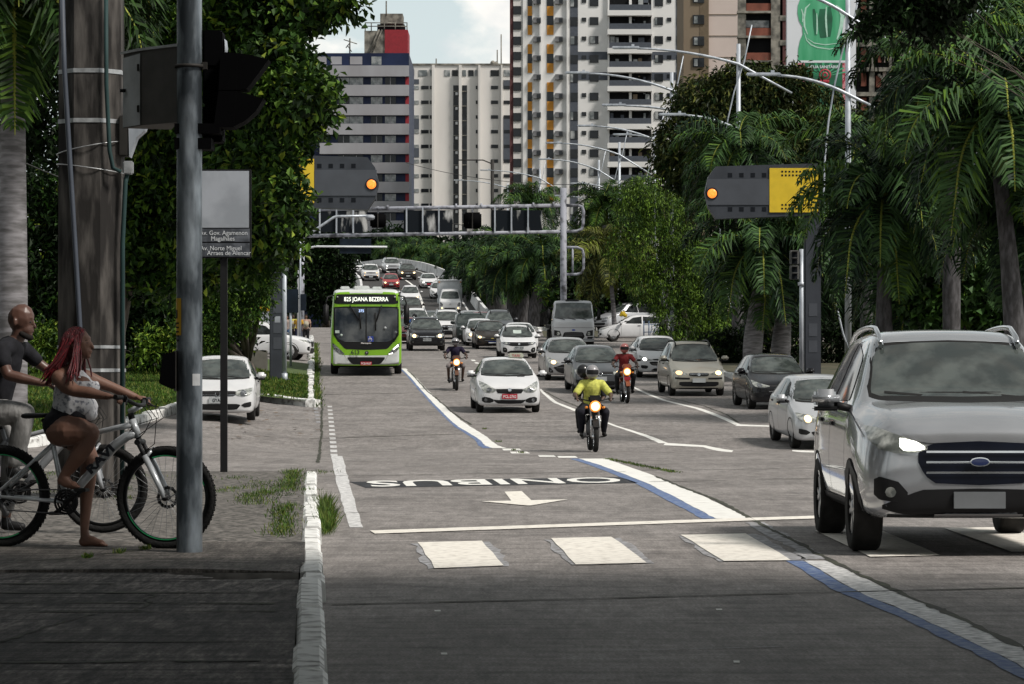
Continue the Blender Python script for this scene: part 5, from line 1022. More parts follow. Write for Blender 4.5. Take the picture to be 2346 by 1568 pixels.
t = thing('control_cabinet', 'dark metal control cabinet with pale door strapped to the steel pole', 'cabinet', (PX0, 20.05, WZ))
f1, f2, f3, f4 = (-.075, -.02), (-.375, .25), (-.53, .48), (-.20, .60); zb, zt = z_at(281, 20.1), z_at(108, 20.1); b = MB()
b.add([(x, y, z) for z in (zb, zt) for x, y in (f1, f2, f3, f4)], [(0, 1, 5, 4), (2, 3, 7, 6), (3, 0, 4, 7), (0, 3, 2, 1), (4, 5, 6, 7), (1, 2, 6, 5)]); b.build('case', m_case, t)
dn = Vector((f3[1]-f2[1], f2[0]-f3[0], 0)).normalized()*-.008; dd = MB(); dd.add([Vector((*c, z))+dn for c, z in ((f2, zb+.005), (f3, zb+.005), (f3, zt-.03), (f2, zt-.02))], [(0, 1, 2, 3)]); do = dd.build('door', m_cabd, t)
for z in (zb+.12, zt-.12): MB().bbox(f2[0]-.03, f2[0]-.012, f2[1]+.0, f2[1]+.03, z-.025, z+.025, .003).build('hinge', m_cab, do)
MB().tube([(f3[0]+.02, f3[1]-.05, (zb+zt)/2), (f3[0]-.02, f3[1]-.06, (zb+zt)/2)], .013, 8).build('handle', m_trim, do)
lid = MB(); lid.add([(x*1.05, y*1.05-.01, z) for z in (zt, zt+.018) for x, y in (f1, f2, f3, f4)], [(0, 1, 5, 4), (1, 2, 6, 5), (2, 3, 7, 6), (3, 0, 4, 7), (0, 3, 2, 1), (4, 5, 6, 7)]); lid.build('lid', m_cabd, t)
t = thing('button_box', 'black pedestrian push button box on the left of the steel pole', 'push button', (PX0, 20.0, WZ))
MB().prism(PP([(376, 812), (404, 808), (404, 891), (396, 893), (367, 880)], 20), -.07, .06).build('case', m_blackm, t); MB().box(-.098, -.085, -.06, .03, z_at(897, 20), z_at(805, 20)).build('back_plate', m_cab, t)

# street name sign
SX, SY = PX(513, 36.8), 36.8; t = thing('street_sign', 'street name sign with faded grey panel on a thin black post', 'sign', (SX, SY, WZ)); k0 = 36.8/F
MB().box(-.045, .045, -.03, .03, 0, 4.0-WZ).build('post', m_trim, t)
x0, x1 = (446-513)*k0, (577-513)*k0; zt = PZ(388, SY)-WZ; zb = PZ(591, SY)-WZ
MB().bbox(x0, x1, -.075, -.03, zb, zt, .008).build('frame', m_trim, t)
zs = [PZ(y, SY)-WZ for y in (392, 522, 524, 554, 557, 588)]
MB().bbox(x0+.02, x1-.03, -.085, -.074, zs[1], zs[0], .003).build('panel', m_signg, t)
s1 = MB().bbox(x0+.02, x1-.02, -.085, -.074, zs[3], zs[2], .002).build('name_strip', m_signd, t); s2 = MB().bbox(x0+.02, x1-.02, -.085, -.074, zs[5], zs[4], .002).build('name_strip', m_signd, t)
def sg_(txt, px, py, par): text('lettering', txt, .082, m_signt, par, ((px-513)*k0, -.089, PZ(py, SY)-WZ), sx=.93)
sg_('Av. Gov. Agamenon', 514, 534, s1); sg_('Magalhães', 512, 547, s1); sg_('Av. Norte Miguel', 508, 569, s2); sg_('Arraes de Alencar', 526, 580, s2)

# big concrete utility pole
UX, UY = PX(210, 29.5), 29.5; p = thing('utility_pole', 'massive weathered concrete utility pole with cables and steel bands', 'utility pole', (UX, UY, WZ))
def ring8(r, z, c=.42): return [(x*r, y*r, z) for x, y in ((-1, -c), (-c, -1), (c, -1), (1, -c), (1, c), (c, 1), (-c, 1), (-1, c))]
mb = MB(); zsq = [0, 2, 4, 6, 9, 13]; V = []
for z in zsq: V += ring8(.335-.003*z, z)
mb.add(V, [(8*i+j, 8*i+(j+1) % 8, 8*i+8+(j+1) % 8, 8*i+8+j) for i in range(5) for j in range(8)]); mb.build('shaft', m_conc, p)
def uz(py): return PZ(py, UY)-WZ
def ux(px): return (px-210)*UY/F
for py, w2 in ((168, .022), (281, .022), (797, .016), (850, .018)):
    z = uz(py); r_ = .342-.003*z; b = MB(); V = ring8(r_, z-w2)+ring8(r_, z+w2); b.add(V, [(j, (j+1) % 8, 8+(j+1) % 8, 8+j) for j in range(8)]); b.build('steel_band', m_band, p)
for py, tl in ((340, .07), (388, -.05)):
    z = uz(py); MB().tube([(.36*math.sin(a), -.36*math.cos(a), z+tl*math.sin(a)) for a in [2*PI*i/24 for i in range(25)]], .006, 6, caps=False).build('wire_loop', m_band, p)
MB().tube([(ux(155), -.36, uz(-10)), (ux(160), -.37, uz(160)), (ux(170), -.365, uz(330)), (ux(184), -.36, uz(560)), (ux(198), -.355, uz(800)), (ux(200), -.35, .05)], .026, 8).build('cable', m_condu, p)
MB().tube([(ux(254), -.35, uz(-10)), (ux(255), -.36, uz(200)), (ux(262), -.36, uz(350)), (ux(270), -.36, uz(390)), (ux(287), -.33, uz(398))], .022, 8).build('cable', m_condg, p)
MB().tube([(ux(298), -.20, uz(400)), (ux(294), -.22, uz(420)), (ux(288), -.24, uz(560)), (ux(287), -.24, .02)], .024, 8).build('conduit', m_condg, p)
MB().bbox(.31, .40, -.22, .0, uz(360), uz(268), .01).build('junction_box', m_cab, p)
MB().prism([(ux(300), uz(288)), (ux(340), uz(290)), (ux(336), uz(302)), (ux(318), uz(318)), (ux(302), uz(362))], -.2, .0).build('floodlight', m_galvl, p)
MB().bbox(.36, .46, -.26, -.16, uz(402), uz(372), .012).build('meter', m_band, p)

# overhead signal portals (grey arm with yellow end)
m_gp = M('portal_grey', (.050, .055, .066), .5, var=.12, scale=2); m_gp2 = M('portal_panel', (.062, .068, .082), .5, var=.1, scale=2); m_gy = M('portal_yellow', (.72, .50, .025), .45, var=.06); m_hole = M('hole_black', (.006, .008, .012), .8)
m_orl = M('lit_amber_signal', (1.0, .22, .03), .4, var=.25, scale=30, emit=1.4)
def portal(px_c, sgn, Y, dy, base_px, label):
    """sgn +1: yellow end to the right; px measured on the right-hand one and mirrored"""
    s_ = F/Y; g = gz(PX(base_px, Y), Y)+.15; t = thing('signal_portal', label, 'signal portal', (PX(base_px, Y), Y, g), 0, 'grey and yellow signal portals')
    ox = PX(px_c, Y)-PX(base_px, Y)
    def u(px): return ox + sgn*(px-1742)/s_
    def z(py): return PZ(py+dy, Y)-g
    def bx(px0, px1, py0, py1, y0, y1): a, b = sorted((u(px0), u(px1))); return MB().box(a, b, y0, y1, z(py1), z(py0))
    pts = [(u(x), z(y)) for x, y in ((1871, 375), (1639, 382), (1622, 405), (1614, 441), (1622, 476), (1639, 502), (1871, 493))]
    if sgn < 0: pts = pts[::-1]
    MB().prism(pts, -.28, .28).build('arm_casing', m_gp, t)
    bx(1618, 1760, 411, 470, -.305, -.28).build('middle_panel', m_gp2, t)
    bx(1761, 1872, 386, 487, -.315, -.28).build('yellow_panel', m_gy, t)
    for i in range(4):
        for y in (402, 480): bx(1666+26*i, 1676+26*i, y-5, y+5, -.287, -.281).build('vent', m_hole, t)
    h = MB()
    for cx in [1790+8.2*i for i in range(7)]+[1856.5]:
        for cy in (394, 402.5, 470, 478.5): a, b = sorted((u(cx-2), u(cx+2))); h.box(a, b, -.322, -.316, z(cy+2), z(cy-2))
    h.build('perforation', m_hole, t)
    MB().lathe((u(1630), -.30, z(444)), (0, 1, 0), [(.17, -.03), (.19, -.03), (.19, .02)], 24).build('signal_hood', m_hole, t)
    MB().lathe((u(1630), -.335, z(444)), (0, 1, 0), [(.001, -.01), (.10, -.006), (.145, .01), (.15, .03)], 24).build('signal_lamp', m_orl, t)
    cw = .262; MB().bbox(-cw, cw, -.2, .2, 0, z(440), .03).build('column', m_gp, t); MB().bbox(-cw-.12, cw+.12, -.3, .3, -.3, .06, .02).build('base', m_gp, t)
    for zz in (2.2, 1.55, 1.0): MB().bbox(-.14, .14, -.21, -.2, zz, zz+.42, .003).build('access_door', m_gp2, t)
    if sgn < 0: MB().box(-.09, .09, -.215, -.212, 1.9, 2.1).build('paper_notice', m_signg, t)
    return t
portal(1742, 1, 92, 0, 1861, 'grey signal portal with yellow end reaching in from the right verge')
portal(740, -1, 92, -21, 637, 'grey signal portal with yellow end half hidden by the leafy tree on the left')
def small_signal(px0, px1, py0, py1, ppx, Y, label):
    g = gz(PX(ppx, Y), Y)+.15; t = thing('traffic_signal', label, 'traffic signal', (PX(ppx, Y), Y, g)); ox = PX(ppx, Y)
    MB().tube([(0, 0, 0), (0, 0, PZ(py0-3, Y)-g)], .07, 10).tube([(0, 0, .0), (0, 0, .3)], .10, 10).build('pole', m_galvl, t)
    for k_ in range(2):
        a, b = py0+(py1-py0)*(k_*.5), py0+(py1-py0)*(k_*.5+.47); x0, x1 = PX(px0, Y)-ox, PX(px1, Y)-ox
        h = MB().bbox(x0, x1, -.14, .06, PZ(b, Y)-g, PZ(a, Y)-g, .02).build('housing', M('signal_grey', (.13, .13, .125), .6), t)
        for f in (.27, .75):
            zc = PZ(lerp(a, b, f), Y)-g; w2 = (x1-x0)*.3; xc = (x0+x1)/2; MB().box(xc-w2, xc+w2, -.145, -.141, zc-.10, zc+.06).build('lens', m_hole, h); MB().box(xc-w2, xc+w2, -.30, -.14, zc+.07, zc+.085).build('visor', m_cab, h)
    MB().tube([(0, 0, PZ(py1+12, Y)-g), (0, 0, PZ(py1+4, Y)-g)], .12, 10).build('collar', m_galvl, t)
small_signal(650, 671, 548, 608, 652, 91, 'small grey traffic signal on a slim pole beside the left grey column')
small_signal(1809, 1830, 573, 642, 1836, 93, 'small grey traffic signal on a slim pole beside the right grey column')
def post_sign(px0, px1, py0, py1, ppx, Y, m_, label, ptop=None, name='sign', mp=None):
    X = PX(ppx, Y); g = gz(X, Y)+.1; t = thing(name, label, 'sign', (X, Y, g)); MB().tube([(0, 0, 0), (0, 0, PZ(ptop or py0, Y)-g)], .045, 8).build('post', mp or m_galvl, t)
    MB().bbox(PX(px0, Y)-X, PX(px1, Y)-X, -.09, -.05, PZ(py1, Y)-g, PZ(py0, Y)-g, .01).build('panel', m_, t); return t
m_bluek = M('sign_back_blue_black', (.008, .014, .024), .6, var=.3)
post_sign(653, 684, 662, 716, 666, 104, m_bluek, 'dark rectangular sign back on a thin post above the waiting people')
post_sign(689, 702, 673, 711, 688, 128, m_bluek, 'narrow dark sign back on a tall thin post near the bus', ptop=510)
tt = post_sign(594, 617, 712, 800, 606, 126, m_signg, 'pale information board behind the tree trunk on the left', name='information_board')
MB().box(-.25, .22, -.12, -.10, PZ(712, 126)-gz(-11, 126)-.1, PZ(702, 126)-gz(-11, 126)-.1).build('header', m_yel, tt)

# sign gantry across the avenue
GYY = 150.0; gk = GYY/F; gx = PX(690, GYY); gg = gz(0, GYY); t = thing('sign_gantry', 'long pale pipe gantry over the avenue carrying stained dark sign backs', 'gantry', (gx, GYY, gg))
m_gan = M('gantry_paint', (.34, .35, .40), .7, scale=3, col2=(.07, .07, .08), lo=.46, hi=.66, detail=9); m_back = M('sign_back_stained', (.009, .012, .016), .7, scale=.9, col2=(.48, .48, .47), lo=.56, hi=.66, stretch=(1.9, 1, .6), detail=9, spec=.1); m_rust = M('rust', (.22, .13, .07), .8, var=.3, scale=6)
def gp(px, py, dy=0): return (PX(px, GYY)-gx, dy, PZ(py, GYY)-gg)
MB().tube([gp(691, 533), (0, 0, 0)], .16, 12).build('left_post', m_gan, t); MB().tube([gp(1291, 430), (gp(1291, 430)[0], 0, 0)], .17, 12).build('right_post', m_gan, t)
MB().tube([gp(715, 480), gp(1291, 470)], .105, 10).tube([gp(1291, 470), gp(1325, 470), gp(1334, 473), gp(1337, 484), gp(1336, 512), gp(1333, 524), gp(1322, 529), gp(1291, 530)], .085, 10).build('upper_beam', m_gan, t)
MB().tube([gp(690, 540), gp(1291, 530)], .10, 10).build('lower_beam', m_gan, t)
MB().tube([gp(1291, 566), gp(1322, 566), gp(1334, 571), gp(1337, 582), gp(1337, 614), gp(1332, 625), gp(1320, 628), gp(1291, 628)], .075, 10).tube([gp(1312, 567), gp(1312, 628)], .05, 8).build('end_loop', m_gan, t)
for a, b in ((726, 842), (925, 1037), (1127, 1242)):
    o = MB().box(gp(a, 0)[0], gp(b, 0)[0], -.05, .0, gp(0, 531)[2], gp(0, 481)[2]).build('sign_back', m_back, t)
    for i in range(3): x = lerp(a, b, .06+.33*i); MB().box(gp(x, 0)[0]-.04, gp(x, 0)[0]+.04, -.16, -.055, gp(0, 534)[2], gp(0, 474)[2]).build('hanger', m_galvl, o)
for a, b, y0, y1 in ((848, 884, 488, 521), (1062, 1103, 486, 523)):
    h = MB().bbox(gp(a, 0)[0], gp(b, 0)[0], -.15, .25, gp(0, y1)[2], gp(0, y0)[2], .08).build('signal_back', m_blackm, t)
    xm = (gp(a, 0)[0]+gp(b, 0)[0])/2; MB().box(xm-.03, xm+.03, -.19, -.15, gp(0, y1)[2], gp(0, y0)[2]).build('rib', m_cab, h); MB().tube([(xm, 0, gp(0, y0)[2]-.1), (xm, 0, gp(0, 472)[2])], .05, 8).build('drop_bar', m_gan, h)
for px in (888, 1045, 1103, 1222, 1268): MB().lathe(gp(px, 477-(px-715)*.017+1), (1, 0, 0), [(.105, -.05), (.15, -.05), (.15, .05), (.105, .05)], 12).build('flange', m_gan, t)
t = thing('camera_arm', 'cranked pale arm with a traffic camera in front of the gantry', 'camera arm', (PX(686, 142), 142, gz(-10.6, 142)))
def cp(px, py): return (PX(px, 142)-PX(686, 142), 0, PZ(py, 142)-gz(-10.6, 142))
MB().tube([(0, 0, 0), cp(688, 555), cp(694, 545), cp(765, 497), cp(772, 495), cp(852, 494)], .065, 8).build('arm', m_galvl, t); MB().bbox(cp(838, 0)[0], cp(858, 0)[0], -.2, .2, cp(0, 503)[2], cp(0, 492)[2], .05).build('camera', m_signg, t)
t = thing('cantilever_pole', 'thin white cantilever arm with a dark sign back below the gantry', 'sign arm', (PX(683, 138), 138, gz(-10.4, 138)))
def cq(px, py): return (PX(px, 138)-PX(683, 138), 0, PZ(py, 138)-gz(-10.4, 138))
MB().tube([(0, 0, 0), cq(683, 577), cq(700, 570), cq(722, 564), cq(887, 565)], .05, 8).build('arm', M('arm_white', (.6, .62, .65), .5), t); MB().box(cq(778, 0)[0], cq(850, 0)[0], .06, .1, cq(0, 580)[2], cq(0, 546)[2]).build('sign_back', m_bluek, t)

# curved arm street lamps
def lamp(ppx, Y, arms, top, label, brace=1, r=.11):
    X = PX(ppx, Y); g = gz(X, Y)+.1; t = thing('street_lamp', label, 'street lamp', (X, Y, g), 0, 'curved arm street lamps'); s_ = F/Y
    H_ = PZ(top, Y)-g; MB().tube([(0, 0, 0), (0, 0, H_*.5), (0, 0, H_)], [r*1.15, r, r*.85], 12).build('pole', m_galvl, t)
    for (py, lx, ly, rx, ry) in arms:      # crossing height, head end, tail end
        z0 = PZ(py, Y)-g; dl, rl = (ppx-lx)/s_, (py-ly)/s_; pts = []
        if rx: pts.append(((rx-ppx)/s_, -.02, z0-(ry-py)/s_)); pts.append(((rx-ppx)/s_*.5, -.05, z0-(ry-py)/s_*.5))
        nt_ = len(pts)
        for i in range(9): u_ = i/8; pts.append((-dl*u_, -.13, z0+rl*(1.9*u_-.9*u_*u_)))
        MB().tube(pts, [r*.5]*nt_ + [r*.62-.02*i/8 for i in range(9)], 8).build('arm', m_galvl, t)
        e = pts[-1]; h = MB().bbox(e[0]-1.15, e[0]+.12, -.24, -.02, e[2]-.02, e[2]+.10, .035); h.box(e[0]-.25, e[0]-.12, -.16, -.10, e[2]+.1, e[2]+.19); ho = h.build('lamp_head', m_galvl, t); MB().box(e[0]-1.05, e[0]-.3, -.21, -.05, e[2]-.03, e[2]-.021).build('lamp_glass', m_lens, ho)
    if brace:
        z0 = PZ(arms[0][0], Y)-g; pts = [(.6, -.1, z0+1.8)]
        for u_ in frange(0, 1, .1): pts.append((.25-1.15*max(0.0, math.sin(PI*u_))**.8, -.1, z0*(1-u_)+.1))
        MB().tube(pts, .035, 6).build('bowed_rod', m_galvl, t)
lamp(1943, 104, [(37, 1790, -20, 2093, 126), (217, 1781, 173, 2003, 245)], -60, 'nearest curved arm street lamp, pole standing behind the right grey column')
lamp(1692, 130, [(147, 1459, 111, 1814, 213), (297, 1566, 264, None, None)], 100, 'tall curved arm street lamp rising out of the round leafy tree')
lamp(1539, 148, [(207, 1345, 168, 1570, 220), (252, 1429, 242, None, None)], 165, 'curved arm street lamp in front of the white and orange tower balconies')
lamp(1419, 215, [(354, 1284, 328, 1492, 399), (447, 1341, 421, 1450, 453)], 325, 'distant curved arm street lamp above the pale green trees')
lamp(1500, 185, [(320, 1363, 289, None, None), (318, 1444, 309, None, None)], 300, 'curved arm street lamp mostly hidden by the round leafy tree')
lamp(1372, 250, [(390, 1262, 365, 1437, 430), (468, 1300, 449, None, None)], 366, 'distant curved arm street lamp right of the gantry post')
lamp(1237, 300, [(408, 1124, 390, 1281, 435)], 385, 'far curved arm street lamp behind the gantry')
lamp(1163, 340, [(430, 1061, 413, None, None)], 420, 'furthest curved arm street lamp left of the tall palm', brace=0)
lamp(2295, 84, [(80, 2115, 25, None, None)], -40, 'curved arm street lamp with its pole among the palms at the right')
t = thing('street_lamp', 'old dark street lamp with a short crossbar in front of the beige building', 'street lamp', (PX(1128, 300), 300, 6)); MB().tube([(0, 0, 0), (0, 0, PZ(366, 300)-6)], .18, 8).build('pole', m_cab, t)
MB().tube([(0, 0, PZ(375, 300)-6), (-1.0, 0, PZ(366, 300)-6), (-3.6, 0, PZ(366, 300)-6)], .07, 6).build('arm', m_cab, t)
t = thing('railing', 'blue metal railing at the kerb in front of the crossing white hatchback', 'railing', (PX(1475, 153), 153, gz(7, 153)+.12)); m_rail = M('rail_blue', (.06, .10, .17), .5, .3)
for i, x in enumerate((0, .28, .95)): MB().tube([(x, x*.4, 0), (x, x*.4, 1.15)], .035, 6).build('upright', m_rail, t)
for z in (.15, .55, .95): MB().tube([(0, 0, z), (.28, .11, z), (.95, .38, z+.05)], .025, 6).build('rail', m_rail, t)
for i in range(3): MB().tube([(.3+.2*i, .12+.08*i, .15), (.45+.2*i, .18+.08*i, .95)], .018, 5).build('bar', m_rail, t)
t = thing('yellow_bag', 'bright yellow crumpled bag held up behind the crossing white hatchback', 'bag', (PX(1427, 160), 160, PZ(722, 160))); bm_ = blob([], 'bag', m_gy, .03, 1, [((0, 0, .1), (.17, .12, .16), None), ((.14, 0, .0), (.12, .1, .12), None), ((-.12, 0, .02), (.1, .1, .08), None)]); link('bag_cloth', bm_, t)
# ---------------------------------------------------------------- buildings
m_bw = M('tower_white', (.72, .71, .70), .85, var=.05, scale=.15); m_beige = M('facade_beige', (.66, .635, .61), .9, var=.06, scale=.2, stretch=(1, 1, .3)); m_bluew = M('facade_blue', (.012, .020, .055), .5, var=.25, scale=.3)
m_band2 = M('facade_band', (.34, .34, .365), .7, scale=.25, col2=(.27, .26, .275), lo=.4, hi=.7, stretch=(1, 1, .3)); m_redw = M('facade_red', (.26, .012, .022), .7, var=.1); m_wdark = M('window_dark', (.012, .014, .017), .15, var=.6, scale=.6, spec=.3); m_wlight = M('window_pale', (.10, .115, .12), .15, scale=.8, col2=(.34, .35, .35), lo=.42, hi=.6)
m_or = M('facade_orange', (.55, .24, .03), .8, var=.08); m_slate = M('facade_slate', (.065, .075, .095), .8, var=.1); m_tan = M('facade_tan', (.19, .145, .10), .85, var=.06, scale=.3); m_tanl = M('facade_pinkish', (.55, .46, .42), .85, var=.05, scale=.2); m_mar = M('facade_maroon', (.09, .03, .03), .8, var=.15)
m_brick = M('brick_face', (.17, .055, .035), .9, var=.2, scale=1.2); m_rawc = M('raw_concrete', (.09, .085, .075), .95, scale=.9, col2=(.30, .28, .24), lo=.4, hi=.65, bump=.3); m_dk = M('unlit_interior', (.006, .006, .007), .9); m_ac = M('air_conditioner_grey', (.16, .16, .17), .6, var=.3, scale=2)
class Bld:
    def __init__(s, name, label, px0, px1, top, Y, depth, mat, zb=5.0):
        s.Y = Y; s.X = PX((px0+px1)/2, Y); s.zb = zb; s.t = thing(name, label, 'building', (s.X, Y, zb), 0); s.cache = {}
        s.box('wall', mat, px0, px1, top, None, 0, depth)
    def box(s, name, mat, px0, px1, py0, py1, y0, y1, par=None, z0=0):
        b = MB().box(PX(px0, s.Y)-s.X, PX(px1, s.Y)-s.X, y0, y1, z0 if py1 is None else PZ(py1, s.Y)-s.zb, PZ(py0, s.Y)-s.zb); return b.build(name, mat, par or s.t)
    def inst(s, name, mat, px0, px1, py0, py1, y0, y1, par=None):
        """same-size pieces share one mesh"""
        w_, h_ = round((px1-px0)*s.Y/F, 2), round((py1-py0)*s.Y/F, 2); k_ = (name, mat.name, w_, h_, y0, y1)
        if k_ not in s.cache: s.cache[k_] = MB().box(0, w_, y0, y1, -h_, 0).mesh(name, mat)
        return link(name, s.cache[k_], par or s.t, (PX(px0, s.Y)-s.X, 0, PZ(py0, s.Y)-s.zb))
    def pt(s, px, y, py): return (PX(px, s.Y)-s.X, y, PZ(py, s.Y)-s.zb)
rr = random.Random(3)
# blue and grey office block
b = Bld('office_building', 'blue office block with grey banded floors and a red roof tower', 692, 937, 121, 460, 24, m_bluew)
for i in range(9):
    y = 150.5+44.35*i; b.box('spandrel', m_band2, 733, 937, y, y+25, -.9, .05); b.inst('red_strip', m_redw, 929, 937, y+26, y+44, -.25, .1)
    for a, c in ((774, 800), (801, 832), (850, 876), (882, 907)):
        b.inst('window', m_wlight if rr.random() < .6 else m_wdark, a, c, y+27, y+43, -.12, .1); b.inst('mullion', m_band2, (a+c)/2-.8, (a+c)/2+.8, y+27, y+43, -.2, .1)
for a, c in ((706, 748), (758, 783), (802, 830)): b.box('roof_opening', m_band2, a, c, 129, 147, -.08, .1)
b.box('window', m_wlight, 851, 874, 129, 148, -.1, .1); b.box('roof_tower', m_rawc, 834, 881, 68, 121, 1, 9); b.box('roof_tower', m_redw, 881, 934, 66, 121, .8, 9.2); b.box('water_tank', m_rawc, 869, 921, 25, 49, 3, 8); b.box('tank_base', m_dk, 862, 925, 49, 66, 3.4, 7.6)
ml = MB()
for x in (836, 850, 880, 905, 932): ml.tube([b.pt(x, .9, 68), b.pt(x, .9, 50)], .09, 5)
for y in (50, 58): ml.tube([b.pt(835, .9, y), b.pt(933, .9, y)], .08, 5)
ml.tube([b.pt(845, .7, 119), b.pt(868, .7, 66)], .15, 5).tube([b.pt(852, .7, 119), b.pt(875, .7, 66)], .1, 5); ml.build('roof_railing', m_rawc, b.t)
an = MB()
for x, y0, y1 in ((883, 30, -4), (799, 120, 82)): an.tube([b.pt(x, 3, y0), b.pt(x, 3, y1)], .12, 5)
for (x0, y0, x1, y1) in ((785, 85, 815, 94), (793, 98, 803, 112), (790, 104, 800, 90)): an.tube([b.pt(x0, 3, y0), b.pt(x1, 3.5, y1)], .08, 4)
an.build('antenna', m_rawc, b.t)
b = Bld('building', 'narrow pale building glimpsed through leaves left of the blue office block', 655, 690, 270, 470, 15, m_bw); b.box('window', m_wlight, 662, 682, 290, 400, -.1, .1)
# beige slab
b = Bld('apartment_building', 'long beige apartment slab with two dark window shafts', 937, 1172, 148, 540, 18, m_beige)
for a, c in ((990, 996), (1051.5, 1058), (1096, 1101), (1148, 1151)): b.box('rib', m_beige, a, c, 150, None, -1.2, .1)
for a, c in ((1038.6, 1051.5), (1059, 1070)): b.box('window_shaft', m_wdark, a, c, 195, None, -.12, .1)
for i in range(10):
    y = 198+33.7*i
    if i < 9:
        for a, c in ((940, 960), (965, 982), (985, 989)): b.inst('window', m_wlight if a < 950 else m_wdark, a, c, y-2, y+6, -.1, .1)
        for a, c in ((1090, 1094), (1125, 1141), (1154, 1168)): b.inst('window', m_wdark, a, c, y-2, y+6, -.1, .1)
    b.inst('air_conditioner', m_cabd, 1044, 1049, y+14, y+20, -.9, .1); b.inst('shaft_rail', m_rawc, 1039, 1070, y+10, y+11.5, -.3, .1)
for a, c in ((939, 949), (959, 979), (985, 989), (1018, 1031), (1036, 1049), (1059, 1068), (1073, 1085), (1088, 1093), (1124, 1143), (1154, 1169)): b.box('window', m_wlight if rr.random() < .5 else m_wdark, a, c, 160, 174, -.1, .1)
for y0, y1 in ((181, 192), (270, 296), (333, 360)): b.box('dark_panel', m_slate, 939, 960, y0, y1, -.08, .1)
for y0, y1 in ((183, 203), (267, 368)): b.box('dark_panel', m_slate, 1153, 1169, y0, y1, -.08, .1)
b.box('roof_edge', m_rawc, 937, 1172, 145, 149, -.2, 18)
ml = MB()
for x, y1 in ((1148, 72), (1139, 108), (998, 128)): ml.tube([b.pt(x, 4, 147), b.pt(x, 4, y1)], .12, 5)
ml.lathe(b.pt(1128, 4, 138), (-.5, -1, .3), [(.001, .25), (.35, .12), (.5, 0)], 10).lathe(b.pt(1136, 4, 140), (-.5, -1, .3), [(.001, .25), (.35, .12), (.5, 0)], 10); ml.build('antenna', m_rawc, b.t)
# white and orange tower
b = Bld('apartment_tower', 'tall white tower with orange stripes, slate strips and dark balconies', 1198, 1572, -60, 436, 22, m_bw)
b.box('maroon_edge', m_mar, 1168, 1176, -60, None, .3, 14); b.box('beige_wing', m_beige, 1176, 1199, -60, None, .2, 14)
for i in range(15): y = -22+35*i; b.inst('window', m_wdark, 1176, 1194, y, y+19, .05, .4)
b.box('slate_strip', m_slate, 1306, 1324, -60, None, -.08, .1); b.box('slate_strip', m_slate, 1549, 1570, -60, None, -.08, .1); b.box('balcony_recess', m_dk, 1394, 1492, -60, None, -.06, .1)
for x in (1236, 1298, 1392): b.box('facade_fin', m_bw, x, x+4, -60, None, -.5, .1)
for i in range(12):
    y = -3.4+43.24*i
    for a, c, hh in ((1306, 1324, 20), (1351, 1371, 18), (1500, 1519, 18)):
        b.inst('window', m_wdark, a, c, y-1, y-1+hh, -.14, .1)
        if rr.random() < .4: f_ = rr.uniform(.2, .6); b.box('curtain', m_wlight, a+1, a+1+(c-a)*f_, y, y-2+hh, -.17, -.135)
    b.inst('window', m_wdark, 1550, 1569, y-1, y+17, -.14, .1)
    for a in (1333, 1528): b.inst('small_window', m_wdark, a, a+10, y, y+9, -.12, .1)
    bo = b.box('balcony', m_bw, 1391, 1493, y+29, y+41, -1.6, .1); b.box('balustrade', m_slate, 1395, 1491, y+16, y+29, -1.55, -1.45, bo); b.inst('balcony_post', m_bw, 1441, 1447, y-3, y+29, -.5, .1, bo)
    for _k in range(3): xx = rr.choice((1398, 1410, 1422, 1450, 1462, 1474)); b.box('balcony_clutter', rr.choice((m_wlight, m_slate, m_tan, m_wlight)), xx, xx+rr.uniform(4, 14), y+rr.uniform(0, 10), y+17, -.4, -.1, bo)
    for a in (1222, 1272): b.inst('air_conditioner', m_ac, a, a+17, y+1, y+13, -.9, .1)
    b.inst('air_conditioner_grille', m_wdark, 1230, 1239, y+3, y+13, -.95, .1); b.inst('air_conditioner_grille', m_wdark, 1281, 1289, y+3, y+12, -.95, .1)
for px in (1209, 1253):
    w2 = 10 if px == 1209 else 15
    for i in range(24):
        y = -30+21.8*i
        if i in (5, 9): continue
        b.inst('stripe_panel', m_or if i % 2 == 0 else m_wdark, px, px+w2, y, y+21.8, -.1, .1)
for y in (118, 165):
    for a, c in ((1324, 1392), (1493, 1549)): b.box('slate_panel', m_slate, a, c, y, y+18, -.07, .1)
# tan tower; light on its right side is put into the paler gable colour
b = Bld('apartment_tower', 'tan tower with small windows and a blank gable in a pale pinkish lit tone', 1566, 1624, -60, 400, 16, m_tan); b.box('gable', m_tanl, 1624, 1692, -60, None, .4, 16)
b.box('corner_facing', M('facade_tan_dark', (.13, .095, .06), .85), 1603, 1622, -60, None, -.05, .1)
for i in range(6): y = -15+49*i; w_ = b.box('window', m_wdark, 1587, 1613, y, y+21, -.2, .1); b.box('pane', m_wlight, 1590, 1598, y+3, y+19, -.25, -.19, w_)
for i in range(4): b.inst('panel_joint', m_tan, 1624, 1690, 31+49*i, 32.2+49*i, .3, .5)
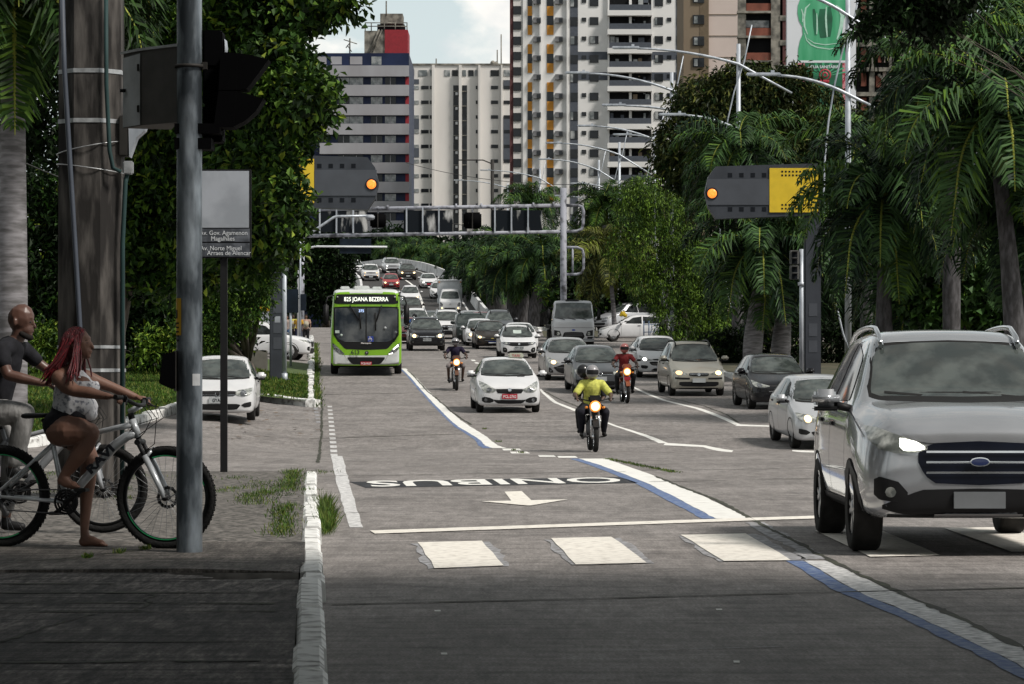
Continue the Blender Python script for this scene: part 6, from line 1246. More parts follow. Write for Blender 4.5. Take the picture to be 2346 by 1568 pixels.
# unfinished brick and concrete block
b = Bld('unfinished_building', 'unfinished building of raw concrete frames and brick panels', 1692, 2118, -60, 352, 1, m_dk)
for i in range(7):
    y = -30+56.5*i; b.box('slab', m_rawc, 1688, 1765, y, y+5, -1.0, .1); b.box('brick_panel', m_brick, 1709, 1766, y+38, y+58, -.5, .1)
    if i in (1, 3): b.inst('window', m_wlight, 1709, 1762, y+20, y+36, -.1, .1)
    b.box('slab', m_rawc, 1960, 2118, y+16, y+25, -1.0, .1); b.inst('brick_panel', m_brick, 1972, 1984, y+28, y+58, -.4, .1); b.inst('pale_gap', m_tanl, 2022, 2030, y+24, y+60, -.2, .1); b.inst('brick_panel', m_brick, 2006, 2018, y+34, y+60, -.4, .1)
    b.inst('beam', m_rawc, 1785, 1800, y+10, y+22, -.8, .1)
    for k_ in range(7): b.inst('stair', m_rawc, 2010+4*k_, 2016+4*k_, y+30+4*k_, y+36+4*k_, -.6, .1)
    b.inst('pale_panel', m_tanl, 2070, 2108, y+26, y+72, -.5, .1); b.inst('window', m_wlight, 2076, 2086, y+32, y+50, -.6, .1); b.inst('window', m_wlight, 2092, 2100, y+32, y+50, -.6, .1)
for a, c, m_ in ((1690, 1708, m_rawc), (1765.5, 1786, m_rawc), (1792, 1803, m_mar), (1990, 2002, m_rawc), (2036, 2046, m_rawc), (2060, 2068, m_rawc)): b.box('column', m_, a, c, -60, None, -.7, .1)
# advertising banner
BY = 335.0; bb = thing('billboard', 'huge white advertising banner of a green bleach bottle on the unfinished building', 'billboard', (PX(1882, BY), BY, 5)); bX = PX(1882, BY); m_ban = M('banner_white', (.66, .68, .72), .6, var=.03, scale=.2); m_bg1 = M('print_green', (.03, .30, .13), .5, scale=.25, col2=(.10, .42, .23), lo=.42, hi=.62, stretch=(2.4, 1, .35)); m_bg2 = M('print_dark_green', (.006, .10, .045), .5, var=.3, scale=.6); m_bg3 = M('print_pale_green', (.42, .66, .54), .5, var=.1)
def bq(px, py): return (PX(px, BY)-bX, PZ(py, BY)-5)
MB().prism([bq(1803, -60), bq(1961, -60), bq(1961, 262), bq(1803, 262)], 0, 1.2).build('banner', m_ban, bb)
def flat(name, pts, m_, y, par=None): return MB().prism([bq(*q_) for q_ in pts], -y, -y+.02).build(name, m_, par or bb)
bo = flat('bottle_print', [(1841, -60), (1925, -60), (1931, -20), (1938, 5), (1939, 30), (1932, 48), (1929, 75), (1932, 95), (1938, 115), (1941, 138), (1828, 138), (1829, 110), (1833, 92), (1839, 78), (1838, 60), (1831, 48), (1827, 30), (1828, 12), (1836, -10)], m_bg1, .05)
def swoosh(pts, w_, m_, y):
    V = []; n = len(pts)
    for i, (x, yy) in enumerate(pts):
        a, c = Vector(pts[max(i-1, 0)]), Vector(pts[min(i+1, n-1)]); d = (c-a).normalized(); nn = Vector((-d.y, d.x))*w_/2*(math.sin(PI*(i+.5)/n)+.15)
        for k_ in (1, -1): q_ = bq(x+nn.x*k_, yy+nn.y*k_); V.append((q_[0], -y, q_[1]))
    return MB().add(V, [(2*i, 2*i+1, 2*i+3, 2*i+2) for i in range(n-1)]).build('bottle_highlight', m_, bo)
swoosh([(1864, 20), (1867, 40), (1868, 60), (1869, 80)], 9, m_bg2, .07); swoosh([(1900, 15), (1901, 40), (1900, 60), (1899, 84)], 12, m_bg2, .07); swoosh([(1885, 20), (1885, 50), (1886, 86)], 22, m_bg2, .068)
swoosh([(1871, 30), (1872, 50), (1872, 66), (1871, 78)], 3, m_bg3, .08); swoosh([(1893, 15), (1892, 40), (1893, 60), (1895, 84)], 4, m_bg3, .08); swoosh([(1856, 8), (1846, 18), (1842, 40), (1843, 60), (1850, 78)], 4, m_bg3, .08)
swoosh([(1915, 12), (1924, 20), (1930, 36), (1927, 60), (1918, 90)], 8, m_bg3, .08); swoosh([(1843, 75), (1848, 92), (1858, 102), (1872, 108), (1900, 112), (1930, 108)], 2.5, m_bg3, .08); swoosh([(1850, 88), (1865, 98), (1890, 102), (1926, 98)], 2, m_bg3, .08); swoosh([(1836, 20), (1840, 34), (1838, 50)], 3, m_bg3, .08)
flat('label_print', [(1828, 143), (1939, 143), (1939, 262), (1828, 262)], m_bg2, .06); flat('label_band', [(1828, 138), (1941, 138), (1941, 143), (1828, 143)], m_ban, .07)
m_pink = M('print_pink', (.55, .22, .25), .6, scale=2, col2=(.30, .02, .04), lo=.5, hi=.6)
flat('label_side', [(1828, 144), (1843, 144), (1843, 262), (1828, 262)], m_pink, .07); flat('label_side', [(1930, 144), (1939, 144), (1939, 262), (1930, 262)], m_pink, .07)
for i in range(9):
    a = -1.2+.3*i; flat('label_ray', [(1886, 175), (1886+60*math.sin(a-.05), 175-32*math.cos(a-.05)), (1886+60*math.sin(a+.05), 175-32*math.cos(a+.05))], m_bg1, .075)
text('label_lettering', 'ÁGUA SANITÁRIA', .46, m_ban, bb, (bq(1886, 153)[0], -.12, bq(1886, 153)[1]), sx=1.0, bold=.01)
q = MB(); cx, cz = bq(1890, 171)
for r_ in (.72, .36): q.lathe((cx, -.11, cz), (0, 1, 0), [(r_-.16, -.01), (r_, -.01), (r_, .01)], 24)
for k_ in range(6): q.ell((bq(1871+5*k_, 186+2*(k_ % 2))[0], -.11, bq(0, 186)[1]), .22, .03, .2, 8)
q.build('label_emblem', M('print_crimson', (.34, .02, .04), .6), bb)

# overhead cables sagging over the avenue
for (a, b_, sag, r_, lab) in (((930, 372, 310), (1640, 395, 230), 1.6, .03, 'thin overhead cable sagging in front of the beige slab and the white tower'), ((880, 472, 300), (1700, 560, 200), 1.2, .03, 'thin overhead cable passing just behind the gantry beams'), ((-40, 330, 70), (700, 520, 140), .8, .02, 'thin overhead cable running through the left foliage towards the gantry')):
    A, B_ = Vector((PX(a[0], a[2]), a[2], PZ(a[1], a[2]))), Vector((PX(b_[0], b_[2]), b_[2], PZ(b_[1], b_[2]))); t = thing('overhead_cable', lab, 'cable', A)
    MB().tube([(B_-A)*u_ - Vector((0, 0, 4*sag*u_*(1-u_))) for u_ in frange(0, 1, .05)], r_, 5).build('cable', m_cab, t)
# ---------------------------------------------------------------- vegetation
def leafm(name, c, v=.35, rough=.55, scale=1.3, spec=.15): return M('leaf_'+name, c, rough, var=v, scale=scale, spec=spec)
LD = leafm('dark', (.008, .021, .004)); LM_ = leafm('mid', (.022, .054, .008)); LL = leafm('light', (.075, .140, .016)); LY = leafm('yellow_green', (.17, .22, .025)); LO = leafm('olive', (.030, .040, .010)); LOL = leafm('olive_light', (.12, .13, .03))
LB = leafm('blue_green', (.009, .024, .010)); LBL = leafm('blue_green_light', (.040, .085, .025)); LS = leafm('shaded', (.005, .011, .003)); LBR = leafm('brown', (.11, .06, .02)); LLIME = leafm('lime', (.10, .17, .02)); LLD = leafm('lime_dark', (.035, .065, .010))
m_bark = M('bark', (.045, .036, .028), .95, scale=4, col2=(.13, .11, .09), lo=.4, hi=.65, stretch=(1, 1, .3), bump=.6); m_palmt = M('palm_trunk', (.10, .095, .095), .9, scale=5, col2=(.24, .23, .24), lo=.38, hi=.66, stretch=(.6, .6, 3), bump=.3); m_palmd = M('palm_trunk_dark', (.035, .033, .033), .95, scale=5, col2=(.11, .105, .11), lo=.4, hi=.7, stretch=(2, 2, .6), bump=.3); m_shaft = leafm('crownshaft', (.07, .12, .03)); m_rach = leafm('rachis', (.22, .24, .04))
def norm(a): return a/np.maximum(np.linalg.norm(a, axis=-1, keepdims=True), 1e-9)
def leaf_quads(P0, D, Nn, Ln, Wd, fold=.25):
    """4-point leaves: base P0, direction D, surface normal Nn"""
    S = norm(np.cross(D, Nn)); L3 = Ln[:, None]; W3 = Wd[:, None]
    mid = P0 + D*L3*.58 - Nn*0; V = np.stack([P0, mid + S*W3*.5 + Nn*W3*fold, P0 + D*L3 - Nn*L3*.12, mid - S*W3*.5 + Nn*W3*fold], 1)
    return V.reshape(-1, 3)
def cloud(blobs, nc, nl, leaf, wid, droop=.25, shell=.62, seed=1, spread=2.2, probs=(.4, .4, .2)):
    g = np.random.default_rng(seed); B = np.array(blobs, float); wts = (B[:, 3]*B[:, 5])**1.0; wts /= wts.sum()
    bi = g.choice(len(B), nc, p=wts); u = norm(g.normal(size=(nc, 3))); rad = shell + (1.06-shell)*g.random(nc)**.6
    rad *= 1 + .20*np.sin(u[:, 0]*5+bi)*np.cos(u[:, 2]*6+bi*2)
    cc = B[bi, :3] + u*B[bi, 3:6]*rad[:, None]; out = norm(u*np.array([1, 1, 1.0]) + g.normal(size=(nc, 3))*.35 + np.array([0, 0, .15]))
    out = np.repeat(out, nl, 0); cc = np.repeat(cc, nl, 0); n = len(cc)
    d = norm(out*.55 + g.normal(size=(n, 3))*.75 + np.array([0, 0, -droop])); p0 = cc + g.normal(size=(n, 3))*leaf*spread*.33
    nn = norm(np.cross(d, norm(np.cross(np.array([0, 0, 1.0]) + g.normal(size=(n, 3))*.45, d)))); nn *= np.sign(nn[:, 2:3]+1e-6)
    ln = leaf*(.65+.7*g.random(n)); V = leaf_quads(p0, d, nn, ln, ln*wid)
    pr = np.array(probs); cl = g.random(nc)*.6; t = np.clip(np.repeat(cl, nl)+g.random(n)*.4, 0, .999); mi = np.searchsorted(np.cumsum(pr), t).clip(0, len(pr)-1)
    return V, np.arange(n*4).reshape(-1, 4), mi
def pxb(lst, Y, dy=1.0, depth=None):
    """crown masses from photo position and radius at distance Y"""
    return [(PX(x, Y+(q[0] if q else 0)), Y+(q[0] if q else 0), PZ(y, Y+(q[0] if q else 0)), r*Y/F, (depth or r*Y/F*dy), r*Y/F*(q[1] if len(q) > 1 else 1)) for x, y, r, *q in lst]
def limbs(mb, base, blobs, r0, seed=0, k=.35):
    g = random.Random(seed); b0 = Vector(base); top = Vector((sum(b[0] for b in blobs)/len(blobs), sum(b[1] for b in blobs)/len(blobs), min(b[2]-b[5]*.2 for b in blobs)))
    fork = b0.lerp(Vector((b0.x*.6+top.x*.4, b0.y*.6+top.y*.4, top.z)), .75)
    mb.tube([b0, b0.lerp(fork, .5)+Vector((g.uniform(-.1, .1)*r0*4, 0, 0)), fork], [r0*1.25, r0*.95, r0*.75], 10)
    for b in blobs:
        c = Vector(b[:3]); m = fork.lerp(c, .5)+Vector((g.uniform(-.3, .3), g.uniform(-.3, .3), .3)); mb.tube([fork, m, c], [r0*.5, r0*.32, r0*.12], 6)
def tree(name, label, blobs, base, mats, nc, nl, leaf, wid, r0=.25, cat='tree', group=None, **kw):
    Y = base[1]; z = gz(base[0], Y) if len(base) < 3 else base[2]; o = Vector((base[0], Y, z)); t = thing(name, label, cat, o, 0, group)
    V, Fa, mi = cloud([(b[0]-o.x, b[1]-o.y, b[2]-o.z, *b[3:]) for b in blobs], nc, nl, leaf, wid, **kw)
    link('crown' if cat == 'tree' else 'foliage', mesh_np('crown', V, Fa, mats, mi), t)
    mb = MB(); limbs(mb, (0, 0, -.1), [(b[0]-o.x, b[1]-o.y, b[2]-o.z, *b[3:]) for b in blobs[:9]], r0, nc); mb.build('trunk' if cat == 'tree' else 'stem', m_bark, t); return t

# big broad-leaved tree on the left
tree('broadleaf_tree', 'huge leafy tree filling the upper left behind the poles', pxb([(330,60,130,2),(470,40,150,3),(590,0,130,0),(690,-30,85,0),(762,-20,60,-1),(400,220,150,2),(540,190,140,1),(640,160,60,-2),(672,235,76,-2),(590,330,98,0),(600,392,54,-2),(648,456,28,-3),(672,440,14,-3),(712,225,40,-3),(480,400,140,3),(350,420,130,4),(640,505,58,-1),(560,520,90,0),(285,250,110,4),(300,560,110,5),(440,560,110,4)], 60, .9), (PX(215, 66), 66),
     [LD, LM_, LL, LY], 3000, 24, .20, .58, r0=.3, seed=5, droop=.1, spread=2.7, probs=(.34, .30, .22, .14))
tree('small_leafed_tree', 'light green feathery tree over the side street on the left', pxb([(500,640,70),(560,610,70),(610,590,45),(480,740,60),(545,700,60),(590,660,40),(440,690,60),(470,800,45)], 82, .8), (PX(585, 84), 84),
     [LLD, LM_, LLIME], 1100, 16, .13, .35, r0=.2, seed=8, droop=.5, probs=(.3, .4, .3))
tree('hedge', 'dark overgrown hedge behind the utility pole and the cyclists', pxb([(60,600,90),(150,640,90),(100,740,70),(180,780,70),(330,640,80),(400,700,80),(330,760,80),(420,800,60),(60,470,90),(180,500,90),(0,680,80),(250,700,90),(500,760,70)], 92, .7), (PX(250, 94), 94),
     [LS, LD, LM_, LY], 1900, 14, .26, .4, r0=.12, cat='hedge', seed=9, probs=(.35, .35, .2, .1))
tree('shrub', 'bright yellow green shrub under the tree beside the low wall', pxb([(440,800,40),(480,770,40),(400,790,40),(350,800,40),(110,780,40),(90,820,35)], 90, .7), (PX(430, 91), 91), [LM_, LLIME, LY], 380, 14, .18, .4, r0=.05, cat='shrub', seed=10)
tree('tree', 'dense dark tree at the foot of the ramp beside the gantry post', pxb([(745,575,40),(725,620,42),(765,640,38),(735,680,40),(770,690,28),(790,600,22),(700,560,40),(700,650,30)], 215, .8), (PX(745, 218), 218), [LS, LD, LM_], 900, 14, .38, .5, r0=.3, seed=11)
tree('tree', 'tall tree filling the gap above the left portal column', pxb([(640,600,50),(600,560,60),(570,480,80),(640,560,45),(600,650,60),(520,560,80)], 130, .8), (PX(600, 132), 132), [LS, LD, LM_, LLIME], 900, 14, .3, .5, r0=.3, seed=12, probs=(.4, .35, .15, .1))
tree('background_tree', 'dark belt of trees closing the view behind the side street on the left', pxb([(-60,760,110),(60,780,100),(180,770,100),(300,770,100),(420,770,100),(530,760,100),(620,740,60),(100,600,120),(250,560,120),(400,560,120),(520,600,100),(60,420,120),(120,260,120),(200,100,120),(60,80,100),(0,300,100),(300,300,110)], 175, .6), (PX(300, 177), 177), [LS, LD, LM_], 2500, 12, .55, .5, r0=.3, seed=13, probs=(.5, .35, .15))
# right hand side
tree('round_tree', 'large round olive tree behind the right signal portal', pxb([(1605,235,55),(1690,225,72),(1790,230,75),(1870,280,80),(1945,310,55),(1560,320,55),(1650,330,95),(1770,340,110),(1880,380,100),(1960,400,80),(1560,420,50),(1640,430,80),(1540,370,35),(1740,190,35),(1820,185,30),(1660,200,40)], 142, .9), (PX(1760, 145), 145),
     [LD, LO, LOL, LM_], 3000, 15, .34, .33, r0=.45, seed=21, droop=.75, probs=(.36, .36, .16, .12))
tree('bamboo_like_tree', 'feathery lime green tree leaning over the grey truck side of the avenue', pxb([(1480,440,38),(1520,480,45),(1440,500,40),(1490,560,60),(1560,560,55),(1420,580,40),(1600,600,50),(1540,640,65),(1480,650,45),(1610,690,55),(1570,740,65),(1640,760,55),(1530,800,40),(1610,810,50),(1450,450,30)], 128, .8), (PX(1590, 131), 131),
     [LLD, LM_, LLIME, LS], 2500, 15, .20, .20, r0=.15, seed=22, droop=.8, probs=(.22, .26, .42, .10))
tree('tree', 'mid green tree between the tall palm and the lime green tree', pxb([(1360,520,35),(1400,500,40),(1440,540,40),(1350,570,40),(1420,590,45),(1460,480,30),(1330,600,35)], 235, .8), (PX(1400, 238), 238), [LD, LM_, LL], 800, 13, .36, .4, r0=.3, seed=23)
tree('shrub', 'glossy round-leaved shrub above the roof of the large suv', pxb([(2120,700,35),(2170,680,40),(2230,670,45),(2290,660,45),(2340,650,50),(2150,735,30),(2260,720,40),(2330,720,45)], 80, .7), (PX(2240, 81), 81), [LM_, LBL, LL], 420, 12, .26, .85, r0=.08, cat='shrub', seed=24, probs=(.45, .35, .2))
tree('overhanging_tree', 'dark leafy branches hanging into the top right corner', pxb([(2060,-5,36),(2110,20,34),(2010,42,20),(2170,-40,60),(2150,55,20),(1985,65,14),(2090,70,12)], 58, .9), (14, 60), [LS, LD, LM_], 300, 13, .2, .5, r0=.03, seed=25, droop=.5, probs=(.55, .35, .10))
tree('shrub', 'yellow green bushes between the gantry post and the palm trunks', pxb([(1260,665,18),(1350,670,22),(1380,690,22),(1400,715,22),(1440,705,25),(1280,690,18)], 185, .8), (PX(1350, 186), 186), [LM_, LL, LY], 420, 12, .3, .5, r0=.06, cat='shrub', seed=26)
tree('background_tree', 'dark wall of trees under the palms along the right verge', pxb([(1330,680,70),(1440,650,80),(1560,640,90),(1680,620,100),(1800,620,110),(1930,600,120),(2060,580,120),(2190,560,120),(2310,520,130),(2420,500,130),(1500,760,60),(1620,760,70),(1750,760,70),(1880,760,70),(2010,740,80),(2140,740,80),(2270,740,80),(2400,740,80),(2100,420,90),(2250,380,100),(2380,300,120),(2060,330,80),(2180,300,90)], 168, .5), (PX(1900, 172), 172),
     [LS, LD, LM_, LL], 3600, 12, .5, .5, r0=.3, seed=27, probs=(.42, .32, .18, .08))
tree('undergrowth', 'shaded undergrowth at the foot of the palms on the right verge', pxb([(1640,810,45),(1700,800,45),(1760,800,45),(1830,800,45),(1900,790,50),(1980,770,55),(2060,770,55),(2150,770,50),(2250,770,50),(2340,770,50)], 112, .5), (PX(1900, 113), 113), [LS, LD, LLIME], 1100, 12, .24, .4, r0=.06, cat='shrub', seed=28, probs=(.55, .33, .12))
tree('background_tree', 'far dark trees behind the top of the ramp', pxb([(800,590,30),(850,570,30),(900,560,30),(960,570,32),(1010,590,35),(1050,620,35),(1000,640,25),(1080,580,35),(1080,650,30),(960,610,25),(1120,640,35)], 420, .5), (PX(960, 425), 425, 6), [LB, LD, LBL], 1200, 12, .9, .4, r0=.4, seed=29, probs=(.45, .35, .2))
tree('background_tree', 'dark trees right of the ramp parapet behind the thick palm trunks', pxb([(1080,690,30),(1110,650,40),(1150,660,45),(1200,670,50),(1260,660,50),(1310,680,50),(1140,710,35),(1230,720,35),(1300,730,35),(1360,720,45)], 262, .4), (PX(1200, 265), 265), [LS, LD, LB], 1300, 12, .6, .4, r0=.3, seed=30, probs=(.5, .35, .15))

# palms
def palm_crown(seed, nf=24, Lf=3.4, ns=44, droopy=1.0, lw=.064):
    g = np.random.default_rng(seed); VV = []; FF = []; MI = []; o = 0
    for k in range(nf):
        az = 2*PI*k*.382*1.0 + g.normal()*.12; e0 = R(84 - 104*(k/(nf-1))**.85 + g.normal()*6); Lk = Lf*(.85+.25*g.random()); n = ns
        hd = np.array([math.cos(az), math.sin(az), 0.]); p = np.zeros(3); pts = [p.copy()]; e = e0
        for i in range(n):
            e -= droopy*(30/n)*(.050+.036*(i/n))*(1.0 if e > -1.35 else 0); e = max(e, -1.45); p = p + (hd*math.cos(e)+np.array([0, 0, math.sin(e)]))*Lk/n; pts.append(p.copy())
        P = np.array(pts); T = norm(np.gradient(P, axis=0)); S = norm(np.cross(T, np.array([0, 0, 1.]))+1e-6); U = norm(np.cross(S, T))
        # rachis as a thin V strip
        wr = (.045*(1-np.linspace(0, 1, n+1))**.7+.006)[:, None]; V = np.concatenate([P-S*wr, P+U*wr*.5, P+S*wr], 1).reshape(-1, 3)
        F_ = np.array([(3*i+j, 3*i+j+1, 3*i+j+4, 3*i+j+3) for i in range(n) for j in (0, 1)]); VV.append(V); FF.append(F_+o); MI += [3]*len(F_); o += len(V)
        idx = np.arange(3, n+1); t = idx/n; tone = g.random()
        for sd in (-1, 1):
            for rk in (0, 1):
                m = len(idx); ll = Lk*.26*np.sin(PI*np.clip(t*.93+.1, 0, 1))**.6*(.85+.3*g.random(m)); a = (.75-.35*t)+g.normal(size=m)*.12; lift = (.55 if rk else -.1)+g.normal(size=m)*.22
                D = norm(T[idx]*np.sin(a)[:, None]*.9 + S[idx]*sd*np.cos(a)[:, None] + U[idx]*lift[:, None]*.8)
                B0 = P[idx]; B1 = B0 + D*(ll*.5)[:, None]; D2 = norm(D*.6+np.array([0, 0, -.62*droopy])+g.normal(size=(m, 3))*.08); B2 = B1 + D2*(ll*.55)[:, None]
                W = norm(np.cross(D, U[idx]+g.normal(size=(m, 3))*.5))*lw*.5
                V = np.stack([B0-W*.5, B0+W*.5, B1+W, B1-W, B2+W*.15, B2-W*.15], 1).reshape(-1, 3)
                b_ = np.arange(m)[:, None]*6; F_ = np.concatenate([b_+np.array([0, 1, 2, 3]), b_+np.array([3, 2, 4, 5])]); VV.append(V); FF.append(F_+o); o += len(V)
                x = np.clip(tone*.5+g.random(len(F_))*.5, 0, .999); MI += list(np.searchsorted([.42, .82, 1.0], x))
    return np.concatenate(VV), np.concatenate(FF), MI
PALM_C = {}
def palm(label, px, py, Y, seed=0, trunk_px=None, tw=.27, mats='dark', s=1.0, name='palm_tree', droopy=1.0, rz=0.0, bulge=1.0, group='royal palms along the avenue'):
    """royal palm: crown centre at photo point (px, py) at distance Y"""
    k_ = (seed % 4, droopy, mats)
    if k_ not in PALM_C:
        ms = {'dark': [LB, LBL, LL, m_rach], 'green': [LD, LM_, LL, m_rach], 'yellow': [LO, LOL, LY, m_rach]}[mats]
        V, Fa, mi = palm_crown(40+k_[0], droopy=droopy); PALM_C[k_] = mesh_np('crown', V, Fa, ms, mi)
    X = PX(px, Y); tx = PX(trunk_px, Y) if trunk_px else X; g = gz(tx, Y); H_ = PZ(py, Y)-g; t = thing(name, label, 'palm', (tx, Y, g), 0, group)
    c = link('crown', PALM_C[k_], t, (X-tx, 0, H_), rz+seed*1.3); c.scale = (s, s, s)
    m_pt = m_palmt if tw < .2 or tw in (.27, .21) else m_palmd; hs = max(.8, H_-1.3*s); mb = MB(); n = 9; pts = []; rs = []  # darker trunk tone painted in place of shade on the remaining palms
    for i in range(n+1):
        u_ = i/n; pts.append(((X-tx)*u_*u_, 0, hs*u_-.1)); rs.append(tw*(1.15-.25*u_+.22*bulge*math.exp(-((u_-.45)/.25)**2)-.25*max(0, u_-.8)))
    mb.tube(pts, rs, 16); mb.build('trunk', m_pt, t); MB().tube([pts[-1], ((X-tx), 0, H_)], [rs[-1]*.95, rs[-1]*.45], 12).build('crownshaft', m_shaft, t); return t
palm('pale grey palm trunk at the far left edge, fronds hanging from the top left corner', 30, -60, 44, 0, trunk_px=28, tw=.21, mats='green', s=.95, bulge=.4)
palm('royal palm hidden mostly by the utility pole, drooping fronds beside it', 150, -120, 47, 1, trunk_px=205, tw=.15, mats='green', s=.85)
palm('royal palm whose crown stands above the grey part of the right portal', 1690, 345, 114, 1, tw=.2, s=1.05)
palm('royal palm with a thick pale trunk, left of the pair under the right portal', 1742, 560, 97, 2, trunk_px=1722, tw=.27)
palm('royal palm with a bulging trunk, right of the pair under the right portal', 1800, 590, 98, 3, trunk_px=1787, tw=.27, rz=1)
palm('royal palm arching over the yellow end of the right portal', 2025, 455, 80, 0, tw=.2, s=1.1)
palm('royal palm crown behind the slim lamp post above the right portal', 1985, 350, 108, 1, tw=.2, s=1.1, rz=2)
palm('large royal palm at the right edge with long yellow ribbed fronds', 2290, 250, 68, 2, trunk_px=2330, tw=.2, s=1.15)
palm('tall royal palm in the upper right with pale upper fronds', 2180, 130, 78, 3, tw=.2, s=1.1)
palm('low royal palm hanging above the roof of the large suv', 2110, 590, 84, 1, tw=.2, s=.95, rz=.6)
palm('royal palm at the right edge hanging beside the shrub', 2350, 470, 70, 0, tw=.22, s=1.0, rz=1.5)
palm('royal palm top right corner behind the long fronds', 2320, 30, 84, 2, tw=.2, s=1.1, rz=.9)
palm('yellowing palm behind the parked vans right of the gantry post', 1400, 590, 160, 3, trunk_px=1408, tw=.13, mats='yellow', s=1.05, bulge=0)
palm('mid green palm beside the yellowing palm', 1330, 560, 205, 0, tw=.16, mats='green', s=1.05)
palm('palm with upright new fronds right of the gantry post', 1385, 470, 185, 1, tw=.16, mats='green', s=.9, droopy=.75)
palm('bushy palm below the round olive tree', 1520, 470, 150, 2, tw=.2, mats='green', s=.9)
palm('tall bushy palm rising above the gantry beam', 1215, 470, 270, 3, tw=.25, s=1.25, mats='dark')
for i, (x, y, Y, tp) in enumerate(((1172, 600, 200, 1176), (1205, 575, 204, 1196), (1240, 590, 198, 1222), (1270, 610, 206, 1242), (1120, 610, 225, 1130), (1075, 600, 250, 1080), (1145, 560, 240, 1150))):
    palm(['royal palm with a thick dark trunk, leftmost of the row right of the ramp', 'royal palm second from the left in the thick-trunked row', 'royal palm third from the left in the thick-trunked row', 'royal palm nearest the gantry post in the thick-trunked row', 'royal palm beside the ramp parapet', 'royal palm behind the box truck', 'royal palm rising behind the thick-trunked row'][i], x, y, Y, i, trunk_px=tp, tw=.36, s=1.15, rz=i)
for i, (x, y, Y) in enumerate(((905, 575, 380), (960, 580, 360), (1010, 600, 340))): palm(['small far palm above the top of the ramp', 'small far palm behind the white taxi on the ramp', 'small far palm above the right parapet of the ramp'][i], x, y, Y, i, s=1.3, rz=i, tw=.25, group='far palms beyond the ramp')

# unseen tree added over the camera: its crown darkens the near pavement and road
t = thing('added_shade_tree', 'wide unseen tree added over the near pavement, its crown shading the foreground', 'tree', (-9.5, 4, WZ))
cb_ = [(x, y, z, 5.2, 4.6, 1.7) for x, y, z in ((-10, -8, 8), (-2, -9, 8.6), (7, -8, 8.8), (14, -5, 9), (-12, 0, 7.4), (-4, 0, 7.8), (4, 0, 8), (12, 2, 8.4), (-12, 8, 7), (-5, 8, 7.2), (3, 8, 7.4), (10, 9, 8), (-9, 13, 6.9), (-2, 12.5, 7), (5, 12.5, 7.2), (-13, 15, 7.4))]
V, Fa, mi = cloud([(x+9.5, y-4, z, a, b_, c_) for x, y, z, a, b_, c_ in cb_], 4600, 13, .6, .6, seed=50, shell=.15)
link('crown', mesh_np('crown', V, Fa, [LD, LM_, LL], mi), t); mb = MB(); limbs(mb, (0, 0, -.1), [(5.5, -1, 8, 1, 1, 1), (12, 0, 8.5, 1, 1, 1), (0, 4, 7.5, 1, 1, 1), (6, 5, 8, 1, 1, 1), (-1, 10, 7.5, 1, 1, 1)], .5); mb.build('trunk', m_bark, t)
tree('added_side_tree', 'bushy unseen tree added left of the picture to shade the cyclists', [(-9.5, 17, 3.5, 2.6, 4, 3), (-10, 24, 4, 3, 4, 3.4), (-8.6, 13, 5, 2.5, 3, 2.4), (-11, 29, 4, 2.6, 3, 3.4)], (-10, 21), [LS, LD, LM_], 1500, 12, .34, .5, r0=.25, seed=51)  # unseen tree added out of view to cut light from the left

# grass
m_g1 = leafm('grass', (.060, .115, .015), scale=.8); m_g2 = leafm('grass_dry', (.13, .15, .03), scale=.8); m_g3 = leafm('grass_deep', (.028, .062, .009), scale=.8)
def grass(name, pts, hgt, w_, label, seed=3, probs=(.4, .25, .35)):
    g = np.random.default_rng(seed); P0 = np.array(pts, float); n = len(P0); D = norm(np.array([0, 0, 1.])+g.normal(size=(n, 3))*.42*np.array([1, 1, .2])); Nn = norm(np.cross(D, g.normal(size=(n, 3)))); ln = hgt*(.5+g.random(n)); V = leaf_quads(P0, D, Nn, ln, np.full(n, w_), .1)
    mi = g.choice(3, n, p=probs); o = struct(link(name, mesh_np(name, V, np.arange(n*4).reshape(-1, 4), [m_g1, m_g2, m_g3], mi)), 'stuff'); o['label'] = label; o['category'] = 'grass'; return o
g = random.Random(9); pts = []
while len(pts) < 26000:
    Y = g.uniform(77.9, 96.5); X = g.uniform(max(-17, kerbX(Y)-9.0), kerbX(Y)-.2); pts.append((X, Y, gz(X, Y)+.16))
grass('lawn_grass', pts, .11, .035, 'short green grass on the kerbed corner beside the bus lane')
pts = []
while len(pts) < 30000:
    Y = g.uniform(47.6, 90); X = kx(Y)-.25-abs(g.gauss(0, 1))*4.2
    if X > -17: pts.append((X, Y, gz(X, Y)+.16))
grass('lawn_grass', pts, .12, .035, 'rough green grass beyond the side street behind the cyclists')
def tuft(name, label, centres, n, hgt, spread, seed, w_=.007, z=None):
    q = random.Random(seed); pp = []
    for _ in range(n):
        c = q.choice(centres); X, Y = c[0]+q.gauss(0, spread), c[1]+q.gauss(0, spread*2.5); pp.append((X, Y, (gz(X, Y) if z is None else z)))
    grass(name, pp, hgt, w_, label, seed)
def Gp(px, py): v = G(px, py); return (v.x, v.y)
tuft('kerb_grass', 'tall green weeds growing at the foot of the near kerb', [(kerbX(Y)+.05, Y) for Y in frange(24.8, 29.5, .25)], 1500, .17, .035, 4)
tuft('kerb_grass', 'weeds creeping over the pavement edge along the near kerb', [(kerbX(Y)-.28-g.random()*.5*(1 if 27 < Y < 31 else .15), Y) for Y in frange(22, 37, .2)], 3000, .045, .06, 5, z=WZ)
tuft('pavement_weeds', 'patchy grass growing through the cobbled pavement', [(g.uniform(-6.5, -2), g.uniform(27, 36.8)) for _ in range(30)], 2200, .035, .10, 6, z=WZ)
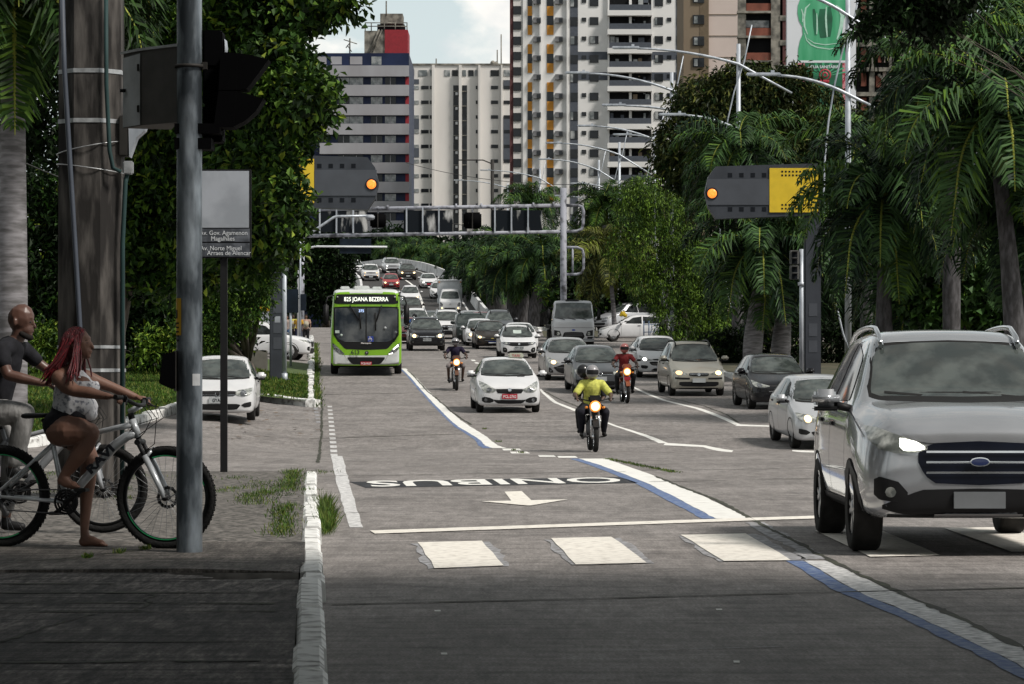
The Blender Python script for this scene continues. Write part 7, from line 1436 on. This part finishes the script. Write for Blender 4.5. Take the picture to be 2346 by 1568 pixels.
tuft('joint_weeds', 'thin line of weeds beside the white separator line', [Gp(lerp(1395, 1545, u_), lerp(1058, 1088, u_)-3) for u_ in frange(0, 1, .03)], 700, .03, .04, 7, w_=.012)
tuft('joint_weeds', 'weeds at the bend of the separator line beyond the crossing', [Gp(1178, 1034), Gp(1195, 1040), Gp(1140, 1015), Gp(1110, 985)], 160, .035, .04, 8, w_=.014)
tuft('kerb_grass', 'weeds along the whitewashed kerb of the grass corner', [(kerbX(Y)+.06, Y) for Y in frange(77.5, 150, .8)], 2600, .16, .08, 9, w_=.025)
tuft('pavement_weeds', 'small green tuft in the pavement crack near the steel pole', [(-2.62, 20.3), (-2.75, 19.9), (-2.9, 19.4)], 260, .035, .018, 10, w_=.006, z=WZ)
# fallen leaves
q = MB(); g = random.Random(4)
for _ in range(60):
    px, py = g.uniform(470, 730), g.uniform(938, 1010); v = G(px, py); a = g.uniform(0, 6.28); s_ = g.uniform(.05, .12); q.add([(v.x+s_*math.cos(a+k_*PI/2)*(1 if k_ % 2 else .5), v.y+s_*math.sin(a+k_*PI/2)*(1 if k_ % 2 else .5), v.z+.012+.02*g.random()) for k_ in range(4)], [(0, 1, 2, 3)])
o = q.build('fallen_leaves', LBR); o['label'] = 'dry brown leaves scattered on the side street'; o['category'] = 'leaves'; o['kind'] = 'stuff'
# ---------------------------------------------------------------- bicycles and cyclists on the near corner
m_fr = M('bike_frame_white', (.42, .44, .46), .3, .2, var=.12, scale=8, coat=.6); m_dec = M('decal_black', (.012, .014, .02), .4); m_btyre = M('bike_tyre', (.010, .010, .010), .85, var=.4, scale=40, bump=.4); m_brim = M('bike_rim', (.012, .013, .014), .4, .3); m_spoke = M('spoke_steel', (.30, .31, .32), .35, .7); m_green = M('rim_stripe_green', (.01, .30, .10), .4)
class Plane:
    """photo pixels on a vertical plane -> local metres (u along, w up) of a thing standing there"""
    def __init__(s, x0, y0, k, tilt=0.0): s.x0, s.y0, s.k, s.t = x0, y0, k, tilt
    def __call__(s, px, py, y=0.0): return Vector(((px-s.x0)/s.k, y, max(0.0, (s.y0+(px-s.x0)*s.t-py)/s.k)))
def bicycle(label, loc, rz, b, ru, rw, fu, r=.371, frame=m_fr, decal=None, stripe=True, detail=True):
    t = thing('bicycle', label, 'bicycle', loc, rz)
    g = random.Random(3)
    for (u, nm) in ((ru, 'rear'), (fu, 'front')):
        w_ = MB(); w_.lathe((0, 0, 0), (0, 1, 0), [(r-.052, -.012), (r-.045, -.022), (r-.02, -.030), (r-.006, -.022), (r-.002, 0), (r-.006, .022), (r-.02, .030), (r-.045, .022), (r-.052, .012), (r-.052, -.012)], 72)
        for k_ in range(64):       # tread knobs
            a = 2*PI*k_/64
            for sd in (-.014, .0, .014):
                a2 = a + (.05 if sd else 0); c = Vector((math.cos(a2), 0, math.sin(a2))); tt = Vector((-math.sin(a2), 0, math.cos(a2)))*.007; p = c*(r-.005)+Vector((0, sd*1.1, 0)); q = c*(r+.002)+Vector((0, sd*1.1, 0)); e = Vector((0, .005, 0))
                w_.add([p-tt-e, p+tt-e, p+tt+e, p-tt+e, q-tt-e, q+tt-e, q+tt+e, q-tt+e], [(4, 5, 6, 7), (0, 1, 5, 4), (1, 2, 6, 5), (2, 3, 7, 6), (3, 0, 4, 7)])
        wo = w_.build('wheel', m_btyre, t); wo.location = (u, 0, r)
        MB().lathe((0, 0, 0), (0, 1, 0), [(r-.075, -.010), (r-.052, -.014), (r-.050, .014), (r-.075, .010), (r-.075, -.010)], 72).build('rim', m_brim, wo)
        if stripe:
            q = MB()
            for a0, a1 in ((.3, 1.9), (3.5, 5.2)):
                vs = []
                for i in range(17):
                    a = a0+(a1-a0)*i/16
                    for rr_ in (r-.072, r-.064): vs.append((rr_*math.cos(a), -.0165, rr_*math.sin(a)))
                q.add(vs, [(2*i, 2*i+1, 2*i+3, 2*i+2) for i in range(16)])
            q.build('rim_stripe', m_green, wo)
        sp = MB()
        for k_ in range(32):
            a = 2*PI*k_/32; h = a + (.55 if k_ % 4 < 2 else -.55); sd = .025 if k_ % 2 else -.025
            sp.tube([(.024*math.cos(h), sd, .024*math.sin(h)), ((r-.072)*math.cos(a), 0, (r-.072)*math.sin(a))], .0014, 4, caps=False)
        sp.build('spokes', m_spoke, wo)
        hb = MB().lathe((0, 0, 0), (0, 1, 0), [(.001, -.06), (.012, -.06), (.012, -.035), (.026, -.032), (.018, -.015), (.018, .015), (.026, .032), (.012, .05), (.001, .05)], 16)
        hb.lathe((0, 0, 0), (0, 1, 0), [(.058, .034), (.080, .034), (.080, .037), (.058, .037), (.058, .034)], 32)
        for k_ in range(6): a = PI*k_/3; hb.tube([(.02*math.cos(a), .035, .02*math.sin(a)), (.06*math.cos(a+.4), .035, .06*math.sin(a+.4))], .004, 4)
        for k_ in range(12): a = PI*k_/6; hb.box(.078*math.cos(a)-.006, .078*math.cos(a)+.006, .033, .038, .078*math.sin(a)-.006, .078*math.sin(a)+.006)
        if nm == 'rear':
            for k_, rc in enumerate((.055, .047, .040, .033)): hb.lathe((0, 0, 0), (0, 1, 0), [(rc-.012, -.032-.006*k_), (rc, -.032-.006*k_), (rc, -.035-.006*k_), (rc-.012, -.035-.006*k_)], 22)
        hb.build('hub', m_trim, wo)
    P = b
    f = MB(); bb = P(158, 1148); sc_ = P(122, 1016); ht, hbm = P(303, 958), P(317, 1000)
    dt = [P(314, 990), P(292, 997), P(264, 1018), P(225, 1062), P(190, 1103), bb]; f.tube(dt, [.026, .034, .036, .034, .032, .028], 14)
    f.tube([P(306, 970), P(270, 977), P(225, 988), P(170, 1003), P(123, 1015)], [.024, .020, .019, .018, .017], 12); f.tube([ht, hbm], [.026, .028], 14)
    f.tube([P(113, 985), sc_, P(136, 1085), bb], [.018, .018, .019, .022], 12)
    rx = Vector((ru, 0, r))
    for sd in (-1, 1):
        f.tube([sc_+Vector((0, sd*.02, 0)), sc_.lerp(rx, .5)+Vector((0, sd*.055, .01)), rx+Vector((0, sd*.068, .03))], [.013, .011, .010], 8)
        f.tube([bb+Vector((-.03, sd*.03, 0)), bb.lerp(rx, .5)+Vector((0, sd*.058, .0)), rx+Vector((0, sd*.068, 0))], [.016, .013, .011], 8)
        f.bbox(ru-.02, ru+.025, sd*.068-.004, sd*.068+.004, r-.02, r+.05, .003)
    fo = f.build('frame', frame, t)
    if decal:
        d = (P(292, 997)-P(200, 1092)).normalized(); ang = math.atan2(d.z, d.x)
        me_p = P(235, 1050)+Vector((0, -.0365, .0)); o = text('frame_lettering', decal, .085, m_dec, fo, me_p, bold=.004, sx=1.45); o.rotation_euler = (0, -ang, 0)
    fx = Vector((fu, 0, r)); fk = MB(); cr_ = P(321, 1010)
    for sd in (-1, 1): fk.tube([cr_+Vector((0, sd*.055, 0)), P(340, 1048)+Vector((0, sd*.058, 0))], .016, 10, mi=1); fk.tube([P(337, 1040)+Vector((0, sd*.058, 0)), fx+Vector((-.02, sd*.060, .06)), fx+Vector((0, sd*.062, 0))], [.023, .020, .014], 10)
    fk.tube([P(336, 1042)+Vector((.02, -.06, 0)), P(346, 1024)+Vector((.02, 0, 0)), P(336, 1042)+Vector((.02, .06, 0))], .013, 8); fk.tube([cr_+Vector((0, -.07, 0)), cr_+Vector((0, .07, 0))], .022, 10, mi=1); fk.tube([hbm, cr_], .020, 10, mi=1)
    fk.build('fork', [frame, m_trim], t)
    st = MB().tube([ht+Vector((.0, 0, .0)), P(299, 944)], .024, 10, mi=1).tube([P(296, 941), P(323, 927)], [.022, .020], 10); st.build('stem', [frame, m_trim], t)
    hbp = [P(300, 906, -.34), P(304, 909, -.20), P(321, 924, -.09), P(323, 926, 0), P(321, 924, .09), P(310, 915, .20), P(308, 913, .34)]
    ho = MB().tube(hbp, .0145, 10).build('handlebar', m_trim, t)
    for a_, c_ in ((0, 1), (6, 5)):
        MB().tube([hbp[a_], hbp[a_].lerp(hbp[c_], .85)], .018, 10).build('grip', m_rubber, ho); q = hbp[c_]
        MB().bbox(q.x-.02, q.x+.03, q.y-.02, q.y+.02, q.z-.03, q.z+.02, .01).tube([q+Vector((.02, 0, -.01)), q+Vector((.05, (-.08 if a_ == 0 else .08), -.045))], .006, 6).build('brake_lever', m_trim, ho)
    cb = MB(); g = random.Random(5)
    for (sx_, ex, ey, rad) in ((-.15, 318, 1004, .10), (-.10, 336, 1030, .13), (.12, 300, 985, .12), (.15, 312, 1000, .15)):
        a_ = P(325, 926, sx_); e_ = P(ex, ey, 0); cb.tube([a_, a_+Vector((rad*.55, -sx_*.2, -.01)), a_+Vector((rad*.95, -sx_*.6, -.09)), e_+Vector((rad*.45, 0, .05)), e_+Vector((0, -.03, 0))], .0035, 5)
    cb.build('cables', m_rubber, t)
    sd_ = blob([[(P(58, 951), .022), (P(90, 950), .020), (P(128, 948), .013)], [(P(60, 951, -.06), .018), (P(62, 951, .06), .018)], [(P(60, 951, -.06), .018), (P(100, 950, -.02), .016)], [(P(60, 951, .06), .018), (P(100, 950, .02), .016)]], 'saddle', m_trim, .008, 3)
    s_o = link('saddle', sd_, t); MB().tube([P(98, 958), P(113, 988)], .014, 10).build('seat_post', m_trim, s_o)
    ck = MB()
    for k_, rc in enumerate((.092, .074, .055)): ck.lathe(bb+Vector((0, -.052+.008*k_, 0)), (0, 1, 0), [(rc-.016, -.0015), (rc, -.0015), (rc, .0015), (rc-.016, .0015), (rc-.016, -.0015)], 40)
    for k_ in range(5): a = 2*PI*k_/5+.3; ck.tube([bb+Vector((0, -.05, 0)), bb+Vector((.085*math.cos(a), -.05, .085*math.sin(a)))], .009, 6)
    pd = P(202, 1119); dv = pd-bb; ck.tube([bb+Vector((0, -.07, 0)), Vector((pd.x, -.085, pd.z))], [.017, .012], 8).tube([bb+Vector((0, .07, 0)), Vector((bb.x-dv.x, .085, bb.z-dv.z))], [.017, .012], 8).tube([bb+Vector((0, -.07, 0)), bb+Vector((0, .07, 0))], .02, 10)
    for k_ in range(40): a = 2*PI*k_/40; ck.box(bb.x+.092*math.cos(a)-.003, bb.x+.092*math.cos(a)+.003, -.054, -.050, bb.z+.092*math.sin(a)-.003, bb.z+.092*math.sin(a)+.003)
    ck.build('crankset', m_trim, t)
    for (c_, yy) in ((pd, -.13), (Vector((bb.x-dv.x, 0, bb.z-dv.z)), .13)): MB().bbox(c_.x-.045, c_.x+.045, yy-.045, yy+.045, c_.z-.012, c_.z+.012, .005).build('pedal', m_rubber, t)
    ch = MB(); ch.tube([bb+Vector((0, -.046, .088)), rx+Vector((0, -.046, .05))], .005, 4).tube([bb+Vector((0, -.046, -.088)), rx+Vector((.06, -.046, -.10)), rx+Vector((.01, -.046, -.06))], .005, 4); ch.tube([rx+Vector((.01, -.05, -.03)), rx+Vector((.05, -.05, -.10)), rx+Vector((.055, -.05, -.13))], .013, 6); ch.lathe(rx+Vector((.055, -.05, -.125)), (0, 1, 0), [(.001, -.01), (.024, -.01), (.024, .01), (.001, .01)], 14); ch.build('chain', m_steel, t)
    return t
B1 = Plane(3, 1252, 300.2, 0.02)        # woman's bicycle: 377 px between axles are 1.256 m
def w1(px, py, y=0.0): return Vector(((px-3)/300.2, y, (1254-py)/317))
bl = (PX(3, 20.7), 20.7, WZ); brz = -.195
bicycle('white mountain bike with green rim stripes ridden by the barefoot woman', bl, brz, w1, 0, 0, 1.256, decal='RAVI')
# woman
m_tank = M('tank_top', (.50, .50, .52), .9, scale=30, col2=(.16, .17, .20), lo=.52, hi=.62, bump=.3, detail=4); m_short = M('denim_black', (.010, .010, .013), .8, var=.3, scale=30); m_braid = M('braid_red', (.16, .006, .012), .5, var=.4, scale=60, bump=.3); m_braidd = M('braid_dark_red', (.07, .003, .006), .6, var=.4, scale=60)
m_sk = M('skin_warm', (.145, .070, .046), .6, var=.10, scale=9, bump=.05)
t = thing('person', 'barefoot woman with long red braids, white tank top and black shorts astride a bicycle', 'person', bl, brz)
ch = [[(w1(150, 970), .122), (w1(165, 930), .135), (w1(166, 905), .120), (w1(168, 880), .118), (w1(160, 862), .095), (w1(170, 842), .050), (w1(180, 808), .050)],
      [(w1(158, 862, -.15), .058), (w1(164, 852), .075), (w1(166, 862, .15), .058)], [(w1(196, 930, -.05), .07), (w1(196, 930, .05), .07)],
      [(w1(149, 986, -.09), .113), (w1(170, 984, -.12), .115), (w1(195, 984, -.12), .098), (w1(218, 987, -.11), .072)], [(w1(219, 990, -.11), .070), (w1(207, 1018, -.11), .068), (w1(192, 1042, -.11), .064), (w1(172, 1070, -.11), .046), (w1(158, 1090, -.115), .033)],
      [(w1(154, 1098, -.115), .032), (w1(166, 1104, -.12), .033), (w1(184, 1109, -.125), .030)], [(w1(158, 1090, -.115), .032), (w1(170, 1102, -.12), .034)],
      [(w1(138, 985, .09), .115), (w1(170, 1010, .12), .10), (w1(192, 1048, .13), .066)], [(w1(192, 1048, .13), .066), (w1(188, 1095, .13), .062), (w1(184, 1150, .13), .046), (w1(180, 1215, .13), .031)],
      [(Vector((.583, .13, .038)), .036), (Vector((.65, .135, .040)), .034), (Vector((.72, .14, .026)), .026)], [(w1(180, 1215, .13), .031), (Vector((.60, .13, .055)), .038), (Vector((.66, .135, .045)), .032)],
      [(w1(156, 864, -.165), .064), (w1(176, 882, -.195), .060), (w1(196, 892, -.22), .048), (w1(206, 894, -.225), .043), (w1(232, 897, -.235), .044), (w1(262, 903, -.25), .030), (w1(276, 905, -.255), .025)],
      [(w1(178, 860, .165), .055), (w1(205, 873, .20), .046), (w1(232, 884, .22), .038), (w1(262, 898, .24), .036), (w1(286, 908, .255), .025)]]
for i in range(5):      # toes of both feet
    a = w1(185+1.5*(2-abs(i-1)), 1110, -.155+.017*i); ch.append([(a, .012 if i else .015), (a+Vector((.030, 0, -.006)), .010 if i else .014)])
    a = Vector((.735-.008*abs(i-1), .110+.016*i, .020)); ch.append([(a, .012), (a+Vector((.028, 0, -.006)), .010)])
ch += hand(w1(279, 906, -.258), (1, -.1, .03), (.25, 0, -1), .0095, 1.15, side=-1) + hand(w1(290, 909, .258), (1, .1, -.02), (.25, 0, -1), .0095, 1.15, side=1)
hc = w1(181, 784)
el = [(hc, (.098, .078, .118), None), (w1(193, 800), (.058, .055, .060), None), (w1(196, 796, -.028), (.032, .022, .03), None), (w1(196, 796, .028), (.032, .022, .03), None), (w1(200, 812), (.030, .030, .026), None), (w1(200, 770), (.026, .05, .022), None), (w1(174, 788, -.078), (.020, .010, .030), None), (w1(174, 788, .078), (.020, .010, .030), None),
      (w1(196, 882, -.065), (.075, .065, .075), None), (w1(198, 882, .065), (.075, .065, .075), None)]
ch += [[(w1(206, 778), .012), (w1(211, 789), .013), (w1(213.5, 793), .012)], [(w1(207, 802, -.018), .008), (w1(209.5, 802), .011), (w1(207, 802, .018), .008)], [(w1(206, 806, -.012), .007), (w1(208, 806.5), .010), (w1(206, 806, .012), .007)]]
bo_ = link('body', blob(ch, 'body', m_sk, .0068, 2, el), t)
for sd in (-1, 1):
    MB().ell(w1(201.5, 783, sd*.034), .011, .012, .008, 12).build('eye', m_inkw, bo_); MB().tube([w1(203, 776, sd*.018), w1(204, 774.5, sd*.032), w1(200, 775, sd*.046)], .004, 6).build('eyebrow', m_afro, bo_); MB().ell(w1(203.5, 783, sd*.035), .007, .007, .0065, 10).build('iris', m_ink, bo_)
g_ = .010
tc_ = [[(w1(160, 945), .140), (w1(168, 925), .148), (w1(166, 905), .130+g_), (w1(170, 882), .124+g_)], [(w1(196, 930, -.05), .08), (w1(196, 930, .05), .08)], [(w1(205, 945, -.03), .055), (w1(205, 945, .03), .055)]]
tk = link('tank_top', blob(tc_, 'tank_top', m_tank, .011, 2, [(w1(196, 884, -.065), (.082, .072, .074), None), (w1(198, 884, .065), (.082, .072, .074), None)]), t)
for sd in (-1, 1): MB().tube([w1(132, 880, sd*.09), w1(138, 857, sd*.105), w1(156, 843, sd*.11), w1(178, 850, sd*.11), w1(198, 866, sd*.09), w1(208, 876, sd*.075)], .0075, 6).build('strap', m_tank, tk)
link('shorts', blob([[(w1(148, 966), .134), (w1(160, 950), .147)], [(w1(142, 972, -.07), .118), (w1(144, 974, -.07), .118)], [(w1(142, 985, .09), .128), (w1(152, 992, .10), .120)], [(w1(185, 950, -.06), .075), (w1(185, 950, .06), .075)]], 'shorts', m_short, .011, 2), t)
cap = blob([], 'hair', m_braidd, .009, 1, [(w1(175, 780), (.104, .090, .122), None), (w1(160, 800), (.075, .085, .09), None)]); ho_ = link('hair', cap, t)
g = random.Random(12); br = MB(); br2 = MB()
for i in range(170):
    a = g.uniform(-2.9, .15) if i % 3 else g.uniform(2.7, 6.1)          # around the head, open at the face
    th = g.uniform(.15, 1.35); sx_, sy_ = math.cos(a)*math.sin(th), math.sin(a)*math.sin(th)
    if sx_ > .62: continue
    p0 = w1(176, 781)+Vector((sx_*.105, sy_*.092, math.cos(th)*.122)); back = sx_ < .15
    ex = g.uniform(-.22, -.10) if back else g.uniform(-.02, .10); ez = g.uniform(-.32, -.18) if back else g.uniform(-.31, -.20); ey = sy_*.14+(-.10 if sy_ < 0 else .09)*(.4 if back else 1)
    p1 = w1(176, 781)+Vector((min(.05, sx_*.118+.0)-(.02 if back else 0), sy_*.115, -.03)); p2 = w1(176, 781)+Vector((ex*.55+(.03 if not back else 0), ey*.9, -.15)); p3 = w1(176, 781)+Vector((ex, ey+g.uniform(-.02, .02)-(.06 if not back and sy_ < 0 else 0), ez))
    pts = []
    for k_ in range(11):
        u_ = k_/10; q = (p0*(1-u_)**3 + p1*3*u_*(1-u_)**2 + p2*3*u_*u_*(1-u_) + p3*u_**3); pts.append(q+Vector((g.uniform(-.002, .002), g.uniform(-.002, .002), 0)))
    (br if i % 3 == 0 else br2).tube(pts, [.0066]*3+[.0058]*7+[.0024], 6)
br.build('braids', m_braid, ho_); br2.build('braids', m_braidd, ho_)

# man behind her
K2 = 288.0; ml_ = (PX(60, 22.57), 22.57, WZ)
def w2(px, py, y=0.0): return Vector(((px-60)/K2, y, (1222-py)/K2))
b2l = (PX(-98, 22.57), 22.57, WZ)
def wb2(px, py, y=0.0): return w1(px, py, y)*.97
bicycle('older bicycle with pale frame half hidden behind the woman, ridden by the bald man', b2l, 0.02, wb2, 0, 0, 1.16, r=.350, frame=M('bike_frame_grey', (.30, .31, .33), .4, .2, coat=.4), stripe=False)
t = thing('person', 'bald bearded man in a dark t-shirt and grey trousers on a bicycle behind the woman', 'person', ml_, 0)
ch = [[(w2(-22, 930), .14), (w2(-5, 880), .13), (w2(8, 830), .14), (w2(22, 800), .11), (w2(40, 775), .058), (w2(48, 748), .060)], [(w2(14, 802, -.17), .06), (w2(28, 792), .085), (w2(40, 800, .17), .06)],
      [(w2(10, 804, -.18), .062), (w2(20, 835, -.22), .053), (w2(30, 860, -.24), .044), (w2(60, 868, -.24), .046), (w2(112, 880, -.24), .028)], [(w2(45, 800, .18), .056), (w2(80, 835, .22), .042), (w2(112, 858, .23), .036), (w2(140, 872, .24), .027)],
      [(w2(-18, 945, -.1), .10), (w2(62, 945, -.12), .068), (w2(34, 1070, -.11), .042)], [(w2(-18, 945, .1), .10), (w2(20, 1040, .12), .065), (w2(8, 1185, .12), .04)]]
ch += hand(w2(118, 882, -.24), (1, 0, -.1), (0, 0, -1), .0095, .9, side=-1) + hand(w2(146, 876, .24), (1, 0, -.1), (0, 0, -1), .0095, .9)
hc2 = w2(48, 728); rot = Matrix.Rotation(.30, 3, 'Y')
el = [(hc2, (.108, .085, .118), rot), (w2(60, 755), (.058, .058, .062), rot), (w2(66, 768), (.032, .034, .03), None), (w2(72, 728), (.022, .055, .018), None), (w2(38, 738, -.086), (.018, .012, .034), None), (w2(38, 738, .086), (.018, .012, .034), None)]
ch += [[(w2(75, 735), .011), (w2(79, 745), .013), (w2(81, 749), .013)], [(w2(73, 757, -.02), .008), (w2(76.5, 758), .010), (w2(73, 757, .02), .008)]]
mb_ = link('body', blob(ch, 'body', M('skin_deep', (.085, .040, .028), .42, var=.12, scale=9), .0085, 2, el), t)
for sd in (-1, 1): MB().ell(w2(71, 737, sd*.036), .009, .011, .007, 10).build('eye', m_ink, mb_); MB().tube([w2(74, 731, sd*.018), w2(74, 729, sd*.034), w2(69, 730, sd*.05)], .005, 6).build('eyebrow', m_afro, mb_)
link('beard', blob([[(w2(52, 764, -.06), .022), (w2(64, 771, -.03), .026), (w2(70, 773), .027), (w2(64, 771, .03), .026), (w2(52, 764, .06), .022)]], 'beard', m_afro, .008, 2), t)
link('shirt', blob([[(w2(-16, 915), .152), (w2(-5, 880), .145), (w2(8, 830), .153), (w2(22, 802), .122)], [(w2(14, 802, -.165), .074), (w2(28, 794), .094), (w2(40, 802, .165), .074)], [(w2(10, 804, -.18), .078), (w2(19, 832, -.215), .070)], [(w2(45, 802, .18), .072), (w2(72, 826, .21), .058)]], 'shirt', M('cloth_charcoal', (.011, .011, .014), .85, var=.3, scale=14, bump=.2), .012, 2), t)
link('trousers', blob([[(w2(-24, 935), .155), (w2(-14, 925), .15)], [(w2(-18, 948, -.1), .118), (w2(30, 946, -.12), .100), (w2(62, 948, -.12), .086)], [(w2(62, 950, -.12), .086), (w2(50, 1010, -.115), .082), (w2(36, 1055, -.11), .070)], [(w2(-18, 948, .1), .118), (w2(20, 1040, .12), .084), (w2(10, 1165, .12), .062)]], 'trousers', M('cloth_trouser_grey', (.25, .245, .24), .9, scale=7, col2=(.11, .108, .105), lo=.4, hi=.62, bump=.8, stretch=(2, 2, .8)), .012, 2), t)
link('shoe', blob([[(w2(30, 1078, -.11), .042), (w2(62, 1088, -.11), .034)], [(w2(30, 1085, -.11), .040), (w2(36, 1072, -.11), .04)]], 'shoe', m_trim, .010, 2), t)
link('shoe', blob([[(w2(6, 1206, .12), .044), (w2(44, 1210, .12), .034)], [(w2(4, 1204, .12), .04), (w2(8, 1192, .12), .04)]], 'shoe', m_trim, .010, 2), t)
